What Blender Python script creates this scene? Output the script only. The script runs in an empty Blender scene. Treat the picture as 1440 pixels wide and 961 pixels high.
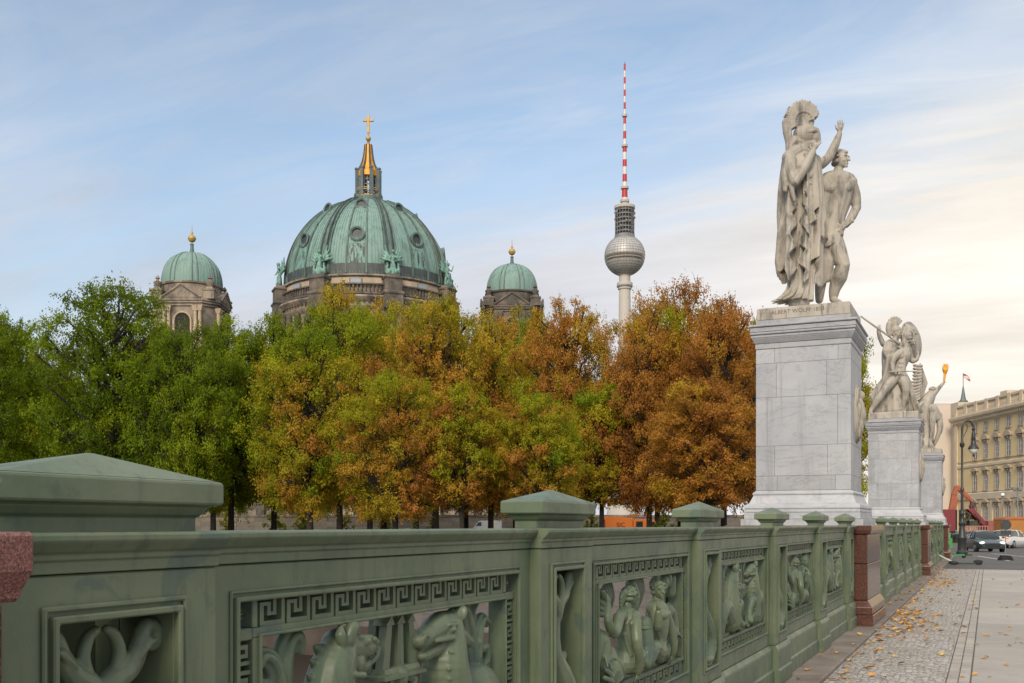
import bpy, bmesh, math, random
import numpy as np
from mathutils import Vector, Matrix
R_ = math.radians
PI = math.pi
SC = bpy.context.scene
COL = SC.collection
# ------------------------------------------------------------------ camera
F = 1450.0                                     # focal length in photo pixels
YAW = math.atan(670.0 / F)                     # camera looks this far left of the bridge axis
CA, SA = math.cos(YAW), math.sin(YAW)
HOR, EYE = 738.0, 1.2
cd = bpy.data.cameras.new('camera'); cam = bpy.data.objects.new('camera', cd); COL.objects.link(cam)
cam.location = (0, 0, EYE); cam.rotation_euler = (PI / 2, 0, YAW)
cd.sensor_width = 36; cd.lens = 36 * F / 1440; cd.shift_y = (HOR - 480.5) / 1440
cd.clip_start = .05; cd.clip_end = 6000
SC.camera = cam
# ------------------------------------------------------------------ sky, sun, exposure
SUN_EL, SUN_AZ = 32.0, 170.0                    # azimuth: degrees right of the bridge axis (+y towards +x)
w = bpy.data.worlds.new('World'); SC.world = w; w.use_nodes = True
nt = w.node_tree; N, L = nt.nodes, nt.links; N.clear()
out = N.new('ShaderNodeOutputWorld'); bg = N.new('ShaderNodeBackground'); L.new(bg.outputs[0], out.inputs[0])
sky = N.new('ShaderNodeTexSky'); sky.sky_type = 'NISHITA'; sky.sun_disc = False
sky.sun_elevation = R_(SUN_EL); sky.sun_rotation = R_(SUN_AZ); sky.air_density = 1.0; sky.dust_density = 1.6; sky.ozone_density = 1.0
bg.inputs[1].default_value = .15
def wn(t, **k):
    n = N.new('ShaderNode' + t)
    for a, v in k.items(): setattr(n, a, v)
    return n
def wmath(op, a, b=None, clamp=False):
    n = wn('Math', operation=op, use_clamp=clamp)
    for i, v in enumerate((a, b)):
        if v is None: continue
        if hasattr(v, 'is_output'): L.new(v, n.inputs[i])
        else: n.inputs[i].default_value = v
    return n.outputs[0]
tc = wn('TexCoord'); sep = wn('SeparateXYZ'); L.new(tc.outputs['Generated'], sep.inputs[0])
zz = wmath('MAXIMUM', sep.outputs[2], 0.0); zd = wmath('ADD', zz, .16)
cx = wmath('DIVIDE', sep.outputs[0], zd); cy = wmath('DIVIDE', sep.outputs[1], zd)
comb = wn('CombineXYZ'); L.new(cx, comb.inputs[0]); L.new(cy, comb.inputs[1])
mp = wn('Mapping'); mp.inputs['Rotation'].default_value = (0, 0, R_(-38)); mp.inputs['Scale'].default_value = (.42, 1.5, 1); L.new(comb.outputs[0], mp.inputs[0])
no = wn('TexNoise'); no.inputs['Scale'].default_value = .75; no.inputs['Detail'].default_value = 7; no.inputs['Roughness'].default_value = .52; no.inputs['Distortion'].default_value = .5
L.new(mp.outputs[0], no.inputs['Vector'])
rp = wn('ValToRGB'); rp.color_ramp.elements[0].position = .40; rp.color_ramp.elements[1].position = .68; L.new(no.outputs[0], rp.inputs[0])
mp2 = wn('Mapping'); mp2.inputs['Rotation'].default_value = (0, 0, R_(-30)); mp2.inputs['Scale'].default_value = (.9, 2.6, 1); L.new(comb.outputs[0], mp2.inputs[0])
no2 = wn('TexNoise'); no2.inputs['Scale'].default_value = .8; no2.inputs['Detail'].default_value = 8; no2.inputs['Roughness'].default_value = .6; L.new(mp2.outputs[0], no2.inputs['Vector'])
rp2 = wn('ValToRGB'); rp2.color_ramp.elements[0].position = .34; rp2.color_ramp.elements[1].position = .64; L.new(no2.outputs[0], rp2.inputs[0])
# the side of the sky with the low bright haze
GLOW_AZ = 27.0
sd = Vector((math.sin(R_(GLOW_AZ)) * math.cos(R_(4)), math.cos(R_(GLOW_AZ)) * math.cos(R_(4)), math.sin(R_(4))))
dot = wn('VectorMath', operation='DOT_PRODUCT'); L.new(tc.outputs['Generated'], dot.inputs[0]); dot.inputs[1].default_value = sd
glow = wmath('POWER', wmath('MAXIMUM', dot.outputs['Value'], 0.0), 4.0)
# thin veil thickens towards the horizon and towards the haze; a bright cloud deck is added overhead, out of view, to light the trees
veil = wmath('MAXIMUM', wmath('SUBTRACT', 1.06, wmath('MULTIPLY', zz, 1.85)), .20)
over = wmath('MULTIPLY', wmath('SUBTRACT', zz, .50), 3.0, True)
st = wmath('MULTIPLY', wmath('SUBTRACT', rp.outputs[0], .34), .75)
mp3 = wn('Mapping'); mp3.inputs['Rotation'].default_value = (0, 0, R_(-44)); mp3.inputs['Scale'].default_value = (.9, 2.9, 1); L.new(comb.outputs[0], mp3.inputs[0])
no3 = wn('TexNoise'); no3.inputs['Scale'].default_value = 1.5; no3.inputs['Detail'].default_value = 9; no3.inputs['Roughness'].default_value = .62; no3.inputs['Distortion'].default_value = 1.6; L.new(mp3.outputs[0], no3.inputs['Vector'])
rp3 = wn('ValToRGB'); rp3.color_ramp.elements[0].position = .42; rp3.color_ramp.elements[1].position = .70; L.new(no3.outputs[0], rp3.inputs[0])
st = wmath('ADD', st, wmath('MULTIPLY', rp3.outputs[0], .24))
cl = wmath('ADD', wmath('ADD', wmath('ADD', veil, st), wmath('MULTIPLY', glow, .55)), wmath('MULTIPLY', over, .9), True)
cr = wn('ValToRGB'); e = cr.color_ramp.elements
e[0].position = 0; e[0].color = (3.3, 3.45, 3.8, 1)
e[1].position = 1; e[1].color = (6.5, 5.9, 4.95, 1)
k = e.new(.22); k.color = (3.7, 3.75, 3.95, 1)
k = e.new(.50); k.color = (5.0, 4.72, 4.35, 1)
L.new(glow, cr.inputs[0])
sh = wn('Mix', data_type='RGBA', blend_type='MULTIPLY'); sh.inputs[0].default_value = .24
L.new(cr.outputs[0], sh.inputs[6]); L.new(rp2.outputs[0], sh.inputs[7])
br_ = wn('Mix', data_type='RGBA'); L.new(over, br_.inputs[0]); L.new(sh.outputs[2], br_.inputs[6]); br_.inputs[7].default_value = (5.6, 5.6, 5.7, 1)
tn = wn('Mix', data_type='RGBA', blend_type='MULTIPLY'); tn.inputs[0].default_value = 1; L.new(sky.outputs[0], tn.inputs[6]); tn.inputs[7].default_value = (.87, .90, .86, 1)
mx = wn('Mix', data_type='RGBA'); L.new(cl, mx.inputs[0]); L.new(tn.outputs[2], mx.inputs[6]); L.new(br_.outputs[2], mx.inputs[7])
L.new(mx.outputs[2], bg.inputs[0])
sl = bpy.data.lights.new('sun', 'SUN'); sl.energy = 1.9; sl.angle = R_(20); sl.color = (1, .86, .68)
so = bpy.data.objects.new('sun', sl); COL.objects.link(so)
so.rotation_euler = Vector((-math.sin(R_(SUN_AZ)) * math.cos(R_(SUN_EL)), -math.cos(R_(SUN_AZ)) * math.cos(R_(SUN_EL)), -math.sin(R_(SUN_EL)))).to_track_quat('-Z', 'Y').to_euler()
vs = SC.view_settings; vs.view_transform = 'Standard'; vs.look = 'None'; vs.exposure = 0.55; vs.gamma = 1; vs.use_curve_mapping = False
try:
    SC.cycles.max_bounces = 6; SC.cycles.transparent_max_bounces = 8; SC.cycles.use_denoising = True
except Exception: pass

# ------------------------------------------------------------------ mapping photo pixels to places
def P(X, Y, Z):
    """world point seen at photo pixel X, Y at depth Z along the camera axis"""
    xc = (X - 720) * Z / F
    return Vector((xc * CA - Z * SA, xc * SA + Z * CA, EYE + (HOR - Y) * Z / F))
def gz(D):
    return 0.0 if D < 30 else (-.014 * (D - 30) if D < 80 else -.7)
def ground_at(X, Z):
    p = P(X, HOR, Z); p.z = gz(p.y); return p
def mapper(pivot, zb):
    Zc = -pivot[0] * SA + pivot[1] * CA; ac = pivot[0] * CA + pivot[1] * SA
    def f(X, Y, b=0.0):
        Z = Zc + b
        return Vector(((X - 720) * Z / F - ac, b, EYE + (HOR - Y) * Z / F - zb))
    f.Zc = Zc; f.k = Zc / F
    return f
# ------------------------------------------------------------------ mesh helpers
class MB:
    def __init__(s): s.v = []; s.f = []
    def add(s, vs, fs):
        o = len(s.v); s.v += [tuple(p) for p in vs]; s.f += [tuple(i + o for i in q) for q in fs]; return s
    def box(s, x0, x1, y0, y1, z0, z1):
        x0, x1 = min(x0, x1), max(x0, x1); y0, y1 = min(y0, y1), max(y0, y1); z0, z1 = min(z0, z1), max(z0, z1)
        return s.add([(x0, y0, z0), (x1, y0, z0), (x1, y1, z0), (x0, y1, z0), (x0, y0, z1), (x1, y0, z1), (x1, y1, z1), (x0, y1, z1)],
                     [(0, 3, 2, 1), (4, 5, 6, 7), (0, 1, 5, 4), (1, 2, 6, 5), (2, 3, 7, 6), (3, 0, 4, 7)])
    def frus(s, c, h0, h1, z0, z1):
        """frustum with rectangular ends; h0/h1 half sizes"""
        a, b = c
        v = []
        for (hx, hy), z in ((h0, z0), (h1, z1)):
            v += [(a - hx, b - hy, z), (a + hx, b - hy, z), (a + hx, b + hy, z), (a - hx, b + hy, z)]
        return s.add(v, [(0, 3, 2, 1), (4, 5, 6, 7), (0, 1, 5, 4), (1, 2, 6, 5), (2, 3, 7, 6), (3, 0, 4, 7)])
    def stack(s, c, prof, asp=None):
        """square moulding: list of (half, z) from bottom to top, one closed body; asp adds to y half"""
        v = []; f = []
        for h, z in prof:
            hx, hy = (h, h) if asp is None else (h, h + asp)
            v += [(c[0] - hx, c[1] - hy, z), (c[0] + hx, c[1] - hy, z), (c[0] + hx, c[1] + hy, z), (c[0] - hx, c[1] + hy, z)]
        n = len(prof)
        for i in range(n - 1):
            for j in range(4):
                a = 4 * i + j; b = 4 * i + (j + 1) % 4; f.append((a, b, b + 4, a + 4))
        f.append((0, 3, 2, 1)); f.append(tuple(4 * (n - 1) + j for j in range(4)))
        return s.add(v, f)
    def prism(s, poly, lo, hi, axis='y'):
        n = len(poly)
        def m(p, t): return {'y': (p[0], t, p[1]), 'x': (t, p[0], p[1]), 'z': (p[0], p[1], t)}[axis]
        v = [m(p, lo) for p in poly] + [m(p, hi) for p in poly]
        f = [tuple(range(n)), tuple(reversed(range(n, 2 * n)))] + [(i, i + n, (i + 1) % n + n, (i + 1) % n) for i in range(n)]
        return s.add(v, f)
    def tube(s, pts, rad, n=8, cap=True):
        pts = [Vector(p) for p in pts]
        if not hasattr(rad, '__len__'): rad = [rad] * len(pts)
        v = []; f = []
        t0 = (pts[1] - pts[0]).normalized()
        up = Vector((0, 0, 1)) if abs(t0.z) < .9 else Vector((1, 0, 0))
        nrm = t0.cross(up).normalized()
        for i, p in enumerate(pts):
            t = (pts[min(i + 1, len(pts) - 1)] - pts[max(i - 1, 0)]).normalized()
            nrm = (nrm - t * nrm.dot(t))
            nrm = nrm.normalized() if nrm.length > 1e-6 else t.orthogonal().normalized()
            b = t.cross(nrm)
            for j in range(n):
                a = 2 * PI * j / n
                v.append(p + (nrm * math.cos(a) + b * math.sin(a)) * rad[i])
        for i in range(len(pts) - 1):
            for j in range(n):
                f.append((i * n + j, i * n + (j + 1) % n, (i + 1) * n + (j + 1) % n, (i + 1) * n + j))
        if cap:
            f.append(tuple(reversed(range(n)))); f.append(tuple(range((len(pts) - 1) * n, len(pts) * n)))
        return s.add(v, f)
    def limb(s, p0, p1, r0, r1, n=10):
        p0, p1 = Vector(p0), Vector(p1); d = p1 - p0
        if d.length < 1e-6: return s.ell(p0, (r0, r0, r0))
        t = d.normalized(); pts = []; rr = []
        for a in (-85, -55, -25): pts.append(p0 + t * r0 * math.sin(R_(a))); rr.append(r0 * math.cos(R_(a)))
        pts.append(p0); rr.append(r0); pts.append(p1); rr.append(r1)
        for a in (25, 55, 85): pts.append(p1 + t * r1 * math.sin(R_(a))); rr.append(r1 * math.cos(R_(a)))
        return s.tube(pts, rr, n)
    def chain(s, pts, rad, sub=3, n=10):
        pts = [Vector(p) for p in pts]; q = []; r = []
        m = len(pts)
        for i in range(m - 1):
            p0, p1, p2, p3 = pts[max(i - 1, 0)], pts[i], pts[i + 1], pts[min(i + 2, m - 1)]
            for k in range(sub):
                t = k / sub
                q.append(.5 * ((2 * p1) + (p2 - p0) * t + (2 * p0 - 5 * p1 + 4 * p2 - p3) * t * t + (3 * p1 - p0 - 3 * p2 + p3) * t ** 3))
                r.append(rad[i] * (1 - t) + rad[i + 1] * t)
        q.append(pts[-1]); r.append(rad[-1])
        for i in range(len(q) - 1): s.limb(q[i], q[i + 1], r[i], r[i + 1], n)
        return s
    def ell(s, c, r, rot=None, nu=12, nv=8):
        v = []; f = []
        for i in range(nv + 1):
            a = PI * i / nv - PI / 2
            for j in range(nu):
                b = 2 * PI * j / nu
                p = Vector((r[0] * math.cos(a) * math.cos(b), r[1] * math.cos(a) * math.sin(b), r[2] * math.sin(a)))
                if i in (0, nv): p.x *= 0; p.y *= 0; p = p + Vector((1e-4 * math.cos(b), 1e-4 * math.sin(b), 0))
                if rot is not None: p = rot @ p
                v.append(p + Vector(c))
        for i in range(nv):
            for j in range(nu):
                f.append((i * nu + j, i * nu + (j + 1) % nu, (i + 1) * nu + (j + 1) % nu, (i + 1) * nu + j))
        f.append(tuple(reversed(range(nu)))); f.append(tuple(range(nv * nu, (nv + 1) * nu)))
        return s.add(v, f)
    def lathe(s, prof, n=32, c=(0, 0), a0=0.0, close=True):
        v = []; f = []
        for r, z in prof:
            for j in range(n):
                a = a0 + 2 * PI * j / n
                v.append((c[0] + r * math.cos(a), c[1] + r * math.sin(a), z))
        for i in range(len(prof) - 1):
            for j in range(n):
                f.append((i * n + j, i * n + (j + 1) % n, (i + 1) * n + (j + 1) % n, (i + 1) * n + j))
        if close:
            f.append(tuple(reversed(range(n)))); f.append(tuple(range((len(prof) - 1) * n, len(prof) * n)))
        return s.add(v, f)
    def xform(s, m, start=0):
        for i in range(start, len(s.v)): s.v[i] = tuple(m @ Vector(s.v[i]))
        return s
    def mesh(s, name, smooth=None, bevel=0.0, seg=1):
        me = bpy.data.meshes.new(name); me.from_pydata(s.v, [], s.f)
        bm = bmesh.new(); bm.from_mesh(me)
        bmesh.ops.recalc_face_normals(bm, faces=bm.faces)
        if bevel > 0:
            ed = [e for e in bm.edges if len(e.link_faces) == 2 and e.calc_face_angle(0) > R_(25)]
            bmesh.ops.bevel(bm, geom=ed, offset=bevel, offset_type='OFFSET', segments=seg, profile=.5, affect='EDGES', clamp_overlap=True)
        bm.to_mesh(me); bm.free()
        if smooth:
            me.shade_smooth(); me.set_sharp_from_angle(angle=R_(smooth))
        return me
    def build(s, name, mat, parent=None, smooth=None, bevel=0.0, seg=1):
        return obj(name, s.mesh(name, smooth, bevel, seg), mat, parent)
def obj(name, me, mat, parent=None):
    o = bpy.data.objects.new(name, me); COL.objects.link(o)
    if mat is not None and not me.materials: me.materials.append(mat)
    if parent is not None: o.parent = parent
    return o
def tag(o, label=None, cat=None, group=None, kind=None):
    if label: o['label'] = label
    if cat: o['category'] = cat
    if group: o['group'] = group
    if kind: o['kind'] = kind
    return o
def thing(name, label, cat, loc=(0, 0, 0), rz=0.0, group=None):
    o = bpy.data.objects.new(name, None); COL.objects.link(o); o.empty_display_size = .3
    o.location = loc; o.rotation_euler = (0, 0, rz); return tag(o, label, cat, group)
def sub(name, parent, loc=(0, 0, 0), rz=0.0):
    o = bpy.data.objects.new(name, None); COL.objects.link(o); o.parent = parent; o.location = loc; o.rotation_euler = (0, 0, rz); o.empty_display_size = .2; return o
def struct(name, mb, mat, **k):
    return tag(mb.build(name, mat, **k), kind='structure')
def copy_tree(o, parent=None):
    c = o.copy(); COL.objects.link(c)
    if parent is not None: c.parent = parent
    for ch in list(o.children): copy_tree(ch, c)
    return c
def remesh(mb, name, vox, it=3, fac=.5, smooth=True):
    me = mb.mesh('tmp'); o = bpy.data.objects.new('tmp', me); COL.objects.link(o)
    m = o.modifiers.new('r', 'REMESH'); m.mode = 'VOXEL'; m.voxel_size = vox
    if it:
        m2 = o.modifiers.new('s', 'SMOOTH'); m2.factor = fac; m2.iterations = it
    dg = bpy.context.evaluated_depsgraph_get(); dg.update()
    r = bpy.data.meshes.new_from_object(o.evaluated_get(dg)); r.name = name
    bpy.data.objects.remove(o); bpy.data.meshes.remove(me)
    if smooth: r.shade_smooth()
    return r
def text_mesh(txt, size, depth=.004):
    cu = bpy.data.curves.new('t', 'FONT'); cu.body = txt; cu.size = size; cu.extrude = depth; cu.align_x = 'CENTER'; cu.align_y = 'CENTER'
    o = bpy.data.objects.new('t', cu); COL.objects.link(o)
    dg = bpy.context.evaluated_depsgraph_get(); dg.update()
    me = bpy.data.meshes.new_from_object(o.evaluated_get(dg)); bpy.data.objects.remove(o); return me
def hand(m, w, d, up, size, curl=.3, spread=.35, thumb=1):
    """five-fingered hand from wrist w along d; up = palm normal"""
    w = Vector(w); d = Vector(d).normalized(); n = Vector(up).normalized(); s = d.cross(n).normalized()
    pc = w + d * size * .28
    m.limb(w, w + d * size * .45, size * .15, size * .19, 8); m.ell(pc + d * size * .12, (size * .2, size * .2, size * .2))
    for i, (o, l) in enumerate(((-.30, .42), (-.10, .52), (.10, .50), (.28, .40))):
        b = w + d * size * .48 + s * size * o * .62
        dd = (d + s * o * spread * 1.6).normalized(); e1 = b + dd * size * l * .5 - n * size * curl * .12; e2 = e1 + (dd - n * curl).normalized() * size * l * .5
        m.limb(b - dd * size * .1, e1, size * .075, size * .062, 7); m.limb(e1, e2, size * .062, size * .045, 7)
    tb = w + d * size * .18 + s * size * .15 * thumb; t1 = tb + (d * .5 + s * thumb * .8).normalized() * size * .28; t2 = t1 + (d * .85 + s * thumb * .35).normalized() * size * .22
    m.limb(tb, t1, size * .08, size * .065, 7); m.limb(t1, t2, size * .062, size * .045, 7)
def face_head(m, c, r, fwd, up=Vector((0, 0, 1)), curls=True, seed=1, hat=False):
    c = Vector(c); f = Vector(fwd).normalized(); u = Vector(up); s = f.cross(u).normalized(); u = s.cross(f).normalized()
    Rm = Matrix((s, f, u)).transposed()
    m.ell(c, (r * .80, r * .96, r * 1.06), Rm, 16, 12)
    m.ell(c + f * r * .22 - u * r * .42, (r * .62, r * .62, r * .62), Rm, 14, 10)          # jaw
    m.ell(c + f * r * .72 - u * r * .92, (r * .22, r * .20, r * .18), Rm)                  # chin
    m.limb(c + f * r * .86 + u * r * .16, c + f * r * 1.12 - u * r * .30, r * .09, r * .15, 8)   # nose
    m.limb(c + f * r * .84 - u * r * .58 - s * r * .18, c + f * r * .84 - u * r * .58 + s * r * .18, r * .09, r * .09, 8)
    m.limb(c + f * r * .80 - u * r * .72 - s * r * .14, c + f * r * .80 - u * r * .72 + s * r * .14, r * .09, r * .09, 8)
    m.limb(c + f * r * .86 + u * r * .25 - s * r * .5, c + f * r * .86 + u * r * .25 + s * r * .5, r * .12, r * .12, 8)  # brow
    for sg in (-1, 1):
        m.ell(c + f * r * .74 + u * r * .02 + s * sg * r * .34, (r * .13, r * .10, r * .09), Rm); m.ell(c + s * sg * r * .80 - u * r * .05, (r * .1, r * .2, r * .28), Rm)
        m.ell(c + f * r * .6 - u * r * .3 + s * sg * r * .38, (r * .24, r * .2, r * .24), Rm)
    if curls:
        rn = random.Random(seed)
        for k in range(70):
            a = rn.uniform(0, 2 * PI); b = rn.uniform(.05, 1.45)
            p = s * math.cos(a) * math.cos(b) + f * math.sin(a) * math.cos(b) + u * math.sin(b)
            if p.dot(f) > .62 and p.dot(u) < .55: continue
            m.ell(c + Vector(p) * r * 1.02 + u * r * .06, (r * .22, r * .22, r * .17), None, 7, 5)
        for k in range(14):
            a = PI + (k / 13) * PI; p = s * math.cos(a) + f * math.sin(a) * 1.0
            m.ell(c + p * r * .86 - u * r * .35, (r * .2, r * .2, r * .24), None, 7, 5)
# ------------------------------------------------------------------ materials
class NT:
    def __init__(s, name):
        s.m = bpy.data.materials.new(name); s.m.use_nodes = True; s.t = s.m.node_tree
        s.b = s.t.nodes['Principled BSDF']; s.o = s.t.nodes['Material Output']
    def n(s, t, **k):
        q = s.t.nodes.new('ShaderNode' + t)
        for a, v in k.items(): setattr(q, a, v)
        return q
    def l(s, a, b): s.t.links.new(a, b)
    def coord(s, kind='Object', scale=(1, 1, 1), rot=(0, 0, 0)):
        tc = s.n('TexCoord'); mp = s.n('Mapping'); mp.inputs['Scale'].default_value = scale; mp.inputs['Rotation'].default_value = rot
        if kind == 'World':
            g = s.n('NewGeometry'); s.l(g.outputs['Position'], mp.inputs[0])
        else: s.l(tc.outputs[kind], mp.inputs[0])
        return mp.outputs[0]
    def noise(s, vec, scale, detail=6, rough=.6, dist=0):
        q = s.n('TexNoise'); q.inputs['Scale'].default_value = scale; q.inputs['Detail'].default_value = detail
        q.inputs['Roughness'].default_value = rough; q.inputs['Distortion'].default_value = dist
        s.l(vec, q.inputs['Vector']); return q.outputs[0]
    def ramp(s, fac, stops):
        q = s.n('ValToRGB'); e = q.color_ramp.elements
        while len(e) < len(stops): e.new(.5)
        for i, (p, c) in enumerate(stops):
            e[i].position = p; e[i].color = (c, c, c, 1) if not hasattr(c, '__len__') else (*c[:3], 1)
        s.l(fac, q.inputs[0]); return q.outputs[0]
    def mix(s, fac, a, b, mode='MIX'):
        q = s.n('Mix', data_type='RGBA', blend_type=mode)
        for i, v in ((0, fac), (6, a), (7, b)):
            if hasattr(v, 'is_output'): s.l(v, q.inputs[i])
            elif i == 0: q.inputs[0].default_value = v
            else: q.inputs[i].default_value = (*v[:3], 1)
        return q.outputs[2]
    def math(s, op, a, b=None, clamp=False):
        q = s.n('Math', operation=op, use_clamp=clamp)
        for i, v in enumerate((a, b)):
            if v is None: continue
            if hasattr(v, 'is_output'): s.l(v, q.inputs[i])
            else: q.inputs[i].default_value = v
        return q.outputs[0]
    def bump(s, h, strength=.3, dist=.01, prev=None):
        q = s.n('Bump'); q.inputs['Strength'].default_value = strength; q.inputs['Distance'].default_value = dist
        s.l(h, q.inputs['Height'])
        if prev is not None: s.l(prev, q.inputs['Normal'])
        s.l(q.outputs[0], s.b.inputs['Normal']); return q.outputs[0]
    def base(s, c):
        if hasattr(c, 'is_output'): s.l(c, s.b.inputs['Base Color'])
        else: s.b.inputs['Base Color'].default_value = (*c[:3], 1)
    def rough(s, r):
        if hasattr(r, 'is_output'): s.l(r, s.b.inputs['Roughness'])
        else: s.b.inputs['Roughness'].default_value = r
def M(name, col, col2=None, scale=4, rough=.6, metal=0, bump=0, bscale=60, bdist=.01, lo=.35, hi=.65, kind='Object', stretch=(1, 1, 1), dist=0, col3=None, s3=20, amt3=.4):
    t = NT(name); v = t.coord(kind, stretch)
    c = col
    if col2 is not None:
        f = t.ramp(t.noise(v, scale, 7, .62, dist), [(lo, 0.0), (hi, 1.0)])
        c = t.mix(f, col, col2)
    if col3 is not None:
        f3 = t.ramp(t.noise(v, s3, 5, .6), [(.5, 0.0), (.72, amt3)])
        c = t.mix(f3, c, col3)
    t.base(c); t.rough(rough); t.b.inputs['Metallic'].default_value = metal
    if bump: t.bump(t.noise(v, bscale, 6, .6), bump, bdist)
    return t.m
def emit(name, col, strength):
    t = NT(name); t.base((.02, .02, .02)); t.b.inputs['Emission Color'].default_value = (*col, 1); t.b.inputs['Emission Strength'].default_value = strength; return t.m
# painted cast iron
t = NT('green_paint'); v = t.coord('World')
n1 = t.noise(v, 2.3, 6, .6, .4); n2 = t.noise(v, 11, 6, .65); n3 = t.noise(t.coord('World', (14, 14, 1.6)), 1.6, 5, .6)
c = t.mix(t.ramp(n1, [(.38, 0.0), (.62, 1.0)]), (.078, .112, .066), (.122, .150, .090))
c = t.mix(t.ramp(n2, [(.60, 0.0), (.70, .5)]), c, (.052, .078, .058))
c = t.mix(t.ramp(n3, [(.54, 0.0), (.74, .65)]), c, (.046, .056, .040))
n6 = t.noise(t.coord('World', (1, 1, 1), (.4, .2, 0)), 5.2, 3, .5, .8); c = t.mix(t.ramp(n6, [(.60, 0.0), (.63, .6)]), c, (.060, .095, .080))
n4 = t.noise(v, 55, 4, .6); c = t.mix(t.ramp(n4, [(.69, 0.0), (.75, .7)]), c, (.20, .19, .15))
n5 = t.noise(v, 23, 7, .7); c = t.mix(t.ramp(n5, [(.70, 0.0), (.74, .75)]), c, (.10, .045, .02))
t.base(c); t.rough(t.ramp(n2, [(.3, .34), (.7, .58)])); t.b.inputs['Specular IOR Level'].default_value = .45
t.bump(t.noise(v, 70, 5, .6), .16, .004, t.bump(t.noise(v, 9, 4, .5), .10, .02)); GREEN = t.m
# old cast relief: same paint, more dirt
t = NT('statue_marble'); v = t.coord('Object')
c = t.mix(t.ramp(t.noise(t.coord('Object', (1, 1, .45)), 3.2, 7, .62), [(.36, 0.0), (.64, 1.0)]), (.40, .362, .305), (.285, .255, .212))
c = t.mix(t.ramp(t.noise(t.coord('Object', (1, 1, .35), (.1, .2, 0)), 5.5, 6, .62), [(.53, 0.0), (.66, .62)]), c, (.085, .078, .07))
c = t.mix(t.ramp(t.noise(t.coord('Object', (7, 7, .8)), 1.6, 6, .65), [(.55, 0.0), (.66, .70)]), c, (.075, .068, .06))
c = t.mix(t.ramp(t.noise(v, 26, 5, .65), [(.60, 0.0), (.72, .4)]), c, (.14, .125, .105))
t.base(c); t.rough(.62); t.bump(t.noise(v, 45, 6, .6), .3, .006); MARBLE_W = t.m
def stone_blocks(name, ca_, cb, vein):
    t = NT(name); v = t.coord('World')
    at = t.n('Attribute', attribute_name='tint')
    n1 = t.noise(v, 1.6, 8, .62, 1.4); n2 = t.noise(t.coord('World', (1, 1, 2.4), (0, .5, .3)), 1.1, 9, .66, 2.2)
    c = t.mix(t.ramp(n1, [(.36, 0.0), (.66, 1.0)]), ca_, cb)
    c = t.mix(t.ramp(n2, [(.478, 0.0), (.5, .55), (.522, 0.0)]), c, vein)
    c = t.mix(t.ramp(t.noise(t.coord('World', (9, 9, .55)), 1.3, 6, .6), [(.54, 0.0), (.78, .42)]), c, (.13, .12, .11))
    c = t.mix(t.ramp(t.noise(v, 5.5, 6, .6), [(.62, 0.0), (.75, .3)]), c, (.17, .155, .14))
    c = t.mix(1.0, c, at.outputs['Color'], 'MULTIPLY')
    t.base(c); t.rough(.55); t.bump(t.noise(v, 70, 5, .6), .15, .004); return t.m
MARBLE_G = stone_blocks('grey_marble', (.29, .30, .32), (.37, .37, .385), (.19, .195, .21))
JOINT = M('joint_mortar', (.16, .14, .125), rough=.9)
t = NT('red_granite'); v = t.coord('World')
vo = t.n('TexVoronoi'); vo.inputs['Scale'].default_value = 210; t.l(v, vo.inputs['Vector'])
sp = t.n('SeparateColor'); t.l(vo.outputs['Color'], sp.inputs[0])
c = t.ramp(sp.outputs[0], [(0, (.022, .013, .011)), (.3, (.060, .023, .016)), (.62, (.098, .037, .026)), (.9, (.15, .072, .053))])
c = t.mix(t.ramp(t.noise(v, 3, 5), [(.4, 0.0), (.7, .35)]), c, (.06, .035, .03))
t.base(c); t.rough(.22); GRANITE = t.m
# weathered (unpolished) granite cap near the lens
t = NT('pink_granite'); v = t.coord('World')
vo = t.n('TexVoronoi'); vo.inputs['Scale'].default_value = 420; t.l(v, vo.inputs['Vector'])
sp = t.n('SeparateColor'); t.l(vo.outputs['Color'], sp.inputs[0])
t.base(t.ramp(sp.outputs[0], [(0, (.035, .016, .014)), (.3, (.11, .032, .025)), (.65, (.17, .056, .042)), (.95, (.22, .11, .09))])); t.rough(.5); PINK = t.m
COPPER = M('copper_patina', (.135, .235, .205), (.20, .31, .275), 1.0, .62, kind='Object', stretch=(1.4, 1.4, .12), lo=.3, hi=.7, bump=.1, bscale=3, col3=(.07, .10, .088), s3=.9, amt3=.6)
COPPER_DK = M('dark_copper', (.030, .034, .034), (.055, .07, .066), .8, .6, stretch=(1.5, 1.5, .3))
COPPER_STREAK = M('streaked_copper', (.16, .30, .25), (.045, .05, .048), 1.1, .6, stretch=(1.6, 1.6, .35), lo=.47, hi=.55)
COPPER_RIB = M('rib_copper', (.115, .19, .165), (.05, .075, .068), 1.2, .6, stretch=(1, 1, .2))
VERDI = M('verdigris_bronze', (.20, .38, .31), (.09, .16, .13), 1.4, .6)
SAND = M('sooty_sandstone', (.37, .30, .225), (.13, .11, .092), .22, .85, lo=.40, hi=.60, stretch=(1, 1, .6), col3=(.05, .046, .043), s3=.7, amt3=.8, bump=.25, bscale=2.5, bdist=.06)
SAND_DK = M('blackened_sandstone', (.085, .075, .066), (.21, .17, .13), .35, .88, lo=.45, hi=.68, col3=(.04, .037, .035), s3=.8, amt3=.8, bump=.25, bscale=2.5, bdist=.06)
SAND_LT = M('pale_sandstone', (.47, .36, .25), (.33, .265, .19), .4, .85)
GOLD = M('gilding', (.70, .34, .035), (.55, .23, .025), 1.5, .55, metal=.3)
GOLD_DULL = M('dull_gilding', (.50, .34, .10), (.36, .23, .065), 2, .6, metal=.3)
SLATE = M('slate_metal', (.075, .105, .11), (.12, .15, .15), 1, .5)
DARK = M('dark_opening', (.012, .011, .010), rough=.8)
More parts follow.
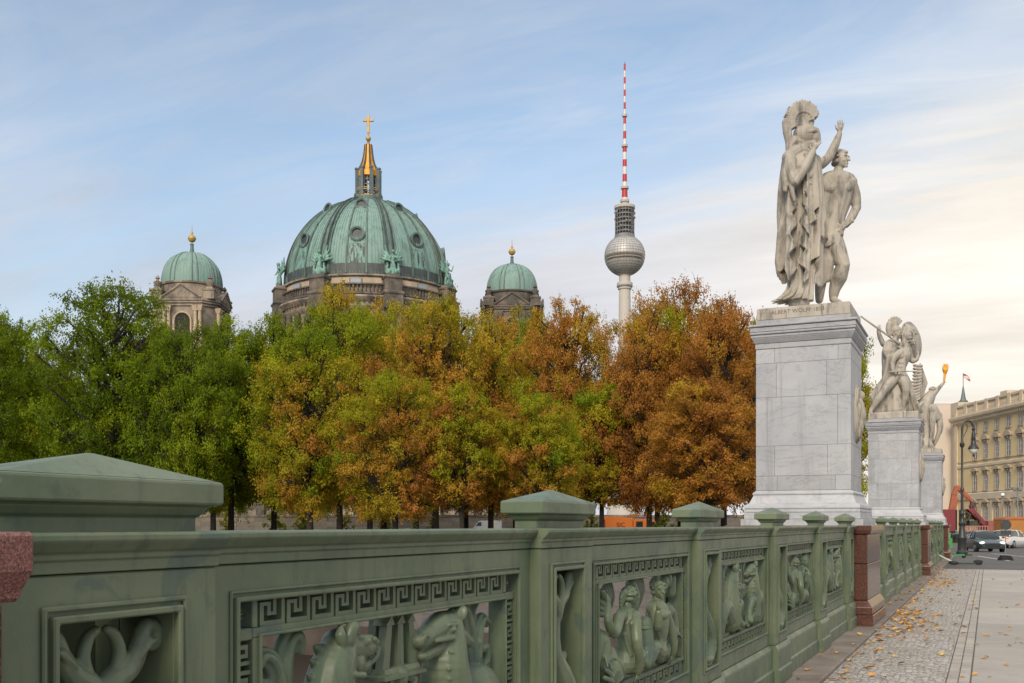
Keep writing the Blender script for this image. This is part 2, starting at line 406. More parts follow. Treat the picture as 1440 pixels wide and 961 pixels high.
GLASSD = M('dark_glass', (.035, .04, .045), (.07, .075, .08), .6, .55)
CONC = M('tower_concrete', (.47, .43, .38), (.39, .36, .325), .05, .85, stretch=(1, 1, .15))
STEEL = M('steel_panels', (.36, .355, .345), (.45, .44, .42), .35, .5, metal=.25)
GREYM = M('grey_metal', (.22, .215, .21), (.13, .13, .13), .3, .55)
REDP = M('red_mast_paint', (.42, .025, .022), rough=.5)
WHITEP = M('white_mast_paint', (.58, .57, .57), rough=.5)
BLACKI = M('black_iron', (.018, .02, .022), (.03, .033, .032), 6, .42)
RUBBER = M('black_rubber', (.015, .015, .015), rough=.75)
BARK = M('bark', (.020, .016, .013), (.040, .032, .025), 5, .95, bump=.6, bscale=12, bdist=.05, stretch=(3, 3, .5))
# ================================================================== GROUND, WATER, PAVEMENT
def cobble_mat():
    t = NT('cobble_mosaic'); v = t.coord('World', (1, 1, 0))
    # slight wobble so that the courses are not ruled
    d = t.n('TexNoise'); d.inputs['Scale'].default_value = 1.3; t.l(v, d.inputs['Vector'])
    va = t.n('VectorMath', operation='MULTIPLY_ADD'); t.l(d.outputs['Color'], va.inputs[0]); va.inputs[1].default_value = (.10, .10, 0); t.l(v, va.inputs[2])
    e = t.n('TexVoronoi', feature='DISTANCE_TO_EDGE'); e.inputs['Scale'].default_value = 19; e.inputs['Randomness'].default_value = .62; t.l(va.outputs[0], e.inputs['Vector'])
    f1 = t.n('TexVoronoi'); f1.inputs['Scale'].default_value = 19; f1.inputs['Randomness'].default_value = .62; t.l(va.outputs[0], f1.inputs['Vector'])
    s = t.n('SeparateColor'); t.l(f1.outputs['Color'], s.inputs[0])
    st = t.ramp(s.outputs[0], [(0, (.27, .25, .225)), (.4, (.37, .345, .31)), (.75, (.46, .43, .39)), (1, (.31, .295, .285))])
    big = t.noise(v, .9, 5); st = t.mix(t.ramp(big, [(.4, 0.0), (.65, .4)]), st, (.30, .26, .21))
    j = t.ramp(e.outputs['Distance'], [(.02, 1.0), (.09, 0.0)])
    t.base(t.mix(j, st, (.15, .13, .108))); t.rough(.7)
    hgt = t.ramp(e.outputs['Distance'], [(0, 0.0), (.2, .8), (.5, 1.0)])
    b = t.bump(hgt, .6, .015); return t.m
COBBLE = cobble_mat()
def slab_mat():
    t = NT('granite_slabs'); v = t.coord('World')
    at = t.n('Attribute', attribute_name='tint')
    n = t.noise(v, 160, 3, .7); n2 = t.noise(v, 1.3, 6)
    c = t.mix(t.ramp(n, [(.35, 0.0), (.65, 1.0)]), (.27, .245, .215), (.39, .355, .315))
    c = t.mix(t.ramp(n2, [(.4, 0.0), (.7, .4)]), c, (.23, .20, .165))
    c = t.mix(t.ramp(t.noise(v, 3.4, 7, .65, .6), [(.56, 0.0), (.70, .35)]), c, (.17, .15, .125))
    gum = t.n('TexVoronoi'); gum.inputs['Scale'].default_value = 3.2; t.l(v, gum.inputs['Vector'])
    c = t.mix(t.ramp(gum.outputs['Distance'], [(.05, .55), (.075, 0.0)]), c, (.13, .115, .10))
    t.base(t.mix(1.0, c, at.outputs['Color'], 'MULTIPLY')); t.rough(.68); t.bump(n2, .1, .01); return t.m
SLAB = slab_mat()
ASPH = M('asphalt', (.062, .060, .058), (.09, .086, .08), .6, .8, bump=.3, bscale=120, kind='World', col3=(.045, .043, .042), s3=.25, amt3=.6)
KERB = M('kerb_stone', (.17, .145, .12), (.255, .22, .185), 3, .75, bump=.3, bscale=40, kind='World', col3=(.11, .085, .06), s3=2, amt3=.6)
EARTH = M('park_ground', (.12, .095, .06), (.075, .075, .035), .5, .9, kind='World')
PAINTW = M('road_paint', (.55, .54, .51), (.40, .39, .37), 5, .7, kind='World')
QUAY = None
def set_tint(me, cols):
    """one colour per connected island given per vertex list"""
    a = me.color_attributes.new('tint', 'FLOAT_COLOR', 'POINT')
    a.data.foreach_set('color', np.array(cols, dtype=np.float32).ravel())
def tinted_blocks(blocks, name, mat, parent=None, bevel=.003, seed=1, lo=.86, hi=1.12):
    """blocks: list of (x0,x1,y0,y1,z0,z1); bevelled islands with their own natural stone tint"""
    rnd = random.Random(seed); bm = bmesh.new(); lay = bm.verts.layers.float_color.new('tint')
    for b in blocks:
        m = MB().box(*b); vs = [bm.verts.new(p) for p in m.v]; k = rnd.uniform(lo, hi); tn = (k * rnd.uniform(.985, 1.01), k, k * rnd.uniform(.985, 1.02), 1)
        for f in m.f: bm.faces.new([vs[i] for i in f])
        for q in vs: q[lay] = tn
    bmesh.ops.recalc_face_normals(bm, faces=bm.faces)
    if bevel: bmesh.ops.bevel(bm, geom=list(bm.edges), offset=bevel, offset_type='OFFSET', segments=1, profile=.5, affect='EDGES')
    me = bpy.data.meshes.new(name); bm.to_mesh(me); bm.free()
    return obj(name, me, mat, parent)
# ground sheet beyond the canal: level park and streets out to the horizon, falling gently from the bridge end
QD = 40.6                                              # the far quay
g = MB()
ys = [QD, 46, 54, 64, 80, 200, 900, 5000]; xs = [-4000, -300, -60, -3.2]
xs2 = [-3.2, 60, 300, 4000]
for X in (xs, xs2):
    for i in range(len(X) - 1):
        for j in range(len(ys) - 1):
            x0, x1, y0, y1 = X[i], X[i + 1], ys[j], ys[j + 1]
            g.add([(x0, y0, gz(y0)), (x1, y0, gz(y0)), (x1, y1, gz(y1)), (x0, y1, gz(y1))], [(0, 1, 2, 3)])
struct('ground', g, EARTH)
rd = MB()
for (y0, y1) in ((30.3, 40.6), (40.6, 46), (46, 54), (54, 64), (64, 80), (80, 185)):
    x0 = -2.9 if y1 > 41 else -1.45
    zz0 = .004 if y0 > 40 else -.012
    a, b = gz(y0) + zz0, gz(y1) + (.004 if y1 > 40 else -.012)
    if y1 == 40.6: b = gz(40.6) + .004
    rd.add([(x0 if y0 < 41 else -2.9, y0, a), (70, y0, a), (70, y1, b), (x0 if y0 < 41 else -2.9, y1, b)], [(0, 1, 2, 3)])
# a cross street to the left in front of the palace square
struct('road', rd, ASPH)
# bridge deck body
bd = MB(); bd.box(-2.95, 24, -14, 40.6, -1.1, -.16)
struct('bridge_deck', bd, M('deck_stone', (.25, .22, .19), (.16, .14, .12), 1, .85))
br = MB(); br.add([(2.75, -14, -.13), (24, -14, -.13), (24, 30.3, -.02), (2.75, 30.3, -.02)], [(0, 1, 2, 3)])
struct('bridge_roadway', br, ASPH)
pv = MB(); pv.box(-1.14, -.30, -14, 30.3, -.15, 0)
struct('cobble_strip', pv, COBBLE)
# double row of setts between the mosaic and the slabs
rnd = random.Random(5); bl = []
for c0 in (-.296, -.212):
    y = -2.0
    while y < 30.2:
        l = rnd.uniform(.085, .13); bl.append((c0 + .002, c0 + .081, y, y + l - .007, -.14, .003 + rnd.uniform(-.002, .002))); y += l
o = tinted_blocks(bl, 'sett_band', SLAB, seed=3, lo=.78, hi=1.08, bevel=.006); tag(o, kind='structure')
bl = []; y = -2.2; rowi = 0
while y < 30.2:
    l = rnd.uniform(1.15, 1.45); y1 = min(y + l, 30.3)
    xx = -.124
    cuts = [.9 + rnd.uniform(-.2, .3), 1.75 + rnd.uniform(-.1, .1), 2.6]
    for c in cuts:
        bl.append((xx + .003, c - .003, y + .004, y1 - .004, -.14, .001 + rnd.uniform(-.0015, .0015))); xx = c
    y = y1; rowi += 1
o = tinted_blocks(bl, 'paving_slabs', SLAB, seed=8, lo=.88, hi=1.1, bevel=.005); tag(o, kind='structure')
sb = MB(); sb.box(-.30, 2.6, -14, 30.29, -.16, -.02); struct('paving_bed', sb, M('bed_sand', (.17, .15, .125), rough=.95))
bl = []; y = -3.
while y < 30.2:
    bl.append((2.605, 2.745, y + .004, y + 1.19, -.15, .002)); y += 1.2
o = tinted_blocks(bl, 'roadside_kerb', SLAB, seed=11); tag(o, kind='structure')
bl = []; y = -3.
while y < 41:
    l = rnd.uniform(1.2, 1.9); bl.append((-1.62, -1.143, y + .003, y + l - .003, -.15, .035)); y += l
o = tinted_blocks(bl, 'railing_kerb', M('railing_kerb_stone', (.15, .125, .105), (.22, .19, .16), 3, .8, bump=.35, bscale=40, kind='World', col3=(.085, .06, .04), s3=2.2, amt3=.7), seed=12, bevel=.008); tag(o, kind='structure')
wt = NT('canal_water'); v = wt.coord('World'); wt.base((.016, .014, .011)); wt.rough(.25); wt.b.inputs['Specular IOR Level'].default_value = .15; wt.bump(wt.noise(v, 1.6, 4), .25, .05)
wa = MB(); wa.add([(-400, -60, -5.0), (40, -60, -5.0), (40, QD + .3, -5.0), (-400, QD + .3, -5.0)], [(0, 1, 2, 3)])
struct('canal_water', wa, wt.m)
# road markings
mk = MB()
def stripe(p, q, wd):
    p, q = Vector(p), Vector(q); d = (q - p).normalized(); n = Vector((-d.y, d.x, 0)) * wd / 2
    n_ = max(1, int((q - p).length / 4))
    for i in range(n_):
        a = p.lerp(q, i / n_); b = p.lerp(q, (i + 1) / n_)
        mk.add([(a - n), (a + n), (b + n), (b - n)], [(0, 1, 2, 3)])
def gpt(X, Y):
    # ground point under photo pixel (iterated for the slope)
    Z = 30.0
    for _ in range(30):
        p = P(X, Y, Z); z = gz(p.y) + .012
        Z = (EYE - z) * F / (Y - HOR)
    p = P(X, Y, Z); p.z = gz(p.y) + .012; return p
for a, b in (((1366, 781), (1420, 789)), ((1393, 778.5), (1440, 783))):
    stripe(gpt(*a), gpt(*b), .14)
struct('road_markings', mk, PAINTW)

# quay wall on the far bank (stone blocks)
QUAY = stone_blocks('quay_stone', (.115, .10, .092), (.155, .135, .125), (.07, .062, .058))
qw = thing('quay_wall', 'long pinkish stone quay wall across the canal, seen through the railing openings', 'quay wall', (0, QD, 0))
bl = []; rnd = random.Random(4)
zz_ = [-3.55, -2.85, -2.2, -1.6, -1.0, -.45, -.148]
for r in range(len(zz_) - 1):
    x = -150.0 + rnd.uniform(0, 1)
    while x < -3.3:
        l = rnd.uniform(1.1, 1.9)
        bl.append((x + .006, min(x + l - .006, -3.2), 0, .8, zz_[r] + .006, zz_[r + 1] - .006)); x += l
tinted_blocks(bl, 'wall_courses', QUAY, qw, seed=5, bevel=0, lo=.8, hi=1.1)
MB().box(-150, -3.2, -.12, .9, -5.3, -3.55).build('wall_footing', M('wet_footing', (.075, .055, .042), (.04, .030, .024), .6, .8, kind='World'), qw)
MB().box(-150, -3.2, .02, .78, -3.54, -.16).build('wall_core', JOINT, qw)
MB().box(-150, -3.2, -.10, .95, -.14, .02).build('coping', QUAY, qw)

# ================================================================== BRIDGE RAILING
# span frame: x along the bridge, y away from the walk (distance left of the camera), z up
PITCH = 2.15; S0 = 1.112; PW = .51
DP, DF, DB = 1.40, 1.44, 1.53        # post face, panel face, back
PERIOD = 12.95
def moulding(m, x0, x1, yf, prof, back):
    """run a front profile (depth offset towards the walk, z) along x; back plane at y=back"""
    poly = [(yf - o, z) for o, z in prof]; poly = poly + [(back, prof[-1][1]), (back, prof[0][1])]
    n = len(poly)
    v = [(x0, p[0], p[1]) for p in poly] + [(x1, p[0], p[1]) for p in poly]
    f = [tuple(range(n)), tuple(reversed(range(n, 2 * n)))] + [(i, i + n, (i + 1) % n + n, (i + 1) % n) for i in range(n)]
    m.add(v, f)
RAILP = [(.004, 1.118), (.004, 1.138), (.010, 1.141), (.010, 1.150), (.018, 1.155), (.030, 1.168), (.034, 1.173), (.034, 1.183), (.028, 1.187)]
BASEP = [(.036, .036), (.036, .145), (.030, .150), (.024, .153), (.024, .285), (.022, .298), (.012, .312), (.004, .325)]
def frame_border(m, x0, x1, z0, z1, y, wd, th):
    holed(m, x0, x1, z0, z1, x0 + wd, x1 - wd, z0 + wd, z1 - wd, y - th, y + .002)
def holed(m, x0, x1, z0, z1, a0, a1, b0, b1, y0, y1):
    """a plate with a rectangular opening, one closed body"""
    v = []
    for y in (y0, y1):
        v += [(x0, y, z0), (x1, y, z0), (x1, y, z1), (x0, y, z1), (a0, y, b0), (a1, y, b0), (a1, y, b1), (a0, y, b1)]
    f = []
    for i in range(4):
        j = (i + 1) % 4
        f += [(i, j, 4 + j, 4 + i), (8 + i, 12 + i, 12 + j, 8 + j), (i, 8 + i, 8 + j, j), (4 + i, 4 + j, 12 + j, 12 + i)]
    return m.add(v, f)
def plate_border(m, x0, x1, z0, z1, y, wd, th):
    return holed(m, x0, x1, z0, z1, x0 + wd, x1 - wd, z0 + wd, z1 - wd, y - th, y + .002)
# ---- post (origin at its centre x, y = 0 is span frame y)
hw = PW / 2
pm = MB()
NX0, NX1, NZ0, NZ1 = -.137, .137, .415, 1.035
holed(pm, -hw, hw, .327, 1.116, NX0, NX1, NZ0, NZ1, DP, DB + .01)
POST_ME = pm.mesh('post', bevel=.003)
pf = MB(); frame_border(pf, NX0 - .030, NX1 + .030, NZ0 - .030, NZ1 + .030, DP, .010, .008); frame_border(pf, NX0 - .013, NX1 + .013, NZ0 - .013, NZ1 + .013, DP, .013, .014)
PFRAME_ME = pf.mesh('niche_frame', bevel=.003)
pr = MB(); moulding(pr, -hw - .004, hw + .004, DP, RAILP, DB + .03); PRAIL_ME = pr.mesh('rail_moulding', bevel=.0015)
pb = MB(); moulding(pb, -hw - .004, hw + .004, DP, BASEP, DB + .05); PBASE_ME = pb.mesh('plinth', bevel=.002)
pc = MB(); yc = 1.468
pc.stack((0, yc), [(hw - .030, 1.180), (hw - .030, 1.214), (hw - .022, 1.218), (hw - .014, 1.230), (hw - .012, 1.235), (hw + .004, 1.238), (hw + .008, 1.2405), (hw + .008, 1.280), (hw + .004, 1.284)], asp=-.182)
# pyramid lid
HX, HY = hw + .003, hw + .003 - .182
pc.add([(-HX, yc - HY, 1.2838), (HX, yc - HY, 1.2838), (HX, yc + HY, 1.2838), (-HX, yc + HY, 1.2838), (0, yc, 1.330)], [(0, 1, 4), (1, 2, 4), (2, 3, 4), (3, 0, 4), (3, 2, 1, 0)])
CAP_ME = pc.mesh('cap', bevel=.0022)
# fish ornament in the niche
fo = MB(); Y = 1.442
def fp(x, z, y=0): return (x, Y + y, z)
fo.chain([fp(-.02, .44), fp(.045, .50), fp(.05, .58), fp(-.01, .655), fp(-.055, .72), fp(-.045, .79), fp(-.02, .86)], [.055, .062, .060, .056, .044, .030, .020], 3)
for sg in (-1, 1):
    fo.chain([fp(-.01, .86), fp(sg * .02 - .005, .91), fp(sg * .062, .935), fp(sg * .088, .970), fp(sg * .105, 1.008), fp(sg * .132, 1.002), fp(sg * .134, .975), fp(sg * .114, .972), fp(sg * .115, .988)], [.024, .026, .024, .020, .016, .014, .012, .011, .009], 4)
    fo.chain([fp(sg * .03, .925), fp(sg * .042, .965), fp(sg * .030, 1.0), fp(sg * .012, 1.012)], [.016, .014, .012, .009], 3)
    for k in range(2): fo.chain([fp(sg * (.075 + .012 * k), .955 + .012 * k, -.018), fp(sg * (.10 + .012 * k), .985, -.02)], [.007, .005], 2, 6)
for k, (x, z) in enumerate(((.02, .70), (.03, .60), (-.03, .62), (.06, .47), (-.06, .47), (.09, .56), (-.08, .76))):
    a = -.6 + k * .5; fo.ell(fp(x + .02, z), (.045, .018, .02), Matrix.Rotation(a, 3, 'Y'))
fo.ell(fp(-.01, .455, -.02), (.09, .04, .03)); fo.ell(fp(.045, .535, -.05), (.012, .012, .012)); fo.ell(fp(-.03, .425), (.13, .04, .02))
FISH_ME = remesh(fo, 'dolphin_ornament', .0034, 1)
# ---- panel (origin at its centre x)
W2 = (PITCH - PW) / 2                  # half clear width .82
OX, OZ0, OZ1 = .711, .430, 1.037       # inner frame
IX, IZ0, IZ1 = .625, .512, .954        # figure opening
pa = MB()
holed(pa, -W2 + .001, W2 - .001, .327, 1.116, -OX, OX, OZ0, OZ1, DF, DB - .02)
PANEL_ME = pa.mesh('panel', bevel=.003)
pf = MB(); frame_border(pf, -OX - .024, OX + .024, OZ0 - .022, OZ1 + .024, DF, .008, .006); frame_border(pf, -OX - .010, OX + .010, OZ0 - .010, OZ1 + .010, DF, .011, .012)
PANFRAME_ME = pf.mesh('panel_frame', bevel=.003)
ir = MB(); y0 = DF + .006
ir.box(-IX - .024, IX + .024, y0, DB - .03, IZ1, IZ1 + .021); ir.box(-IX - .024, IX + .024, y0, DB - .03, IZ0 - .021, IZ0)
ir.box(-IX - .024, -IX, y0, DB - .03, IZ0, IZ1); ir.box(IX, IX + .024, y0, DB - .03, IZ0, IZ1)
ir.box(-OX - .002, -IX - .024, y0 + .002, DB - .034, IZ1 - .004, IZ1 + .022); ir.box(IX + .024, OX + .002, y0 + .002, DB - .034, IZ1 - .004, IZ1 + .022)
ir.box(-OX - .002, -IX - .024, y0 + .002, DB - .034, IZ0 - .022, IZ0 + .004); ir.box(IX + .024, OX + .002, y0 + .002, DB - .034, IZ0 - .022, IZ0 + .004)
for sx in (-1, 1):
    for (z0, z1) in ((IZ1 + .021, OZ1 + .002), (OZ0 - .002, IZ0 - .021)):
        ir.box(sx * (IX + .004), sx * (IX + .022), y0 + .003, DB - .036, z0, z1)
frame_border(ir, -IX - .008, IX + .008, IZ0 - .008, IZ1 + .008, y0, .0075, .008)
INNER_ME = ir.mesh('inner_rail', bevel=.0025)
def key_unit(m, x, z, w_, h, y0, y1, rot=False):
    S = [(.88, 1, -.02, 1.02), (.10, .90, -.02, .17), (.10, .235, .16, .86), (.22, .50, .72, .86), (.38, .50, .36, .73), (.49, .72, .36, .49), (.60, .72, .48, 1.02)]
    e = 0
    for a, b, c, d in S:
        e += .0004
        if rot: m.box(x + c * w_, x + d * w_, y0 + e, y1, z + (1 - b) * h, z + (1 - a) * h)
        else: m.box(x + a * w_, x + b * w_, y0 + e, y1, z + c * h, z + d * h)
K = 13; ya, yb = DF + .012, DF + .074
KEYS = []
wd = 2 * (IX + .002) / K
for zb_, hh in ((IZ1 + .022, OZ1 - IZ1 - .022), (OZ0, IZ0 - .021 - OZ0)):
    gk = MB()
    for i in range(K): key_unit(gk, -IX - .002 + i * wd, zb_, wd, hh, ya, yb)
    KEYS.append(gk.mesh('greek_key_frieze'))
for sx in (-1, 1):
    gk = MB(); h = (IZ1 - IZ0 - .012) / 6
    for i in range(6): key_unit(gk, -OX if sx < 0 else IX + .024, IZ0 + .006 + i * h, OX - IX - .024, h, ya, yb, True)
    KEYS.append(gk.mesh('greek_key_frieze'))
ROS = []
for sx in (-1, 1):
    for zc in ((IZ1 + .021 + OZ1) / 2, (OZ0 + IZ0 - .021) / 2):
        ro = MB(); x = sx * (OX + IX + .022) / 2; yy = DF + .03
        ro.ell((x, yy, zc), (.009, .014, .009), None, 10, 6)
        for k in range(12):
            a = 2 * PI * k / 12; ro.ell((x + .018 * math.cos(a), yy + .004, zc + .018 * math.sin(a)), (.012, .008, .0045), Matrix.Rotation(-a, 3, 'Y'), 8, 5)
        ro.box(x - .003, x + .003, yy + .006, yy + .014, zc - .03, zc + .03); ro.box(x - .03, x + .03, yy + .006, yy + .014, zc - .003, zc + .003)
        ROS.append(ro.mesh('rosette', smooth=50))
# ---- reliefs, panel frame coordinates
YR = 1.487
def q(s, z, y=0): return (s, YR + y, z)
def flute(m, pts, r0, r1, y=0.0, gap=.55):
    """a frond: three parallel ribs that taper and curl"""
    n = len(pts)
    for k, o in enumerate((-1, 0, 1)):
        qs = []
        for i, p in enumerate(pts):
            a = Vector((pts[min(i + 1, n - 1)][0] - pts[max(i - 1, 0)][0], pts[min(i + 1, n - 1)][1] - pts[max(i - 1, 0)][1])); a.normalize()
            w_ = (r0 + (r1 - r0) * i / (n - 1)) * gap * 1.5 * o
            qs.append(q(p[0] - a.y * w_, p[1] + a.x * w_, y - (.010 if o == 0 else 0)))
        m.chain(qs, [(r0 + (r1 - r0) * i / (n - 1)) * (.62 if o else .7) for i in range(n)], 4, 8)
def beast_body(m, s):
    m.chain([q(s * .30, .60), q(s * .385, .655), q(s * .465, .70), q(s * .545, .665), q(s * .575, .585), q(s * .55, .53)], [.080, .072, .070, .064, .052, .040], 5, 14)
    m.chain([q(s * .27, .62, -.03), q(s * .215, .695, -.05), q(s * .175, .690, -.055), q(s * .155, .63, -.045), q(s * .145, .585, -.045)], [.044, .030, .024, .018, .016], 4)
    m.chain([q(s * .145, .585, -.045), q(s * .125, .560, -.055), q(s * .105, .562, -.06)], [.018, .020, .010], 2)
    m.chain([q(s * .29, .58, -.02), q(s * .22, .585, -.03), q(s * .175, .555, -.03), q(s * .12, .532, -.03)], [.048, .034, .022, .020], 3)
    for k in range(3): m.chain([q(s * .12, .53, -.035), q(s * (.095 - .012 * k), .528 + .014 * k, -.045 + .01 * k)], [.013, .006], 1, 6)
    for k in range(7):
        z = .60 + .03 * k; m.limb(q(s * (.232 - .004 * k), z, -.060), q(s * (.285 - .002 * k), z + .008, -.068), .009, .009, 7)
    m.box(min(s * .04, s * .61), max(s * .04, s * .61), YR - .02, YR + .02, .508, .526)
def horse_relief():
    m = MB(); beast_body(m, 1)
    m.chain([q(.295, .60), q(.285, .69, -.01), q(.262, .78, -.018), q(.272, .85, -.018), q(.283, .895, -.015)], [.092, .086, .072, .060, .048], 5, 14)
    m.chain([q(.280, .897, -.015), q(.215, .900, -.02), q(.145, .884, -.022), q(.098, .870, -.022)], [.047, .043, .031, .027], 5, 14)
    m.ell(q(.250, .862, -.02), (.052, .050, .052), None, 16, 10); m.ell(q(.084, .872, -.022), (.021, .030, .022))
    m.chain([q(.232, .845, -.02), q(.165, .832, -.02), q(.118, .823, -.02)], [.036, .021, .019], 4); m.ell(q(.108, .826, -.022), (.017, .022, .014))
    m.limb(q(.20, .912, -.03), q(.12, .893, -.03), .012, .008, 8)
    m.chain([q(.300, .915, -.03), q(.318, .94, -.04), q(.322, .962, -.03)], [.021, .019, .005], 3); m.ell(q(.312, .935, -.055), (.008, .012, .022), Matrix.Rotation(.2, 3, 'Y'))
    for sy in (-1, 1):
        m.ell(q(.226, .893, -.02 + sy * .038), (.019, .012, .013), None, 12, 8); m.ell(q(.226, .893, -.02 + sy * .046), (.010, .010, .008))
        m.limb(q(.248, .906, -.02 + sy * .042), q(.205, .908, -.02 + sy * .042), .008, .007, 7); m.limb(q(.250, .884, -.02 + sy * .040), q(.208, .880, -.02 + sy * .038), .006, .005, 7)
        m.chain([q(.108, .884, -.022 + sy * .026), q(.092, .888, -.022 + sy * .028), q(.082, .880, -.022 + sy * .026), q(.092, .874, -.022 + sy * .028)], [.006, .007, .006, .005], 2, 6)
        m.limb(q(.225, .868, -.02 + sy * .042), q(.15, .866, -.02 + sy * .03), .009, .006, 7)
    for k in range(5): m.limb(q(.215 + .01 * k, .828 - .016 * k, -.062 + .004 * k), q(.265 + .006 * k, .812 - .016 * k, -.078), .006, .006, 6)
    for k in range(9):
        z = .925 - k * .036; x = .325 + (0 if k < 3 else .0045 * (k - 2)); m.chain([q(x - .025, z + .01, -.02), q(x + .012, z + .004, -.01), q(x + .030, z - .022, 0)], [.017, .015, .005], 2, 7)
    m.chain([q(.335, .76), q(.34, .83), q(.375, .862), q(.43, .835), q(.485, .825)], [.030, .028, .026, .024, .026], 4)
    flute(m, [(.47, .77), (.455, .84), (.435, .895), (.405, .938), (.365, .930), (.352, .905)], .030, .014)
    flute(m, [(.49, .78), (.505, .85), (.535, .895), (.580, .880)], .026, .012); flute(m, [(.485, .80), (.490, .87), (.505, .925), (.535, .950)], .022, .010, .02)
    m.chain([q(.53, .80), q(.565, .80), q(.575, .76), q(.55, .745)], [.018, .018, .016, .012], 3)
    return m
def dragon_relief():
    m = MB(); beast_body(m, -1)
    m.chain([q(-.30, .60), q(-.335, .69, -.01), q(-.335, .78, -.015), q(-.315, .85, -.018), q(-.285, .895, -.015)], [.088, .078, .066, .058, .046], 5, 14)
    m.chain([q(-.290, .898, -.015), q(-.245, .894, -.02), q(-.205, .882, -.022)], [.046, .043, .032], 4, 14)
    m.chain([q(-.215, .886, -.022), q(-.180, .878, -.022), q(-.155, .884, -.022)], [.028, .022, .021], 4)
    m.ell(q(-.150, .894, -.022), (.015, .026, .014)); m.ell(q(-.250, .850, -.02), (.045, .042, .040), None, 14, 10)
    m.chain([q(-.232, .842, -.02), q(-.190, .834, -.02), q(-.160, .842, -.02)], [.032, .018, .012], 4); m.chain([q(-.160, .842, -.03), q(-.140, .858, -.035), q(-.132, .878, -.035)], [.008, .007, .005], 3, 7)
    for k in range(4): m.limb(q(-.205 + .014 * k, .866, -.035), q(-.203 + .014 * k, .856, -.036), .006, .002, 6)
    m.chain([q(-.300, .912, -.05), q(-.285, .945, -.055), q(-.262, .950, -.05)], [.018, .017, .006], 3); m.chain([q(-.315, .90, -.045), q(-.33, .93, -.05), q(-.315, .955, -.04)], [.014, .014, .005], 3)
    for sy in (-1, 1):
        m.ell(q(-.232, .906, -.02 + sy * .034), (.019, .014, .015), None, 12, 8); m.ell(q(-.226, .906, -.02 + sy * .044), (.009, .008, .008)); m.limb(q(-.255, .918, -.02 + sy * .036), q(-.205, .912, -.02 + sy * .036), .008, .008, 7)
        m.ell(q(-.162, .902, -.022 + sy * .018), (.010, .008, .009))
    for k in range(10):
        z = .895 - k * .034; x = -.350 - .045 * math.sin(min(1, k / 5) * PI / 2)
        m.chain([q(x + .035, z - .012, 0), q(x + .002, z, 0), q(x - .022, z + .012, 0)], [.020, .016, .003], 2, 7)
    for k in range(8): m.limb(q(-.262 - .003 * k, .825 - .028 * k, -.072 + .003 * k), q(-.318 - .003 * k, .832 - .028 * k, -.070), .009, .008, 7)
    flute(m, [(-.42, .60), (-.505, .70), (-.505, .82), (-.490, .905), (-.462, .938), (-.435, .925), (-.438, .900)], .034, .014)
    flute(m, [(-.515, .70), (-.525, .82), (-.548, .885), (-.585, .905), (-.602, .885)], .028, .013, -.01); flute(m, [(-.53, .66), (-.555, .77), (-.580, .83), (-.608, .845)], .026, .012, -.015)
    return m
def trident():
    m = MB(); y = YR - .01
    # open tapering head with three bars
    for s in (-1, 0, 1):
        for yo in (0, .035):
            v = []
            for (x, z, hw_) in ((s * .078, .800, .017), (s * .053, .953, .012)):
                v += [(x - hw_, y + yo - .012, z), (x + hw_, y + yo - .012, z), (x + hw_, y + yo + .012, z), (x - hw_, y + yo + .012, z)]
            m.add(v, [(0, 1, 5, 4), (1, 2, 6, 5), (2, 3, 7, 6), (3, 0, 4, 7), (4, 5, 6, 7), (3, 2, 1, 0)])
        x = s * .056; m.add([(x - .022, y - .014, .928), (x + .022, y - .014, .928), (x, y - .018, .956), (x - .022, y + .03, .928), (x + .022, y + .03, .928), (x, y + .03, .956)], [(0, 1, 2), (5, 4, 3), (0, 3, 4, 1), (1, 4, 5, 2), (2, 5, 3, 0)])
    m.stack((0, y + .012), [(.096, .780), (.106, .784), (.106, .793), (.094, .799), (.090, .812)], asp=-.062)
    for s in (-1, 1):
        m.chain([(s * .03, y, .780), (s * .07, y - .01, .765), (s * .05, y - .01, .735), (s * .078, y, .715)], [.012, .015, .012, .008], 3, 8)
    m.chain([(0, y, .785), (0, y, .74), (0, y, .69)], [.035, .025, .018], 2, 8)
    m.chain([(0, y, .72), (0, y, .51)], [.015, .013], 2, 8); m.ell((0, y, .70), (.03, .025, .012)); m.ell((0, y, .54), (.045, .03, .02))
    return m
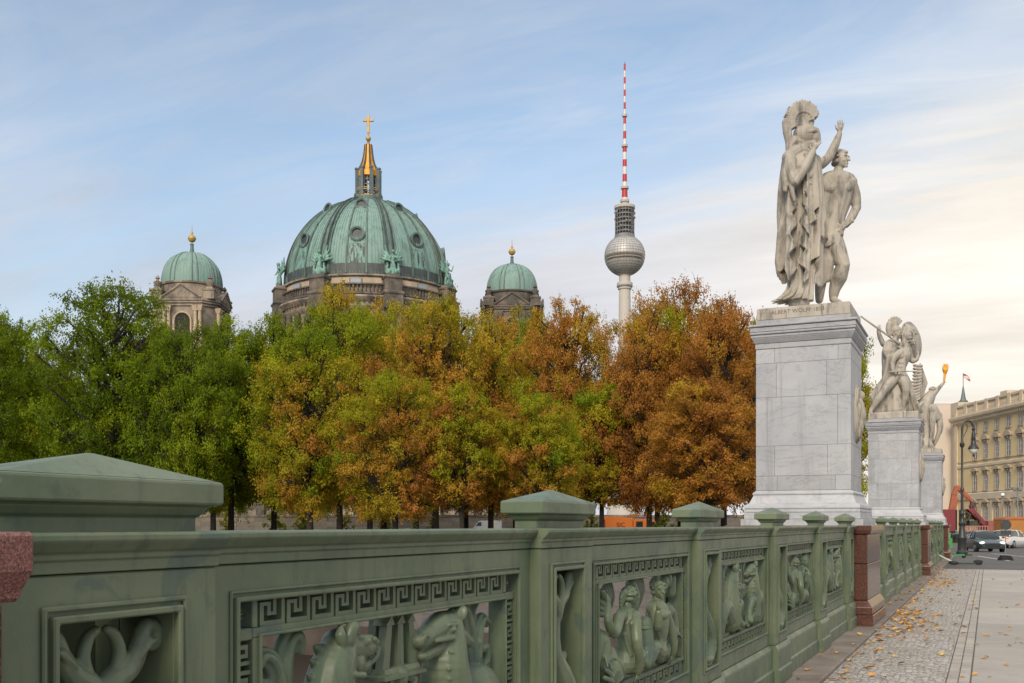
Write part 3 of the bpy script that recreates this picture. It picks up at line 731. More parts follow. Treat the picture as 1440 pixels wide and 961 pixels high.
def tritons():
    m = MB()
    def figure(x, hx, face, armL, armR, tilt):
        yf = -.035
        m.chain([q(x, .595, yf), q(x + tilt * .3, .645, yf), q(x + tilt * .6, .70, yf - .01), q(x + tilt, .765, yf - .005), q(x + tilt, .795, yf)], [.056, .046, .050, .060, .050], 4, 14)
        for s in (-1, 1):
            m.ell(q(x + tilt + s * .027, .768, yf - .040), (.032, .024, .024)); m.ell(q(x + tilt + s * .070, .800, yf), (.030, .030, .028))
            m.chain([q(x + tilt + s * .012, .822, yf), q(x + tilt + s * .055, .812, yf)], [.018, .022], 2)
            for kk in range(4): m.ell(q(x + tilt * .5 + s * .016, .728 - kk * .027, yf - .042 + .003 * kk), (.0145, .012, .0115))
            m.limb(q(x + tilt * .6 + s * .046, .72, yf - .01), q(x + s * .030, .63, yf - .035), .012, .010, 7)
        m.chain([q(x + tilt, .81, yf), q(hx, .865, yf)], [.025, .021], 2)
        face_head(m, q(hx + face * .004, .885, yf - .01), .038, (face * .6, -.8, 0), seed=int(abs(x) * 100))
        for kk in range(6): m.chain([q(hx - face * .03, .91 - kk * .006, yf), q(hx - face * (.052 + .004 * (kk % 2)), .885 - kk * .008, yf + .01), q(hx - face * .045, .85 - kk * .004, yf + .01)], [.010, .010, .005], 2, 6)
        for pts in (armL, armR):
            m.chain([q(p_[0], p_[1], p_[2] - .02) for p_ in pts], [.026, .024, .018, .014][:len(pts)], 4, 12)
            a_, b_ = Vector(q(pts[-2][0], pts[-2][1], pts[-2][2] - .02)), Vector(q(pts[-1][0], pts[-1][1], pts[-1][2] - .02))
            hand(m, b_, b_ - a_, Vector((0, -1, 0)), .062, .35, .3)
    figure(-.26, -.235, 1, [(-.36, .80, -.02), (-.45, .74, -.03), (-.53, .80, -.03), (-.50, .86, -.02)], [(-.26, .80, -.06), (-.31, .70, -.085), (-.27, .60, -.085), (-.25, .55, -.07)], .01)
    figure(.21, .215, -1, [(.13, .80, -.03), (.085, .72, -.06), (.06, .79, -.07)], [(.30, .795, -.02), (.335, .69, -.05), (.36, .60, -.06), (.37, .56, -.05)], 0)
    # fish tails
    m.chain([q(-.26, .60), q(-.32, .555), q(-.42, .56), q(-.50, .63), q(-.52, .71), q(-.56, .70), q(-.595, .60), q(-.585, .53)], [.054, .052, .060, .064, .054, .045, .034, .024], 5, 14)
    m.chain([q(.21, .59), q(.30, .555), q(.42, .56), q(.53, .60), q(.555, .69), q(.50, .76), q(.45, .72), q(.455, .63)], [.052, .046, .052, .052, .048, .042, .034, .024], 5, 14)
    m.chain([q(.17, .60, -.04), q(.08, .62, -.06), q(.03, .56, -.06)], [.045, .035, .02], 3); m.chain([q(-.24, .58, -.05), q(-.13, .61, -.05), q(-.10, .55, -.05)], [.045, .04, .02], 3)
    # shells: ribbed fans
    def shell(cx, cz, r, a0, a1, n=9, y=.022):
        for k in range(n):
            a = a0 + (a1 - a0) * k / (n - 1)
            m.chain([q(cx, cz, y), q(cx + r * .6 * math.cos(a), cz + r * .6 * math.sin(a), y - .015), q(cx + r * math.cos(a), cz + r * math.sin(a), y)], [.006, .0115, .0125], 2, 7)
    shell(-.33, .80, .14, 1.35, 3.0); shell(.09, .80, .15, 1.2, 2.9); shell(.47, .80, .14, 1.2, 2.1, 5); shell(-.56, .88, .07, .5, 2.6, 5); shell(-.47, .52, .11, .4, 2.7, 8, -.05)
    # raised arm, horn, boot-like conch
    m.chain([q(.35, .74), q(.37, .82), q(.41, .88)], [.028, .022, .02], 3); m.ell(q(.43, .91), (.04, .035, .04)); m.ell(q(.50, .92), (.03, .03, .045))
    m.chain([q(.035, .735, -.03), q(.03, .67, -.04), q(.03, .61, -.04), q(-.01, .56, -.05)], [.04, .036, .045, .03], 3); m.ell(q(.03, .72, -.03), (.045, .042, .012))
    m.chain([q(-.06, .80), q(-.05, .87), q(-.08, .93)], [.03, .036, .025], 3); m.chain([q(.57, .85), q(.575, .92)], [.03, .03], 2)
    m.chain([q(-.59, .76), q(-.58, .84)], [.028, .02], 2)
    for x, z, a in ((-.43, .90, .6), (-.60, .93, -.5), (.30, .90, .9), (.34, .93, 1.4), (.585, .76, 1.2), (-.13, .66, .8), (.12, .66, -.8), (.40, .66, .7)):
        m.ell(q(x, z, .01), (.045, .018, .022), Matrix.Rotation(a, 3, 'Y'))
    m.box(-.615, .615, YR - .02, YR + .02, .508, .526)
    for cx_, z0_, s_ in ((-.50, .60, 1), (.50, .60, -1)):
        for k in range(9): m.limb(q(cx_ + s_ * (.075 - .016 * k), .66 + .012 * k - .0016 * k * k, -.045), q(cx_ + s_ * (.062 - .016 * k), .62 + .012 * k - .0016 * k * k, -.062), .006, .005, 6)
    return m
HORSE_ME = remesh(horse_relief(), 'sea_horse', .0031, 1)
DRAGON_ME = remesh(dragon_relief(), 'sea_dragon', .0031, 1)
TRID_ME = trident().mesh('trident', smooth=40)
TRIT_ME = remesh(tritons(), 'tritons', .0032, 1)
NBACK_ME = MB().box(NX0 - .05, NX1 + .05, DB + .075, DB + .085, NZ0 - .05, NZ1 + .05).box(NX0 - .012, NX0 - .002, DB + .012, DB + .074, NZ0 - .02, NZ1 + .02).box(NX1 + .002, NX1 + .012, DB + .012, DB + .074, NZ0 - .02, NZ1 + .02).mesh('niche_back')
def make_span(label):
    sp_ = thing('bridge_railing', label, 'railing', (0, 0, 0), PI / 2, 'green cast iron railing spans')
    for k in range(6):
        po = obj('post', POST_ME, GREEN, sp_); po.location = (S0 + hw + PITCH * k, 0, 0)
        for nm, me in (('niche_frame', PFRAME_ME), ('rail_moulding', PRAIL_ME), ('plinth', PBASE_ME), ('cap', CAP_ME), ('dolphin_ornament', FISH_ME)): obj(nm, me, GREEN, po)
        obj('niche_back', NBACK_ME, GREEN, po)
    RM, BM = MB(), MB(); moulding(RM, -W2 - .02, W2 + .02, DF, RAILP, DB + .03); moulding(BM, -W2 - .02, W2 + .02, DF, BASEP, DB + .04)
    rme, bme = RM.mesh('rail_moulding', bevel=.0015), BM.mesh('plinth', bevel=.002)
    for k in range(5):
        pn = obj('panel', PANEL_ME, GREEN, sp_); pn.location = (S0 + PW + W2 + PITCH * k, 0, 0)
        for nm, me in (('rail_moulding', rme), ('plinth', bme), ('panel_frame', PANFRAME_ME), ('inner_rail', INNER_ME), *[('greek_key_frieze', x) for x in KEYS], *[('rosette', x) for x in ROS]): obj(nm, me, GREEN, pn)
        if k % 2 == 0:
            for nm, me in (('sea_horse', HORSE_ME), ('sea_dragon', DRAGON_ME), ('trident', TRID_ME)): obj(nm, me, GREEN, pn)
        else: obj('triton_pair', TRIT_ME, GREEN, pn)
    return sp_
span = make_span('nearest green iron railing span, with sea horse and triton panels between the two granite piers')
for k, lb in ((1, 'green iron railing span between the first and second grey statue pedestals'), (2, 'farthest green iron railing span, short and narrow in view, ending near the street lamp')):
    c = copy_tree(span); c.location = (0, PERIOD * k, 0); c['label'] = lb

# ================================================================== GRANITE PIERS AND MARBLE PEDESTALS
def pier(k, label, near=False):
    y0 = 12.44 + PERIOD * k; y1 = y0 + 1.60
    t_ = thing('granite_pier', label, 'stone pier', (0, y0, 0), 0, 'red granite piers in the railing')
    m = MB(); m.box(-2.9, -1.26, .03, 1.534, .33, .745); m.box(-2.9, -1.262, .032, 1.532, .750, 1.09); m.build('shaft', GRANITE, t_, bevel=.006)
    m = MB(); m.stack((-2.06, .77), [(.865, .03), (.865, .16)], asp=-.07); m.stack((-2.06, .77), [(.852, .164), (.852, .25), (.835, .275), (.80, .327)], asp=-.07); m.build('plinth', GRANITE, t_, bevel=.006)
    mm = MB(); mm.stack((-2.06, .77), [(.832, 1.092), (.834, 1.105), (.845, 1.135), (.845, 1.190)], asp=-.07); mm.build('cap_slab', PINK if near else GRANITE, t_, bevel=.006)
    return t_
pier(-1, 'pinkish granite pier cut off by the left edge, beside the nearest railing post', True)
pier(0, 'polished red granite pier under the first and tallest statue pedestal')
pier(1, 'polished red granite pier under the second statue pedestal, halfway along the walk')
pier(2, 'small far red granite pier at the end of the railing by the street lamp')
PC = (-2.026, 13.255)
def pedestal(k, label, text):
    t_ = thing('statue_pedestal', label, 'pedestal', (PC[0], PC[1] + PERIOD * k, 0), 0, 'grey marble statue pedestals')
    m = MB(); m.stack((0, 0), [(.71, 1.184), (.71, 1.265)]); m.stack((0, 0), [(.675, 1.268), (.675, 1.345)])
    m.stack((0, 0), [(.672, 1.348), (.672, 1.372), (.665, 1.378), (.675, 1.400), (.668, 1.432), (.640, 1.450), (.622, 1.458), (.616, 1.475), (.600, 1.51), (.585, 1.545), (.582, 1.558), (.590, 1.562), (.592, 1.580), (.575, 1.592), (.557, 1.612)])
    o = m.build('base_moulding', MARBLE_G, t_, bevel=.003); set_tint(o.data, [(1.18, 1.18, 1.17, 1)] * len(o.data.vertices))
    # shaft blocks, front/back and sides
    rows = [(1.614, 1.79, [-.30, .38]), (1.79, 2.155, [-.33, .29]), (2.155, 2.745, [-.42, .405]), (2.745, 3.16, [-.31, .28]), (3.16, 3.335, [-.33, .41])]
    bl = []
    H = .555; g = .0013
    for (z0, z1, cuts) in rows:
        xs_ = [-H] + cuts + [H]
        for i in range(3):
            bl.append((xs_[i] + (g if i else 0), xs_[i + 1] - (g if i < 2 else 0), -H, -.20, z0 + g, z1 - g)); bl.append((xs_[i] + (g if i else 0), xs_[i + 1] - (g if i < 2 else 0), .20, H, z0 + g, z1 - g))
        bl.append((H - .35, H, -.20 + g, .20 - g, z0 + g, z1 - g)); bl.append((-H, -H + .35, -.20 + g, .20 - g, z0 + g, z1 - g))
    tinted_blocks(bl, 'shaft', MARBLE_G, t_, bevel=.0012, seed=3 + k, lo=.92, hi=1.10)
    MB().box(-H + .012, H - .012, -H + .012, H - .012, 1.6, 3.34).build('joint_core', JOINT, t_)
    m = MB(); m.stack((0, 0), [(.557, 3.337), (.562, 3.345), (.562, 3.40), (.556, 3.403)])
    m.stack((0, 0), [(.566, 3.4055), (.570, 3.412), (.580, 3.43), (.597, 3.462), (.600, 3.472), (.606, 3.478), (.606, 3.50), (.595, 3.503)])
    m.stack((0, 0), [(.600, 3.506), (.614, 3.512), (.618, 3.525), (.612, 3.537), (.606, 3.540)])
    m.stack((0, 0), [(.616, 3.543), (.616, 3.592), (.610, 3.595)]); m.stack((0, 0), [(.620, 3.598), (.632, 3.604), (.634, 3.615), (.630, 3.628), (.60, 3.634)])
    m.stack((0, 0), [(.555, 3.636), (.555, 3.690)])
    o = m.build('cornice', MARBLE_G, t_, bevel=.002); set_tint(o.data, [(.93, .93, .94, 1)] * len(o.data.vertices))
    # oval shield on the side towards the walk
    s = MB(); ex = H + .0
    R90 = Matrix.Rotation(PI / 2, 4, 'Y')
    for i, (rr, th) in enumerate(((1.0, .02), (.93, .04), (.80, .028))):
        pts = [(math.cos(2 * PI * j / 40) * .225 * rr, 2.555 + math.sin(2 * PI * j / 40) * .36 * rr) for j in range(40)]
        s.prism(pts, ex, ex + th, 'x')
    s.chain([(ex + .03, 0, 2.36), (ex + .045, .0, 2.55), (ex + .035, .0, 2.72)], [.05, .075, .04], 3); s.ell((ex + .05, .02, 2.78), (.05, .045, .06))
    for sg in (-1, 1):
        s.chain([(ex + .03, sg * .03, 2.68), (ex + .04, sg * .13, 2.62), (ex + .03, sg * .14, 2.44)], [.04, .035, .02], 3); s.chain([(ex + .03, sg * .04, 2.45), (ex + .03, sg * .07, 2.28)], [.04, .03], 2)
    obj('shield_medallion', s.mesh('shield_medallion', smooth=40), MARBLE_W, t_)
    return t_
pedestal(0, 'tall grey marble pedestal nearest the camera, carrying the helmeted goddess and youth', None)
pedestal(1, 'grey marble pedestal second in the row, carrying the two fighters with round shield', None)
pedestal(2, 'grey marble pedestal third in the row, partly hidden, carrying the winged figure with torch', None)
# ================================================================== TREES
def leaf_material():
    t = NT('autumn_leaves')
    at = t.n('Attribute', attribute_name='hue'); oi = t.n('ObjectInfo'); cs = t.n('SeparateColor'); t.l(oi.outputs['Color'], cs.inputs[0])
    a2 = t.n('Attribute', attribute_name='val')
    # amount of autumn = the tree's own turn + this leaf clump's difference
    f = t.math('ADD', cs.outputs[0], t.math('MULTIPLY', at.outputs['Fac'], cs.outputs[1]), True)
    c = t.ramp(f, [(0, (.085, .145, .006)), (.18, (.170, .245, .009)), (.36, (.285, .290, .014)), (.52, (.380, .275, .022)), (.66, (.440, .220, .034)), (.82, (.370, .150, .034)), (1, (.235, .088, .026))])
    c = t.mix(1.0, c, a2.outputs['Color'], 'MULTIPLY')
    d = t.n('BsdfDiffuse'); tr = t.n('BsdfTranslucent'); g = t.n('BsdfGlossy'); g.inputs['Roughness'].default_value = .6
    t.l(c, d.inputs[0]); t.l(t.mix(.35, c, (.50, .44, .01)), tr.inputs[0]); 
    m1 = t.n('MixShader'); m1.inputs[0].default_value = .42; t.l(d.outputs[0], m1.inputs[1]); t.l(tr.outputs[0], m1.inputs[2])
    m2 = t.n('MixShader'); m2.inputs[0].default_value = .008; t.l(m1.outputs[0], m2.inputs[1]); t.l(g.outputs[0], m2.inputs[2])
    t.l(m2.outputs[0], t.o.inputs[0]); t.t.nodes.remove(t.b); return t.m
LEAF = leaf_material()
def make_tree(seed, H, Wd, nclump, nleaf, leaf=.17, low=.16):
    """unit design in metres: height H, crown width Wd.  returns trunk mesh, crown mesh"""
    rs = np.random.RandomState(seed); rnd = random.Random(seed)
    tr = MB()
    lean = (rnd.uniform(-.25, .25), rnd.uniform(-.25, .25))
    fork = H * rnd.uniform(.24, .30)
    r0 = .020 * H + .03
    tr.tube([(0, 0, -.3), (0, 0, .1), (lean[0] * .2, lean[1] * .2, fork * .5), (lean[0] * .5, lean[1] * .5, fork)], [r0 * 1.5, r0 * 1.1, r0 * .95, r0 * .9], 10)
    # leader
    lead = [Vector((lean[0] * .5, lean[1] * .5, fork))]
    for k in range(1, 5):
        lead.append(lead[-1] + Vector((rnd.uniform(-.3, .3), rnd.uniform(-.3, .3), (H * .82 - fork) / 4)))
    tr.tube(lead, [r0 * .85, r0 * .6, r0 * .4, r0 * .22, r0 * .08], 7)
    # clumps: points in an uneven egg, thinner inside
    cen = []; rad = []
    tries = 0
    lob = [rnd.uniform(0, 6.28) for _ in range(4)]
    while len(cen) < nclump and tries < 20000:
        tries += 1
        u = rnd.random(); h = low + (1.0 - low) * u
        # egg profile of crown radius by height
        hh = (h - low) / (1 - low)
        pr = .50 + .50 * math.sin(hh / .42 * PI / 2) if hh < .42 else max(0.0, 1 - ((hh - .42) / .60) ** 2.5) ** .55
        az = rnd.uniform(0, 2 * PI)
        wob = 1 + .16 * math.sin(2 * az + lob[0] + 4 * h) + .13 * math.sin(3 * az + lob[1] - 5 * h) + .10 * math.sin(5 * az + lob[2] + 9 * h)
        rr = Wd / 2 * pr * wob * (1 - (rnd.random() ** 2.0) * .8)
        p = Vector((rr * math.cos(az) + lean[0], rr * math.sin(az) + lean[1], h * H * (1 + .035 * math.sin(2 * az + lob[3]))))
        cr_ = rnd.uniform(.55, 1.35) * Wd * .112
        if any((p - q_).length < .62 * (cr_ + r_) * .8 for q_, r_ in zip(cen, rad)): continue
        cen.append(p); rad.append(cr_)
    # limbs to the clumps
    for p, r_ in zip(cen, rad):
        if rnd.random() < .72:
            zt = max(fork * .95, min(H * .8, p.z - .55 * math.hypot(p.x, p.y) - .4))
            k = (zt - fork) / max(.1, H * .82 - fork) * 4; k0 = int(max(0, min(3, k))); st = lead[k0].lerp(lead[k0 + 1], max(0, min(1, k - k0)))
            md = st.lerp(p, .5) + Vector((rnd.uniform(-.25, .25), rnd.uniform(-.25, .25), rnd.uniform(.0, .5)))
            rb = r0 * (.44 if (p - st).length > 2.2 else .26)
            tr.tube([st, st.lerp(md, .5) + Vector((0, 0, -.08)), md, md.lerp(p, .6) + Vector((rnd.uniform(-.15, .15), rnd.uniform(-.15, .15), 0)), p + Vector((0, 0, r_ * .4))], [rb, rb * .8, rb * .55, rb * .35, rb * .12], 5, False)
            for _ in range(2):
                e_ = p + Vector((rnd.uniform(-1, 1), rnd.uniform(-1, 1), rnd.uniform(-.3, 1))) * r_ * .9
                tr.tube([md.lerp(p, .5), p.lerp(e_, .3), e_], [rb * .3, rb * .2, .008], 4, False)
    # leaves
    C = np.array([tuple(c) for c in cen]); Rr = np.array(rad); n = len(C)
    wgt = Rr ** 2; idx = rs.choice(n, nleaf, p=wgt / wgt.sum())
    # each clump is a handful of twigs; leaves sit on them, so that the clump edge is ragged
    ntw = 16
    tw = rs.normal(size=(n, ntw, 3)); tw[..., 2] = tw[..., 2] * .75 + .18
    tw /= np.linalg.norm(tw, axis=2, keepdims=True); tl = rs.uniform(.55, 1.28, (n, ntw, 1))
    ti = rs.randint(0, ntw, nleaf); along = rs.uniform(.25, 1.0, (nleaf, 1)) ** .7
    d = tw[idx, ti] * tl[idx, ti] * along
    P0 = C[idx] + d * Rr[idx][:, None] * np.array([1.08, 1.08, .84]) + rs.normal(size=(nleaf, 3)) * .13 * Rr[idx][:, None]
    P0[:, 2] -= .10 * (1 - along[:, 0]) * Rr[idx]
    # stray leaf sprays above/at outline
    nrm = rs.normal(size=(nleaf, 3)) * .75 + np.array([0, 0, .55]) + 1.25 * d; nrm /= np.linalg.norm(nrm, axis=1, keepdims=True)
    a = np.cross(nrm, rs.normal(size=(nleaf, 3))); a /= np.linalg.norm(a, axis=1, keepdims=True); b = np.cross(nrm, a)
    s = leaf * rs.uniform(.65, 1.25, (nleaf, 1))
    V = np.empty((nleaf, 4, 3), dtype=np.float32)
    V[:, 0] = P0 - a * s * .6; V[:, 1] = P0 + b * s * .42 - a * s * .05 + nrm * s * .10; V[:, 2] = P0 + a * s * .6; V[:, 3] = P0 - b * s * .42 - a * s * .05 + nrm * s * .10
    me = bpy.data.meshes.new('crown'); me.vertices.add(nleaf * 4); me.vertices.foreach_set('co', V.ravel())
    me.loops.add(nleaf * 4); me.loops.foreach_set('vertex_index', np.arange(nleaf * 4, dtype=np.int32)); me.polygons.add(nleaf)
    me.polygons.foreach_set('loop_start', np.arange(0, nleaf * 4, 4, dtype=np.int32)); me.update()
    # hue: limbs of the tree turn at different times (smooth over the crown), clump jitter, leaf jitter
    fx = np.sin(C[:, 0] * 6.5 / Wd + lob[0]) + np.sin(C[:, 1] * 7 / Wd + lob[1]) + np.sin(C[:, 2] * 9 / H + lob[2])
    ch = .20 * fx + rs.normal(size=n) * .30
    hue = ch[idx] + rs.normal(size=nleaf) * .08 + .65 * (.54 - P0[:, 2] / H) + .12 * (np.linalg.norm(d, axis=1) - .6)
    at = me.attributes.new('hue', 'FLOAT', 'FACE'); at.data.foreach_set('value', hue.astype(np.float32))
    vv = np.ones((nleaf, 4), dtype=np.float32); k = (rs.uniform(.88, 1.12, nleaf) * (1 + .10 * rs.normal(size=n)[idx]))
    vv[:, :3] = k[:, None]
    a2 = me.color_attributes.new('val', 'FLOAT_COLOR', 'CORNER'); a2.data.foreach_set('color', np.repeat(vv, 4, axis=0).ravel())
    tm = tr.mesh('trunk', smooth=60)
    return tm, me
DES = [make_tree(11 + i, 15.0, 10.5 + .6 * (i % 3), 175 + 8 * i, 84000, .140, .19) for i in range(5)]
LOWD = [make_tree(41 + i, 15.0, 10.5 + .6 * (i % 3), 130, 60000, .17, .30) for i in range(5)]
TREE_N = [0]
def tree(X, Z, topY, hwpx, amt, spread, label, des, rot, group='lime trees of the park', low=None):
    base = ground_at(X, Z)
    H = EYE + (HOR - topY) * Z / F - base.z
    Wd = 2.22 * hwpx * Z / F
    t_ = thing('lime_tree', label, 'tree', base, rot, group)
    sx = Wd / (10.5 + .6 * (des % 3)); sz = H / 15.4
    t_.scale = (sx, sx, sz)
    tm, cm = (LOWD if topY >= 538 else DES)[des]
    obj('trunk', tm, BARK, t_); c = obj('crown', cm, LEAF, t_); c.color = (amt + (.07 if X > 465 else .03), spread, 0, 1)
    TREE_N[0] += 1
    return t_
T = [
 # X, Z, top, half width px, autumn, spread, label, design, rotation
 (-38, 74, 425, 78, .06, .22, 'dark green tree cut off by the left edge of the picture', 0, .3),
 (22, 92, 452, 60, .16, .25, 'olive tree by the left edge, lower than the tall green tree beside it', 1, 1.3),
 (84, 84, 505, 52, .08, .2, 'low green tree in the dip left of the tallest green tree', 2, 2.4),
 (160, 72, 396, 84, .09, .24, 'tall bright green tree left of the left corner tower', 3, .2),
 (262, 70, 462, 64, .10, .26, 'green tree right below the left corner tower', 4, 4.0),
 (325, 78, 455, 62, .12, .22, 'green tree between the left corner tower and the great dome, slim trunk', 0, 3.5),
 (385, 80, 448, 60, .26, .35, 'yellowish green tree below the left edge of the great dome', 1, 5.2),
 (478, 82, 414, 74, .34, .36, 'tall yellow green tree in front of the great dome', 2, .9),
 (436, 66, 462, 70, .36, .42, 'tree with rust brown skirts in front of the tall yellow green one', 3, 2.2),
 (540, 88, 430, 58, .42, .34, 'yellow and orange tree just right of the great dome axis', 0, 5.7),
 (612, 78, 418, 72, .52, .34, 'tall orange tree under the right edge of the great dome', 3, 4.4),
 (556, 62, 520, 66, .48, .42, 'orange tree lower than and between the two tall orange trees', 1, 2.9),
 (690, 84, 452, 66, .52, .34, 'orange and yellow tree below the right corner tower', 2, 3.3),
 (650, 62, 545, 56, .50, .34, 'low green and orange tree with forked dark limbs, in front of the orange ones', 4, .4),
 (742, 92, 440, 50, .40, .3, 'yellow green treetop just right of the right corner tower', 1, .1),
 (800, 76, 428, 60, .62, .32, 'orange brown tree left of the slim television tower', 0, 2.0),
 (760, 62, 560, 56, .42, .36, 'low green and brown tree behind the nearest small post cap', 2, 5.0),
 (846, 72, 545, 52, .52, .4, 'low dark tree below the television tower, gap of sky above it', 3, 3.7),
 (913, 72, 436, 62, .70, .30, 'russet tree right of the television tower, slim dark trunk', 4, 2.6),
 (958, 76, 408, 74, .74, .28, 'tallest russet tree between the television tower and the nearest pedestal', 2, 1.6),
 (1018, 68, 426, 64, .80, .25, 'russet brown tree touching the left side of the nearest pedestal', 0, .7),
 (985, 62, 540, 70, .74, .32, 'low rust tree in front of the tall russet trees', 1, 4.7),
 (1085, 78, 440, 58, .62, .3, 'russet tree mostly hidden behind the nearest pedestal', 3, 5.5),
 (1180, 84, 470, 50, .34, .25, 'olive tree showing as a narrow strip between the first two pedestals', 4, 3.0),
]
for a in T: tree(*a)
# second rank, seen through the gaps
for i, (X, Z, ty, hw_, am) in enumerate([(205, 104, 470, 60, .10), (300, 108, 500, 60, .14), (430, 110, 505, 60, .25), (520, 112, 520, 60, .34), (585, 108, 500, 60, .42), (655, 112, 520, 60, .44), (725, 110, 520, 60, .4), (790, 106, 520, 60, .45), (925, 108, 500, 60, .5), (1000, 108, 500, 60, .5), (110, 108, 560, 60, .1), (40, 108, 540, 60, .12)]):
    tree(X, Z, ty, hw_, am, .25, 'tree of the rear rank, filling the gaps low behind the front park trees', i % 5, i * 1.7, 'rear rank of park trees')
# ================================================================== CATHEDRAL
# local frame: x to the right of the picture, y away from the camera, z up (rotated by the camera's yaw)
ZD = 235.0; KD = ZD / F
def dz(Y, Z=ZD): return EYE + (HOR - Y) * Z / F
o0 = P(518, HOR, ZD)
dom = thing('cathedral', 'domed sandstone cathedral with green copper dome, gilded lantern and two corner towers', 'cathedral', (o0.x, o0.y, 0), YAW)
def windows_ring(mb, n, r, z0, z1, wd, a_off): pass
# --- body
b = MB(); b.box(-50, 42, -6, 46, -.8, 27.0); b.box(-50.6, 42.6, -6.6, 46.6, 27.0, 28.2); b.box(-50.4, 42.4, -6.35, -5.9, -.8, 2.0)
b.build('nave_wall', SAND, dom)
for x in (-38, -28, 20, 30):
    m = MB(); m.box(x - 2.2, x + 2.2, -6.45, -6.0, 6, 19); m.lathe([(2.2, -6.45), (2.2, -6.0)], 24) if False else None
    wv = m.build('window', SAND_LT, dom); MB().box(x - 1.5, x + 1.5, -6.5, -6.44, 6.7, 18).build('pane', GLASSD, wv)
for x in (-46, -33, -23, 15, 25, 35, 40):
    MB().box(x - .9, x + .9, -6.9, -6.0, 2.0, 26.9).build('pilaster', SAND_DK, dom)
for x in (-14, 0, -28 + 14.0 + 28):
    m = MB(); m.box(x - 3, x + 3, -9.0, -6.0, -.8, 22); pt = m.build('portal', SAND, dom)
    MB().box(x - 2, x + 2, -9.1, -8.95, -.6, 13).build('doorway', DARK, pt)
dq = lambda Y: dz(Y + 9)
# --- drum
RD = 114 * KD
dr = MB()
dr.lathe([(RD * 1.05, 24), (RD * 1.05, dq(452)), (RD * 1.08, dq(449)), (RD * 1.09, dq(446)), (RD * 1.05, dq(445)), (RD * 1.05, dq(441)), (RD * 1.085, dq(438)), (RD * 1.105, dq(435)), (RD * 1.105, dq(433)), (RD * 1.05, dq(431.5)), (RD * 1.02, dq(431)), (RD * 1.02, dq(407.5)), (RD * 1.045, dq(406.5)), (RD * 1.045, dq(404.5)), (RD * .99, dq(404))], 96)
dr.build('drum', SAND, dom, smooth=30)
up = MB(); up.lathe([(RD * 1.022, dq(427)), (RD * 1.022, dq(409)), (RD * 1.0, dq(409)), (RD * 1.0, dq(427))], 96, close=False)
up.build('upper_drum_band', SAND_LT, dom, smooth=30)
# dentils + lower drum columns
dn = MB()
for k in range(110):
    a = 2 * PI * k / 110; c_, s_ = math.cos(a), math.sin(a); r = RD * 1.078
    dn.tube([(r * c_, r * s_, dq(441.2)), (r * c_, r * s_, dq(438.6))], .26, 4)
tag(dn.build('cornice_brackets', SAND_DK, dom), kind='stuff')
for k in range(40):
    a = 2 * PI * (k + .5) / 40
    if math.sin(a) > .25: continue
    m = MB(); m.tube([(RD * 1.085 * math.cos(a), RD * 1.085 * math.sin(a), 25), (RD * 1.085 * math.cos(a), RD * 1.085 * math.sin(a), dq(452))], [.7, .6], 8)
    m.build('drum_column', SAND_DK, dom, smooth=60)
# balustrade ring
bal = MB(); rb = RD * 1.055
bal.lathe([(rb - .35, dq(419)), (rb + .35, dq(419)), (rb + .35, dq(417.2)), (rb - .35, dq(417.2))], 96, close=False)
bal.lathe([(rb - .35, dq(431)), (rb + .35, dq(431)), (rb + .35, dq(428.6)), (rb - .35, dq(428.6))], 96, close=False)
for k in range(150):
    a = 2 * PI * k / 150
    if math.sin(a) > .35: continue
    p = (rb * math.cos(a), rb * math.sin(a)); z0, z1 = dq(428.8), dq(419)
    bal.tube([(p[0], p[1], z0), (p[0], p[1], z0 + (z1 - z0) * .35), (p[0], p[1], z1 - .3), (p[0], p[1], z1)], [.16, .27, .13, .2], 6)
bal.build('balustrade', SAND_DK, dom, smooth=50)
# --- dome shell
z0d, Hd = dq(404), (413 - 284) * KD
def dome_r(t): return .985 * max(0.0, 1 - t ** 2.1) ** (1 / 1.8) + .015
ts = [0, .02, .05, .1, .16, .23, .3, .38, .46, .54, .61, .68, .74, .80, .85, .895, .93, .955, .975, .99]
prof = [(RD * dome_r(t), z0d + Hd * t) for t in ts]
sh_ = MB(); sh_.lathe(prof, 128)
dome = sh_.build('dome', COPPER, dom, smooth=40)
# dark lead band at the foot
MB().lathe([(RD * 1.004, z0d - .2), (RD * 1.006, z0d + 2.2), (RD * 1.001, z0d + 2.35), (RD * .98, z0d + 2.3)], 128, close=False).build('lead_band', COPPER_DK, dome, smooth=40)
MB().lathe([(RD * 1.03, z0d - .6), (RD * 1.035, z0d - .1), (RD * 1.0, z0d + .1)], 128, close=False).build('base_ring', COPPER_RIB, dome, smooth=40)
def rib(a, wd, hgt, t0, t1, mb, n=22):
    for i in range(n):
        ta, tb = t0 + (t1 - t0) * i / n, t0 + (t1 - t0) * (i + 1) / n
        q0 = []
        for t in (ta, tb):
            r, z = RD * dome_r(t), z0d + Hd * t
            sc_ = .45 + .55 * r / RD
            for (da, dr_) in ((-wd * sc_, -.05), (wd * sc_, -.05), (wd * sc_ * .8, hgt), (-wd * sc_ * .8, hgt)):
                nx = dome_r(t) ** 1.0; nz = t ** 1.0; nl = math.hypot(nx, nz)
                rr = r + dr_ * nx / nl; zz_ = z + dr_ * nz / nl
                q0.append((rr * math.cos(a) - da * math.sin(a), rr * math.sin(a) + da * math.cos(a), zz_))
        mb.add(q0, [(0, 1, 5, 4), (1, 2, 6, 5), (2, 3, 7, 6), (3, 0, 4, 7)])
ANG0 = -PI / 2
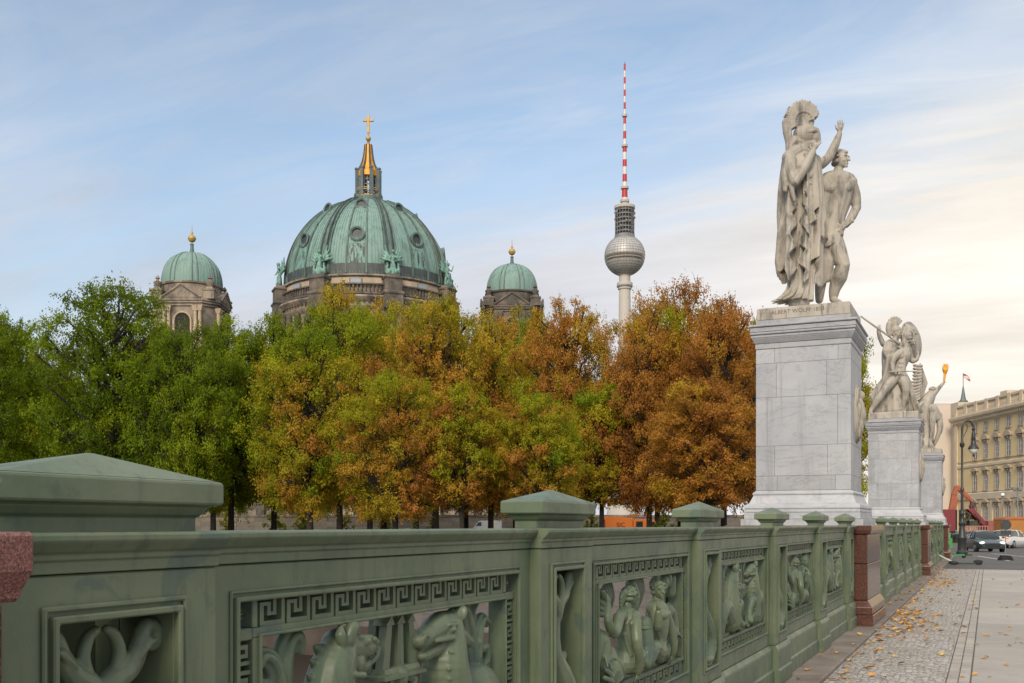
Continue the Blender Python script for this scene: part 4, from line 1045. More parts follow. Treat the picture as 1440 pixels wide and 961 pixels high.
for k in range(8):
    a = ANG0 + R_(22.5) + k * PI / 4
    if math.sin(a) > .6: continue
    m = MB(); rib(a, .72, .45, .01, .965, m); rib(a - .062, .22, .35, .02, .955, m); rib(a + .062, .22, .35, .02, .955, m); m.build('main_rib', COPPER_RIB, dome, smooth=40)
    m = MB(); rib(a - .028, .10, .62, .02, .96, m); rib(a + .028, .10, .62, .02, .96, m); m.build('rib_gutter', COPPER_DK, dome, smooth=40)
for k in range(8):
    ac = ANG0 + k * PI / 4
    if math.sin(ac) > .6: continue
    for s_ in (-1, 1):
        m = MB(); rib(ac + s_ * R_(6.6), .22, .30, .01, .95, m); m.build('side_rib', COPPER_RIB, dome, smooth=40)
    # standing seams
    m = MB()
    for j in range(-8, 9):
        if abs(j) in (3, 4): continue
        rib(ac + R_(2.05) * j, .045, .10, .01, .90, m, 14)
    m.build('standing_seams', COPPER, dome)
    # streaked copper under the lower oculus
    for (t, rr) in ((.42, 1.12), (.80, .98)):
        r, z = RD * dome_r(t), z0d + Hd * t
        nx, nz = dome_r(t) ** 1.5, t ** 1.5; nl = math.hypot(nx, nz)
        nrm = Vector((math.cos(ac) * nx / nl, math.sin(ac) * nx / nl, nz / nl))
        # a dormer ring leans back less than the shell does
        nd = Vector((math.cos(ac), math.sin(ac), .35 * nz / nl)).normalized()
        c0 = Vector((r * math.cos(ac), r * math.sin(ac), z)); rot = nd.to_track_quat('Z', 'Y').to_matrix().to_4x4()
        m = MB(); st = len(m.v); m.lathe([(rr * 1.35, -1.2), (rr * 1.35, .35), (rr * 1.5, .45), (rr * 1.5, .62), (rr * 1.25, .72), (rr, .55), (rr, -.2)], 24, close=False)
        m.xform(Matrix.Translation(c0) @ rot); oc = m.build('oculus', COPPER_RIB, dome, smooth=40)
        m = MB(); m.lathe([(.02, .22), (rr * 1.02, .22)], 24, close=False); m.xform(Matrix.Translation(c0) @ rot); m.build('pane', GLASSD, oc)
    m = MB()
    n = 8
    for i in range(n):
        t0_, t1_ = .02 + .30 * i / n, .02 + .30 * (i + 1) / n; v = []
        for t in (t0_, t1_):
            for j in range(5):
                a = ac + R_(-5.6 + 2.8 * j); v.append(((RD * dome_r(t) + .035) * math.cos(a), (RD * dome_r(t) + .035) * math.sin(a), z0d + Hd * t))
        m.add(v, [(j, j + 1, 6 + j, 5 + j) for j in range(4)])
    m.build('streaked_sheet', COPPER_STREAK, dome, smooth=40)
    # drum window in each bay
    a = ac; rw = RD * 1.026
    Rm = Matrix.Rotation(a + PI / 2, 4, 'Z')
    m = MB(); m.box(-1.35, 1.35, -rw - .10, -rw + .4, dq(418), dq(410)); m.xform(Matrix.Rotation(a + PI / 2, 4, 'Z')); wv = m.build('drum_window', SAND, dom)
    m = MB(); m.box(-1.1, 1.1, -rw - .16, -rw - .09, dq(417.2), dq(410.8)); m.xform(Rm); m.build('pane', M('sky_glass', (.25, .29, .33), rough=.25) if 'sky_glass' not in bpy.data.materials else bpy.data.materials['sky_glass'], wv)
# --- lantern
lan = sub('lantern', dom)
zl = dz(283)
MB().lathe([(22.5 * KD, dz(290)), (22.5 * KD, dz(286)), (20.5 * KD, dz(284.5)), (20.5 * KD, dz(280)), (18 * KD, dz(279.5))], 32).build('platform', COPPER_RIB, lan, smooth=30)
MB().lathe([(19.6 * KD, dz(280.2)), (19.6 * KD, dz(278)), (17.6 * KD, dz(277.5))], 8, a0=PI / 8).build('gilded_step', GOLD_DULL, lan)
for k in range(8):
    a = ANG0 + PI / 8 + k * PI / 4; m = MB(); r = 16.2 * KD
    m.box(-.36, .36, -.34, .34, dz(278.2), dz(240)); m.box(-.46, .46, -.42, .42, dz(241), dz(239)); m.box(-.6, .6, -.6, .6, dz(278.2), dz(275))
    m.xform(Matrix.Translation((r * math.cos(a), r * math.sin(a), 0)) @ Matrix.Rotation(a, 4, 'Z')); m.build('lantern_pillar', SLATE, lan)
rail = MB()
for zz_ in (dz(269), dz(271.5)): rail.lathe([(17.5 * KD, zz_), (17.9 * KD, zz_), (17.9 * KD, zz_ + .14), (17.5 * KD, zz_ + .14)], 32, close=False)
rail.build('gallery_rail', GOLD_DULL, lan)
for s_ in range(8):
    a = ANG0 + s_ * PI / 4; m = MB()
    for zz_ in (dz(272), dz(262), dz(255), dz(250)): m.box(-1.1, 1.1, -.07, .07, zz_ - .09, zz_ + .09)
    m.box(-1.1, 1.1, -.1, .1, dz(249.5), dz(242)); m.box(-.08, .08, -.07, .07, dz(272), dz(242)); m.box(-1.15, -1.0, -.07, .07, dz(272), dz(242)); m.box(1.0, 1.15, -.07, .07, dz(272), dz(242))
    r = 11.5 * KD; m.xform(Matrix.Translation((r * math.cos(a), r * math.sin(a), 0)) @ Matrix.Rotation(a + PI / 2, 4, 'Z')); m.build('glazing_grid', GREYM, lan)
sp = MB(); pr = [(15.3, 250), (15.3, 243), (13.2, 240), (10.6, 235), (8.4, 229), (6.9, 222), (5.8, 214), (5.1, 206), (5.1, 204), (3.2, 202.5)]
sp.lathe([(r * KD, dz(y)) for r, y in pr], 8, a0=PI / 8); spire = sp.build('spire', GOLD, lan)
for k in range(8):
    a = ANG0 + PI / 8 + k * PI / 4; m = MB(); m.tube([(r * KD * math.cos(a) * 1.01, r * KD * math.sin(a) * 1.01, dz(y)) for r, y in pr[2:9]], [.30, .27, .24, .2, .18, .16, .15], 4); m.build('spire_rib', COPPER_DK, spire)
MB().lathe([(.35, dz(203)), (.28, dz(199))], 8).build('spire_tip', SLATE, spire)
m = MB(); m.ell((0, 0, dz(195.2)), (.62, .62, .62), None, 16, 10); m.build('gold_ball', GOLD_DULL, lan, smooth=60)
m = MB(); m.tube([(0, 0, dz(200)), (0, 0, dz(186))], .16, 8); m.box(-.30, .30, -.2, .2, dz(187.5), dz(163)); m.box(-1.22, -.301, -.2, .2, dz(171.3), dz(168.3)); m.box(.301, 1.22, -.2, .2, dz(171.3), dz(168.3))
m.build('cross', GOLD_DULL, lan, bevel=.04)
# --- angels on the balustrade pedestals
am = MB()
am.chain([(0, 0, 0), (.05, 0, 1.2), (.0, 0, 2.4), (0, .05, 3.2)], [.62, .48, .36, .34], 2, 8); am.ell((.05, -.15, 4.0), (.27, .3, .36)); am.chain([(0, 0, 3.3), (.03, -.05, 3.8)], [.2, .16], 1, 8)
am.chain([(.32, -.1, 3.2), (.8, -.45, 2.9), (1.05, -.7, 3.9)], [.17, .14, .10], 2, 8); am.chain([(-.32, -.1, 3.2), (-.75, -.5, 2.4), (-.4, -.85, 2.1)], [.17, .14, .10], 2, 8)
for s_ in (-1, 1):
    for q_ in range(4):
        am.chain([(s_ * .25, .4, 3.0 - .2 * q_), (s_ * (.8 + .15 * q_), .6, 3.7 - .35 * q_), (s_ * (1.15 + .35 * q_), .7, 5.1 - .75 * q_)], [.2, .24, .10], 3, 8)
    am.ell((s_ * .6, -.25, .45), (.42, .4, .5)); am.chain([(s_ * 1.0, -.1, .2), (s_ * 1.05, -.15, 1.0), (s_ * .95, -.2, 1.45)], [.30, .26, .2], 2, 8); am.ell((s_ * .98, -.2, 1.75), (.2, .2, .22))
for q_ in range(5): am.chain([(-.5 + .25 * q_, -.3, .1), (-.3 + .15 * q_, -.35, 1.5), (-.1 + .05 * q_, -.2, 2.3)], [.16, .14, .08], 2, 7)
ANGEL = remesh(am, 'angel_statue', .075, 1)
for k in range(8):
    a = ANG0 + R_(22.5) + k * PI / 4
    if math.sin(a) > .6: continue
    m = MB(); m.stack((0, 0), [(2.0, dq(450)), (2.0, dq(432)), (2.25, dq(431)), (2.25, dq(428)), (1.85, dq(427)), (1.85, dq(412)), (2.1, dq(411)), (2.1, dq(408.5)), (1.5, dq(407.5)), (1.35, dq(404.5))], asp=-.2)
    m.xform(Matrix.Translation((RD * 1.06 * math.cos(a), RD * 1.06 * math.sin(a), 0)) @ Matrix.Rotation(a + PI / 2, 4, 'Z')); pp = m.build('buttress_pedestal', SAND_DK, dom, bevel=.1)
    an = obj('angel_statue', ANGEL, VERDI, pp); an.location = (RD * 1.085 * math.cos(a), RD * 1.085 * math.sin(a), dq(404.8)); an.rotation_euler = (0, 0, a + PI / 2); an.scale = (1.22, 1.1, 1.2)
# turquoise net patch and green putti low at the left, as seen above the trees
# --- corner towers
def tower(X, Z, dk):
    c = P(X, HOR, Z) - Vector((o0.x, o0.y, EYE)); lx = c.x * CA + c.y * SA; ly = -c.x * SA + c.y * CA
    tw = sub('corner_tower', dom, (lx, ly, 0)); k = Z / F; K1 = 40.6 * (215 / Z) * k   # same real size for both
    Rr = 6.02
    h = lambda v: v    # metres above the dome's springing
    zs = dz(404, 215) if X < 500 else dz(415, Z)
    st, lt = (SAND_DK, SAND) if dk else (SAND, SAND_LT)
    m = MB(); m.lathe([(Rr * 1.0, zs - 3.2), (Rr * 1.0, zs - .55), (Rr * 1.05, zs - .35), (Rr * 1.06, zs), (Rr * .98, zs + .1)], 48); m.build('tower_drum', st, tw, smooth=30)
    # square belfry with cut corners
    q_ = 6.2
    oc = [(-q_, -q_ * .62), (-q_ * .62, -q_), (q_ * .62, -q_), (q_, -q_ * .62), (q_, q_ * .62), (q_ * .62, q_), (-q_ * .62, q_), (-q_, q_ * .62)]
    def octo(mm, s_, z0_, z1_): mm.prism([(x * s_, y * s_) for x, y in oc], z0_, z1_, 'z')
    m = MB(); octo(m, 1.0, 20, zs - 4.6); octo(m, 1.05, zs - 5.2, zs - 4.7); octo(m, 1.10, zs - 4.68, zs - 4.25); octo(m, 1.13, zs - 4.23, zs - 3.75); octo(m, 1.02, zs - 3.74, zs - 3.1)
    octo(m, 1.04, zs - 14.5, zs - 13.9); m.build('belfry', st, tw, bevel=.05)
    # the four fronts: arched opening, columns, pediment
    for f_ in range(4):
        Rm = Matrix.Rotation(f_ * PI / 2, 4, 'Z')
        if f_ == 2: continue
        m = MB(); m.prism([(-3.7, zs - 3.74), (3.7, zs - 3.74), (0, zs - 1.35)], -q_ * 1.14, -q_ * .8); m.xform(Rm); pd = m.build('pediment', st, tw)
        m = MB()
        for (ax, az, bx, bz) in ((-3.95, zs - 3.65, .0, zs - 1.05), (3.95, zs - 3.65, .0, zs - 1.05)): m.tube([(ax, -q_ * 1.165, az), (bx, -q_ * 1.165, bz)], .23, 4)
        m.xform(Rm); m.build('raking_cornice', st, pd)
        m = MB(); m.prism([(-2.4, zs - 3.5), (2.4, zs - 3.5), (0, zs - 1.9)], -q_ * 1.145, -q_ * 1.142); m.xform(Rm); m.build('pediment_field', st, pd)
        arch = [(-1.5, zs - 14), (1.5, zs - 14)] + [(1.5 * math.cos(R_(x)), zs - 8.2 + 1.5 * math.sin(R_(x))) for x in range(0, 181, 15)]
        m = MB(); m.prism(arch, -q_ * 1.012, -q_ * .98); m.xform(Rm); oa = m.build('belfry_opening', DARK, tw)
        m = MB()
        for x in range(0, 180, 15):
            m.tube([(1.75 * math.cos(R_(x)), -q_ * 1.02, zs - 8.2 + 1.75 * math.sin(R_(x))), (1.75 * math.cos(R_(x + 15)), -q_ * 1.02, zs - 8.2 + 1.75 * math.sin(R_(x + 15)))], .26, 5)
        for s_ in (-1, 1): m.tube([(s_ * 1.75, -q_ * 1.02, zs - 13.9), (s_ * 1.75, -q_ * 1.02, zs - 8.2)], .26, 5)
        m.xform(Rm); m.build('arch_surround', lt, oa)
        for x in (-3.6, -2.7, 2.7, 3.6):
            m = MB(); m.tube([(x, -q_ * 1.05, zs - 13.8), (x, -q_ * 1.05, zs - 6.3)], [.42, .36], 10); m.stack((x, -q_ * 1.05), [(.38, zs - 6.3), (.56, zs - 5.6), (.58, zs - 5.25)]); m.xform(Rm); m.build('column', lt if not dk else st, tw, smooth=40)
        # little copper roofs behind the gables
        m = MB(); m.prism([(-3.0, zs - 3.7), (3.0, zs - 3.7), (0, zs - 1.6)], -q_ * .8, -q_ * .72); m.xform(Rm); m.build('gable_roof', COPPER, tw)
    for sx in (-1, 1):
        for sy in (-1, 1):
            m = MB(); cx_, cy_ = sx * q_ * .86, sy * q_ * .86
            m.stack((cx_, cy_), [(1.15, zs - 3.75), (1.15, zs - 2.2), (1.3, zs - 2.1), (1.3, zs - 1.8), (.7, zs - 1.6), (.5, zs - 1.2)])
            m.lathe([(.35, zs - 1.3), (.8, zs - .6), (.85, zs - .2), (.3, zs + .05), (.28, zs + .4), (.5, zs + .55), (.1, zs + 1.2)], 12, (cx_, cy_)); m.build('corner_urn', st, tw, smooth=40)
    ex = 2.35; HH = 7.05
    tq = [0, .05, .12, .2, .3, .4, .5, .6, .7, .79, .87, .93, .97, .985]
    m = MB(); m.lathe([(Rr * (1 - t ** ex) ** (1 / ex), zs + HH * t) for t in tq], 64); td = m.build('tower_dome', COPPER, tw, smooth=40)
    m = MB()
    for j in range(56):
        a = 2 * PI * j / 56
        if math.sin(a) > .3: continue
        m.tube([((Rr * (1 - t ** ex) ** (1 / ex) + .01) * math.cos(a), (Rr * (1 - t ** ex) ** (1 / ex) + .01) * math.sin(a), zs + HH * t) for t in tq[:-2]], .05, 3, False)
    m.build('standing_seams', COPPER, td)
    for j in range(8):
        for off in (-.09, .09):
            a = ANG0 + PI / 8 + j * PI / 4 + off
            if math.sin(a) > .5: continue
            m = MB(); m.tube([((Rr * (1 - t ** ex) ** (1 / ex) + .04) * math.cos(a), (Rr * (1 - t ** ex) ** (1 / ex) + .04) * math.sin(a), zs + HH * t) for t in tq], [.17 - .08 * t for t in tq], 5, False); m.build('rib', COPPER_RIB, td, smooth=60)
    zt = zs + HH
    fn = MB(); fn.lathe([(1.15, zt - .25), (1.0, zt + .05), (.5, zt + .25), (.36, zt + 1.0), (.34, zt + 1.75), (.46, zt + 1.8), (.3, zt + 1.95), (.12, zt + 2.0)], 16); fin = fn.build('finial', COPPER_RIB, tw, smooth=40)
    m = MB(); m.ell((0, 0, zt + 3.05), (.80, .80, .80), None, 20, 12); m.lathe([(.83, zt + 2.98), (.86, zt + 3.05), (.83, zt + 3.12)], 20, close=False); m.lathe([(.12, zt + 1.9), (.12, zt + 2.4)], 8); m.lathe([(.10, zt + 3.7), (.28, zt + 4.2), (.10, zt + 4.5), (.04, zt + 5.9), (.02, zt + 6.0)], 8); m.build('gold_ball', GOLD_DULL, fin, smooth=50)
    return tw
tower(270, 215, False); tower(720, 242, True)

# ================================================================== TELEVISION TOWER
ZT = 817.0; KT = ZT / F
c0 = P(878.5, HOR, ZT)
tv = thing('television_tower', 'slim concrete television tower with steel ball and red and white striped mast', 'tower', (c0.x, c0.y, 0), YAW)
tz = lambda Y: EYE + (HOR - Y) * KT
m = MB(); m.lathe([(16, -1), (11, 30), (8.2, 80), (10.1 * KT * .98, tz(560)), (8.75 * KT, tz(476)), (8.0 * KT, tz(409)), (7.9 * KT, tz(385))], 40); m.build('shaft', CONC, tv, smooth=40)
m = MB(); m.lathe([(8 * KT, tz(408.5)), (9.6 * KT, tz(407)), (9.6 * KT, tz(404.8)), (11.0 * KT, tz(404)), (11.0 * KT, tz(398.6)), (9.8 * KT, tz(397.6)), (8 * KT, tz(397))], 40); m.build('collar', CONC, tv, smooth=30)
m = MB(); m.lathe([(9.9 * KT, tz(404.3)), (11.2 * KT, tz(404)), (11.2 * KT, tz(402)), (9.9 * KT, tz(401.8))], 40, close=False); m.build('collar_band', GREYM, tv, smooth=30)
sb_ = MB(); rb_ = 28.3 * KT; zc = tz(360)
sb_.lathe([(rb_ * math.cos(R_(a)), zc + rb_ * math.sin(R_(a))) for a in range(-73, 73, 6)], 64); ball = sb_.build('ball', STEEL, tv, smooth=60)
m = MB()
for a in range(-66, 72, 8):
    r, z = rb_ * math.cos(R_(a)) + .05, zc + rb_ * math.sin(R_(a)); m.lathe([(r, z - .13), (r + .12, z), (r, z + .13)], 64, close=False)
for j in range(40):
    b_ = 2 * PI * j / 40
    m.tube([((rb_ + .05) * math.cos(R_(a)) * math.cos(b_), (rb_ + .05) * math.cos(R_(a)) * math.sin(b_), zc + (rb_ + .05) * math.sin(R_(a))) for a in range(-66, 70, 8)], .11, 4, False)
m.build('panel_ridges', GREYM, ball)
for (y0_, y1_) in ((362.0, 364.6), (366.6, 368.8)):
    m = MB(); za, zb_ = tz(y1_), tz(y0_); ra = [math.sqrt(max(.1, rb_ ** 2 - (z - zc) ** 2)) + .22 for z in (za, zb_)]
    m.lathe([(ra[0], za), (ra[1], zb_)], 64, close=False); m.build('window_band', M('bronze_glass', (.11, .08, .05), (.20, .15, .10), .5, .15, metal=.3) if 'bronze_glass' not in bpy.data.materials else bpy.data.materials['bronze_glass'], ball, smooth=40)
m = MB(); m.lathe([(15.2 * KT, tz(336)), (14.2 * KT, tz(333)), (14.2 * KT, tz(331)), (11.5 * KT, tz(330))], 32); m.build('upper_rim', GREYM, tv, smooth=30)
m = MB(); m.lathe([(9.8 * KT, tz(332)), (10.2 * KT, tz(296))], 32); m.build('core', M('mast_core', (.12, .115, .11), rough=.7), tv, smooth=30)
cg = MB()
for y in (327, 321, 315, 309, 303, 297): cg.lathe([(11 * KT, tz(y) - .35), (13.6 * KT, tz(y) - .35), (13.6 * KT, tz(y) + .35), (11 * KT, tz(y) + .35)], 32, close=False)
for j in range(20):
    a = 2 * PI * j / 20; cg.tube([(13.2 * KT * math.cos(a), 13.2 * KT * math.sin(a), tz(330)), (13.2 * KT * math.cos(a), 13.2 * KT * math.sin(a), tz(293))], .28, 4)
for j in range(14):
    a = j * 2.4; y = 300 + (j * 7) % 28; cg.ell((13.6 * KT * math.cos(a), 13.6 * KT * math.sin(a), tz(y)), (1.0, 1.0, 1.2), None, 8, 5)
cg.build('antenna_cage', GREYM, tv, smooth=30)
m = MB(); m.lathe([(13.2 * KT, tz(295)), (14.6 * KT, tz(294)), (14.6 * KT, tz(290.5)), (13 * KT, tz(289.5)), (5 * KT, tz(289))], 32); m.build('cage_roof', CONC, tv, smooth=30)
def mrad(y): return float(np.interp(y, [90, 163, 164, 205, 206, 262, 266, 290], [1.35, 1.6, 1.95, 2.2, 2.75, 3.2, 3.9, 4.3])) * KT
edges = [90.2, 99.8, 109, 118.3, 126.6, 135.8, 144.5, 154, 163.5, 174.8, 185, 195.8, 206, 214.6, 225, 235, 245.5, 256.3, 265.5, 278.5, 286.5, 291]
for i in range(len(edges) - 1):
    m = MB(); m.lathe([(mrad(edges[i + 1]), tz(edges[i + 1])), (mrad(edges[i]), tz(edges[i]))], 12); m.build('mast_section', REDP if i % 2 == 0 else WHITEP, tv, smooth=40)
for y, r in ((163, 3.6), (205.5, 4.3), (264.5, 5.6), (283, 6.4)):
    m = MB(); m.lathe([(r * KT, tz(y) - .9), (r * KT, tz(y) + .9)], 16); m.build('mast_collar', CONC, tv, smooth=30)
MB().tube([(0, 0, tz(91)), (0, 0, tz(87))], [.5, .15], 6).build('mast_tip', GREYM, tv)

# ================================================================== PALACE
YEL = M('yellow_plaster', (.68, .53, .285), (.58, .455, .25), .12, .9, col3=(.45, .36, .22), s3=.5, amt3=.4)
PALE = M('pale_palace_stone', (.60, .50, .37), (.48, .40, .30), .3, .85)
def camp(xc, zc, z): return Vector((xc * CA - zc * SA, xc * SA + zc * CA, z))
k_ = 32 / F
pz = lambda Y: EYE + (HOR - Y) * .1543
e_near = (camp(110 - k_ * 100, 100, 0) - camp(110 - k_ * 200, 200, 0)).normalized()
prz = math.atan2(e_near.y, e_near.x)
p0 = camp(110 - k_ * 243.5, 243.5, 0)
pal = thing('palace', 'yellow baroque palace with rows of pedimented windows and a roof balustrade', 'palace', (p0.x, p0.y, 0), prz)
LEN = 52.0
pz_ = dict(top=29.0, bal=26.3, cor=25.1)
m = MB(); m.box(0, LEN, 0, 40, -.8, 25.0); m.build('wall', YEL, pal)
m = MB(); m.box(-.25, 1.6, -.3, 0, -.8, 25.0); m.box(-.25, 0, -.3, 1.6, -.8, 25.0); m.build('corner_quoin', PALE, pal, bevel=.04)
m = MB(); moulding(m, -.8, LEN, 0, [(.05, 24.3), (.25, 24.5), (.3, 25.0), (.9, 25.35), (1.15, 25.6), (1.25, 26.1), (1.2, 26.25)], 2.0); m.build('main_cornice', PALE, pal)
dn = MB()
for i in range(60): dn.box(.2 + i * .85, .6 + i * .85, -.75, -.2, 24.75, 25.3)
dn.build('cornice_brackets', PALE, pal)
m = MB(); m.box(0, LEN, -.1, .5, 26.2, 26.9); m.box(0, LEN, -.15, .55, 28.55, 29.0)
for i in range(11): m.box(i * 5 - .1, i * 5 + 1.1, -.22, .6, 26.25, 29.1)
m.build('roof_balustrade', PALE, pal)
for i in range(10):
    bl_ = MB()
    for j in range(9): bl_.tube([(i * 5 + 1.4 + j * .42, .2, 26.9), (i * 5 + 1.4 + j * .42, .2, 27.5), (i * 5 + 1.4 + j * .42, .2, 28.55)], [.1, .17, .09], 5)
    bl_.build('baluster_bay', PALE, pal)
for q_ in ((18.5, 21.5, 1.5, 4, 26, 30.2), (35, 39, 2, 5, 26, 30.5), (27, 29, 3, 6, 26, 29.9)): MB().box(*q_).build('chimney', PALE, pal)
for zc_, pf_ in ((14.3, [(.02, 14.1), (.22, 14.3), (.25, 14.8), (.10, 14.95)]), (6.9, [(.06, 6.7), (.3, 6.9), (.34, 8.2), (.18, 8.45)]), (16, [(.02, 15.55), (.16, 15.6), (.16, 15.8)]), (9, [(.02, 8.5), (.16, 8.55), (.16, 8.72)])):
    m = MB(); moulding(m, 0.0, LEN, 0, pf_, .3); m.build('string_course', PALE, pal)
PALE_D = M('window_stone', (.40, .325, .24), (.31, .25, .185), .8, .85)
WINGL = M('window_glass', (.05, .05, .05), (.14, .13, .12), .4, .12)
def pal_window(s, z0_, z1_, wd, kind):
    f = MB()
    hw_ = wd / 2
    f.box(s - hw_ - .28, s - hw_, -.16, .0, z0_ - .3, z1_ + .25); f.box(s + hw_, s + hw_ + .28, -.16, .0, z0_ - .3, z1_ + .25); f.box(s - hw_, s + hw_, -.16, .0, z1_, z1_ + .25); f.box(s - hw_ - .4, s + hw_ + .4, -.3, 0, z0_ - .32, z0_ - .02)
    wv = f.build('window', PALE_D, pal)
    MB().box(s - hw_, s + hw_, -.045, .03, z0_, z1_).build('pane', WINGL, wv)
    g_ = MB(); g_.box(s - .055, s + .055, -.10, -.04, z0_, z1_)
    n = max(2, int((z1_ - z0_) / 1.0))
    for i in range(n + 1):
        zz_ = z0_ + (z1_ - z0_) * i / n; g_.box(s - hw_, s + hw_, -.08, -.04, zz_ - .028, zz_ + .028)
    for sg in (-1, 1): g_.box(s + sg * (hw_ - .03) - .03, s + sg * (hw_ - .03) + .03, -.09, -.04, z0_, z1_)
    g_.build('sash', WHITEP, wv)
    if kind:
        h_ = MB(); zt = z1_ + .9
        if kind == 2:
            pts = [(s - hw_ - .75, zt)] + [(s + (hw_ + .75) * math.cos(R_(a)), zt + .15 + .95 * math.sin(R_(a))) for a in range(165, 10, -15)] + [(s + hw_ + .75, zt)]
        else: pts = [(s - hw_ - .75, zt), (s - hw_ - .75, zt + .25), (s - hw_ * .6, zt + .75), (s, zt + .85), (s + hw_ * .6, zt + .75), (s + hw_ + .75, zt + .25), (s + hw_ + .75, zt)]
        h_.prism(pts, -.62, 0); h_.box(s - hw_ - .35, s + hw_ + .35, -.22, 0, z1_ + .28, zt - .02)
        for sg in (-1, 1): h_.prism([(s + sg * (hw_ + .12), zt), (s + sg * (hw_ + .5), zt), (s + sg * (hw_ + .3), zt - .9)], -.4, -.16)
        h_.ell((s, -.3, z1_ + .62), (.45, .2, .28), None, 8, 5)
        h_.build('window_pediment', PALE_D, wv)
    if kind == 0:
        h_ = MB(); h_.box(s - hw_ - .28, s + hw_ + .28, -.2, 0, z0_ - .9, z0_ - .34); h_.ell((s, -.2, z0_ - 1.0), (.5, .15, .3), None, 8, 5); h_.build('window_apron', PALE_D, wv)
for i in range(10):
    s = 10.3 + 5 * (i - 0)
    if s > LEN - 2: continue
    pal_window(s, 22.0, 23.9, 1.5, 0); pal_window(s, 15.9, 19.2, 1.6, 2); pal_window(s, 8.9, 12.3, 1.6, 1); pal_window(s, 2.2, 5.2, 1.6, 1)
for i in range(10):
    if 4.6 + 5 * i > LEN - 1: continue
    m = MB(); m.box(4.9 + 5 * i + 2.35, 4.9 + 5 * i + 3.45, -.18, 0, -.8, 6.68); m.build('pilaster', PALE, pal)
# plain wing beyond the palace corner
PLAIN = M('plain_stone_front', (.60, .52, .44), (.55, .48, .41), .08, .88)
wg0 = camp(110 - k_ * 247.5, 247.5, 0)
wg = thing('plain_wing', 'plain pale modern wing with a smooth windowless wall left of the yellow palace', 'building', (wg0.x, wg0.y, 0), prz)
zt_ = EYE + (HOR - 571) * 250 / F
m = MB(); m.box(-14, -.05, -9, 30, -.8, zt_); m.build('wall', PLAIN, wg)
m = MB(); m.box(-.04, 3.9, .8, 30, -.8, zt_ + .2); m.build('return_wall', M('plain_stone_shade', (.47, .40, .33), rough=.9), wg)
m = MB(); m.box(-14.1, 0, -9.1, 30, zt_ + .01, zt_ + .35); m.build('parapet', PLAIN, wg)
# turret with flag behind the roof
ft = P(1354.5, HOR, 330)
kf = 330 / F; fz = lambda Y: EYE + (HOR - Y) * kf
tu = thing('roof_turret', 'small pointed roof turret with a flag, far behind the palace roof', 'turret', (ft.x, ft.y, 0), YAW)
m = MB(); m.lathe([(6.2 * kf, 0), (6.2 * kf, fz(566)), (6.6 * kf, fz(565.5)), (6.6 * kf, fz(564))], 8); m.build('turret_base', SLATE, tu)
m = MB(); m.lathe([(4.6 * kf, fz(564)), (3.4 * kf, fz(560)), (2.4 * kf, fz(554)), (1.5 * kf, fz(548)), (.6 * kf, fz(543))], 8); m.build('turret_roof', SLATE, tu)
MB().tube([(0, 0, fz(544)), (0, 0, fz(525))], .11, 6).build('flagpole', GREYM, tu)
m = MB(); n = 10
vv = []
for i in range(n + 1):
    for j in range(2): vv.append((.1 + i * .22, .25 * math.sin(i * .9), fz(525) - .1 - j * 1.5 - .05 * i - .06 * i * (i > 3)))
m.add(vv, [(2 * i, 2 * i + 1, 2 * i + 3, 2 * i + 2) for i in range(n)])
FLAG = NT('flag_cloth'); v = FLAG.coord('Generated'); sx = FLAG.n('SeparateXYZ'); FLAG.l(v, sx.inputs[0]); FLAG.base(FLAG.ramp(sx.outputs[2], [(0, (.45, .05, .04)), (.3, (.45, .05, .04)), (.32, (.6, .58, .55)), (.7, (.6, .58, .55)), (.72, (.45, .05, .04))]))
m.build('flag', FLAG.m, tu)
# ================================================================== STATUES
def plinth_block(mb, half, z0, z1): mb.stack((0, 0), [(half, z0), (half - .012, z1)])
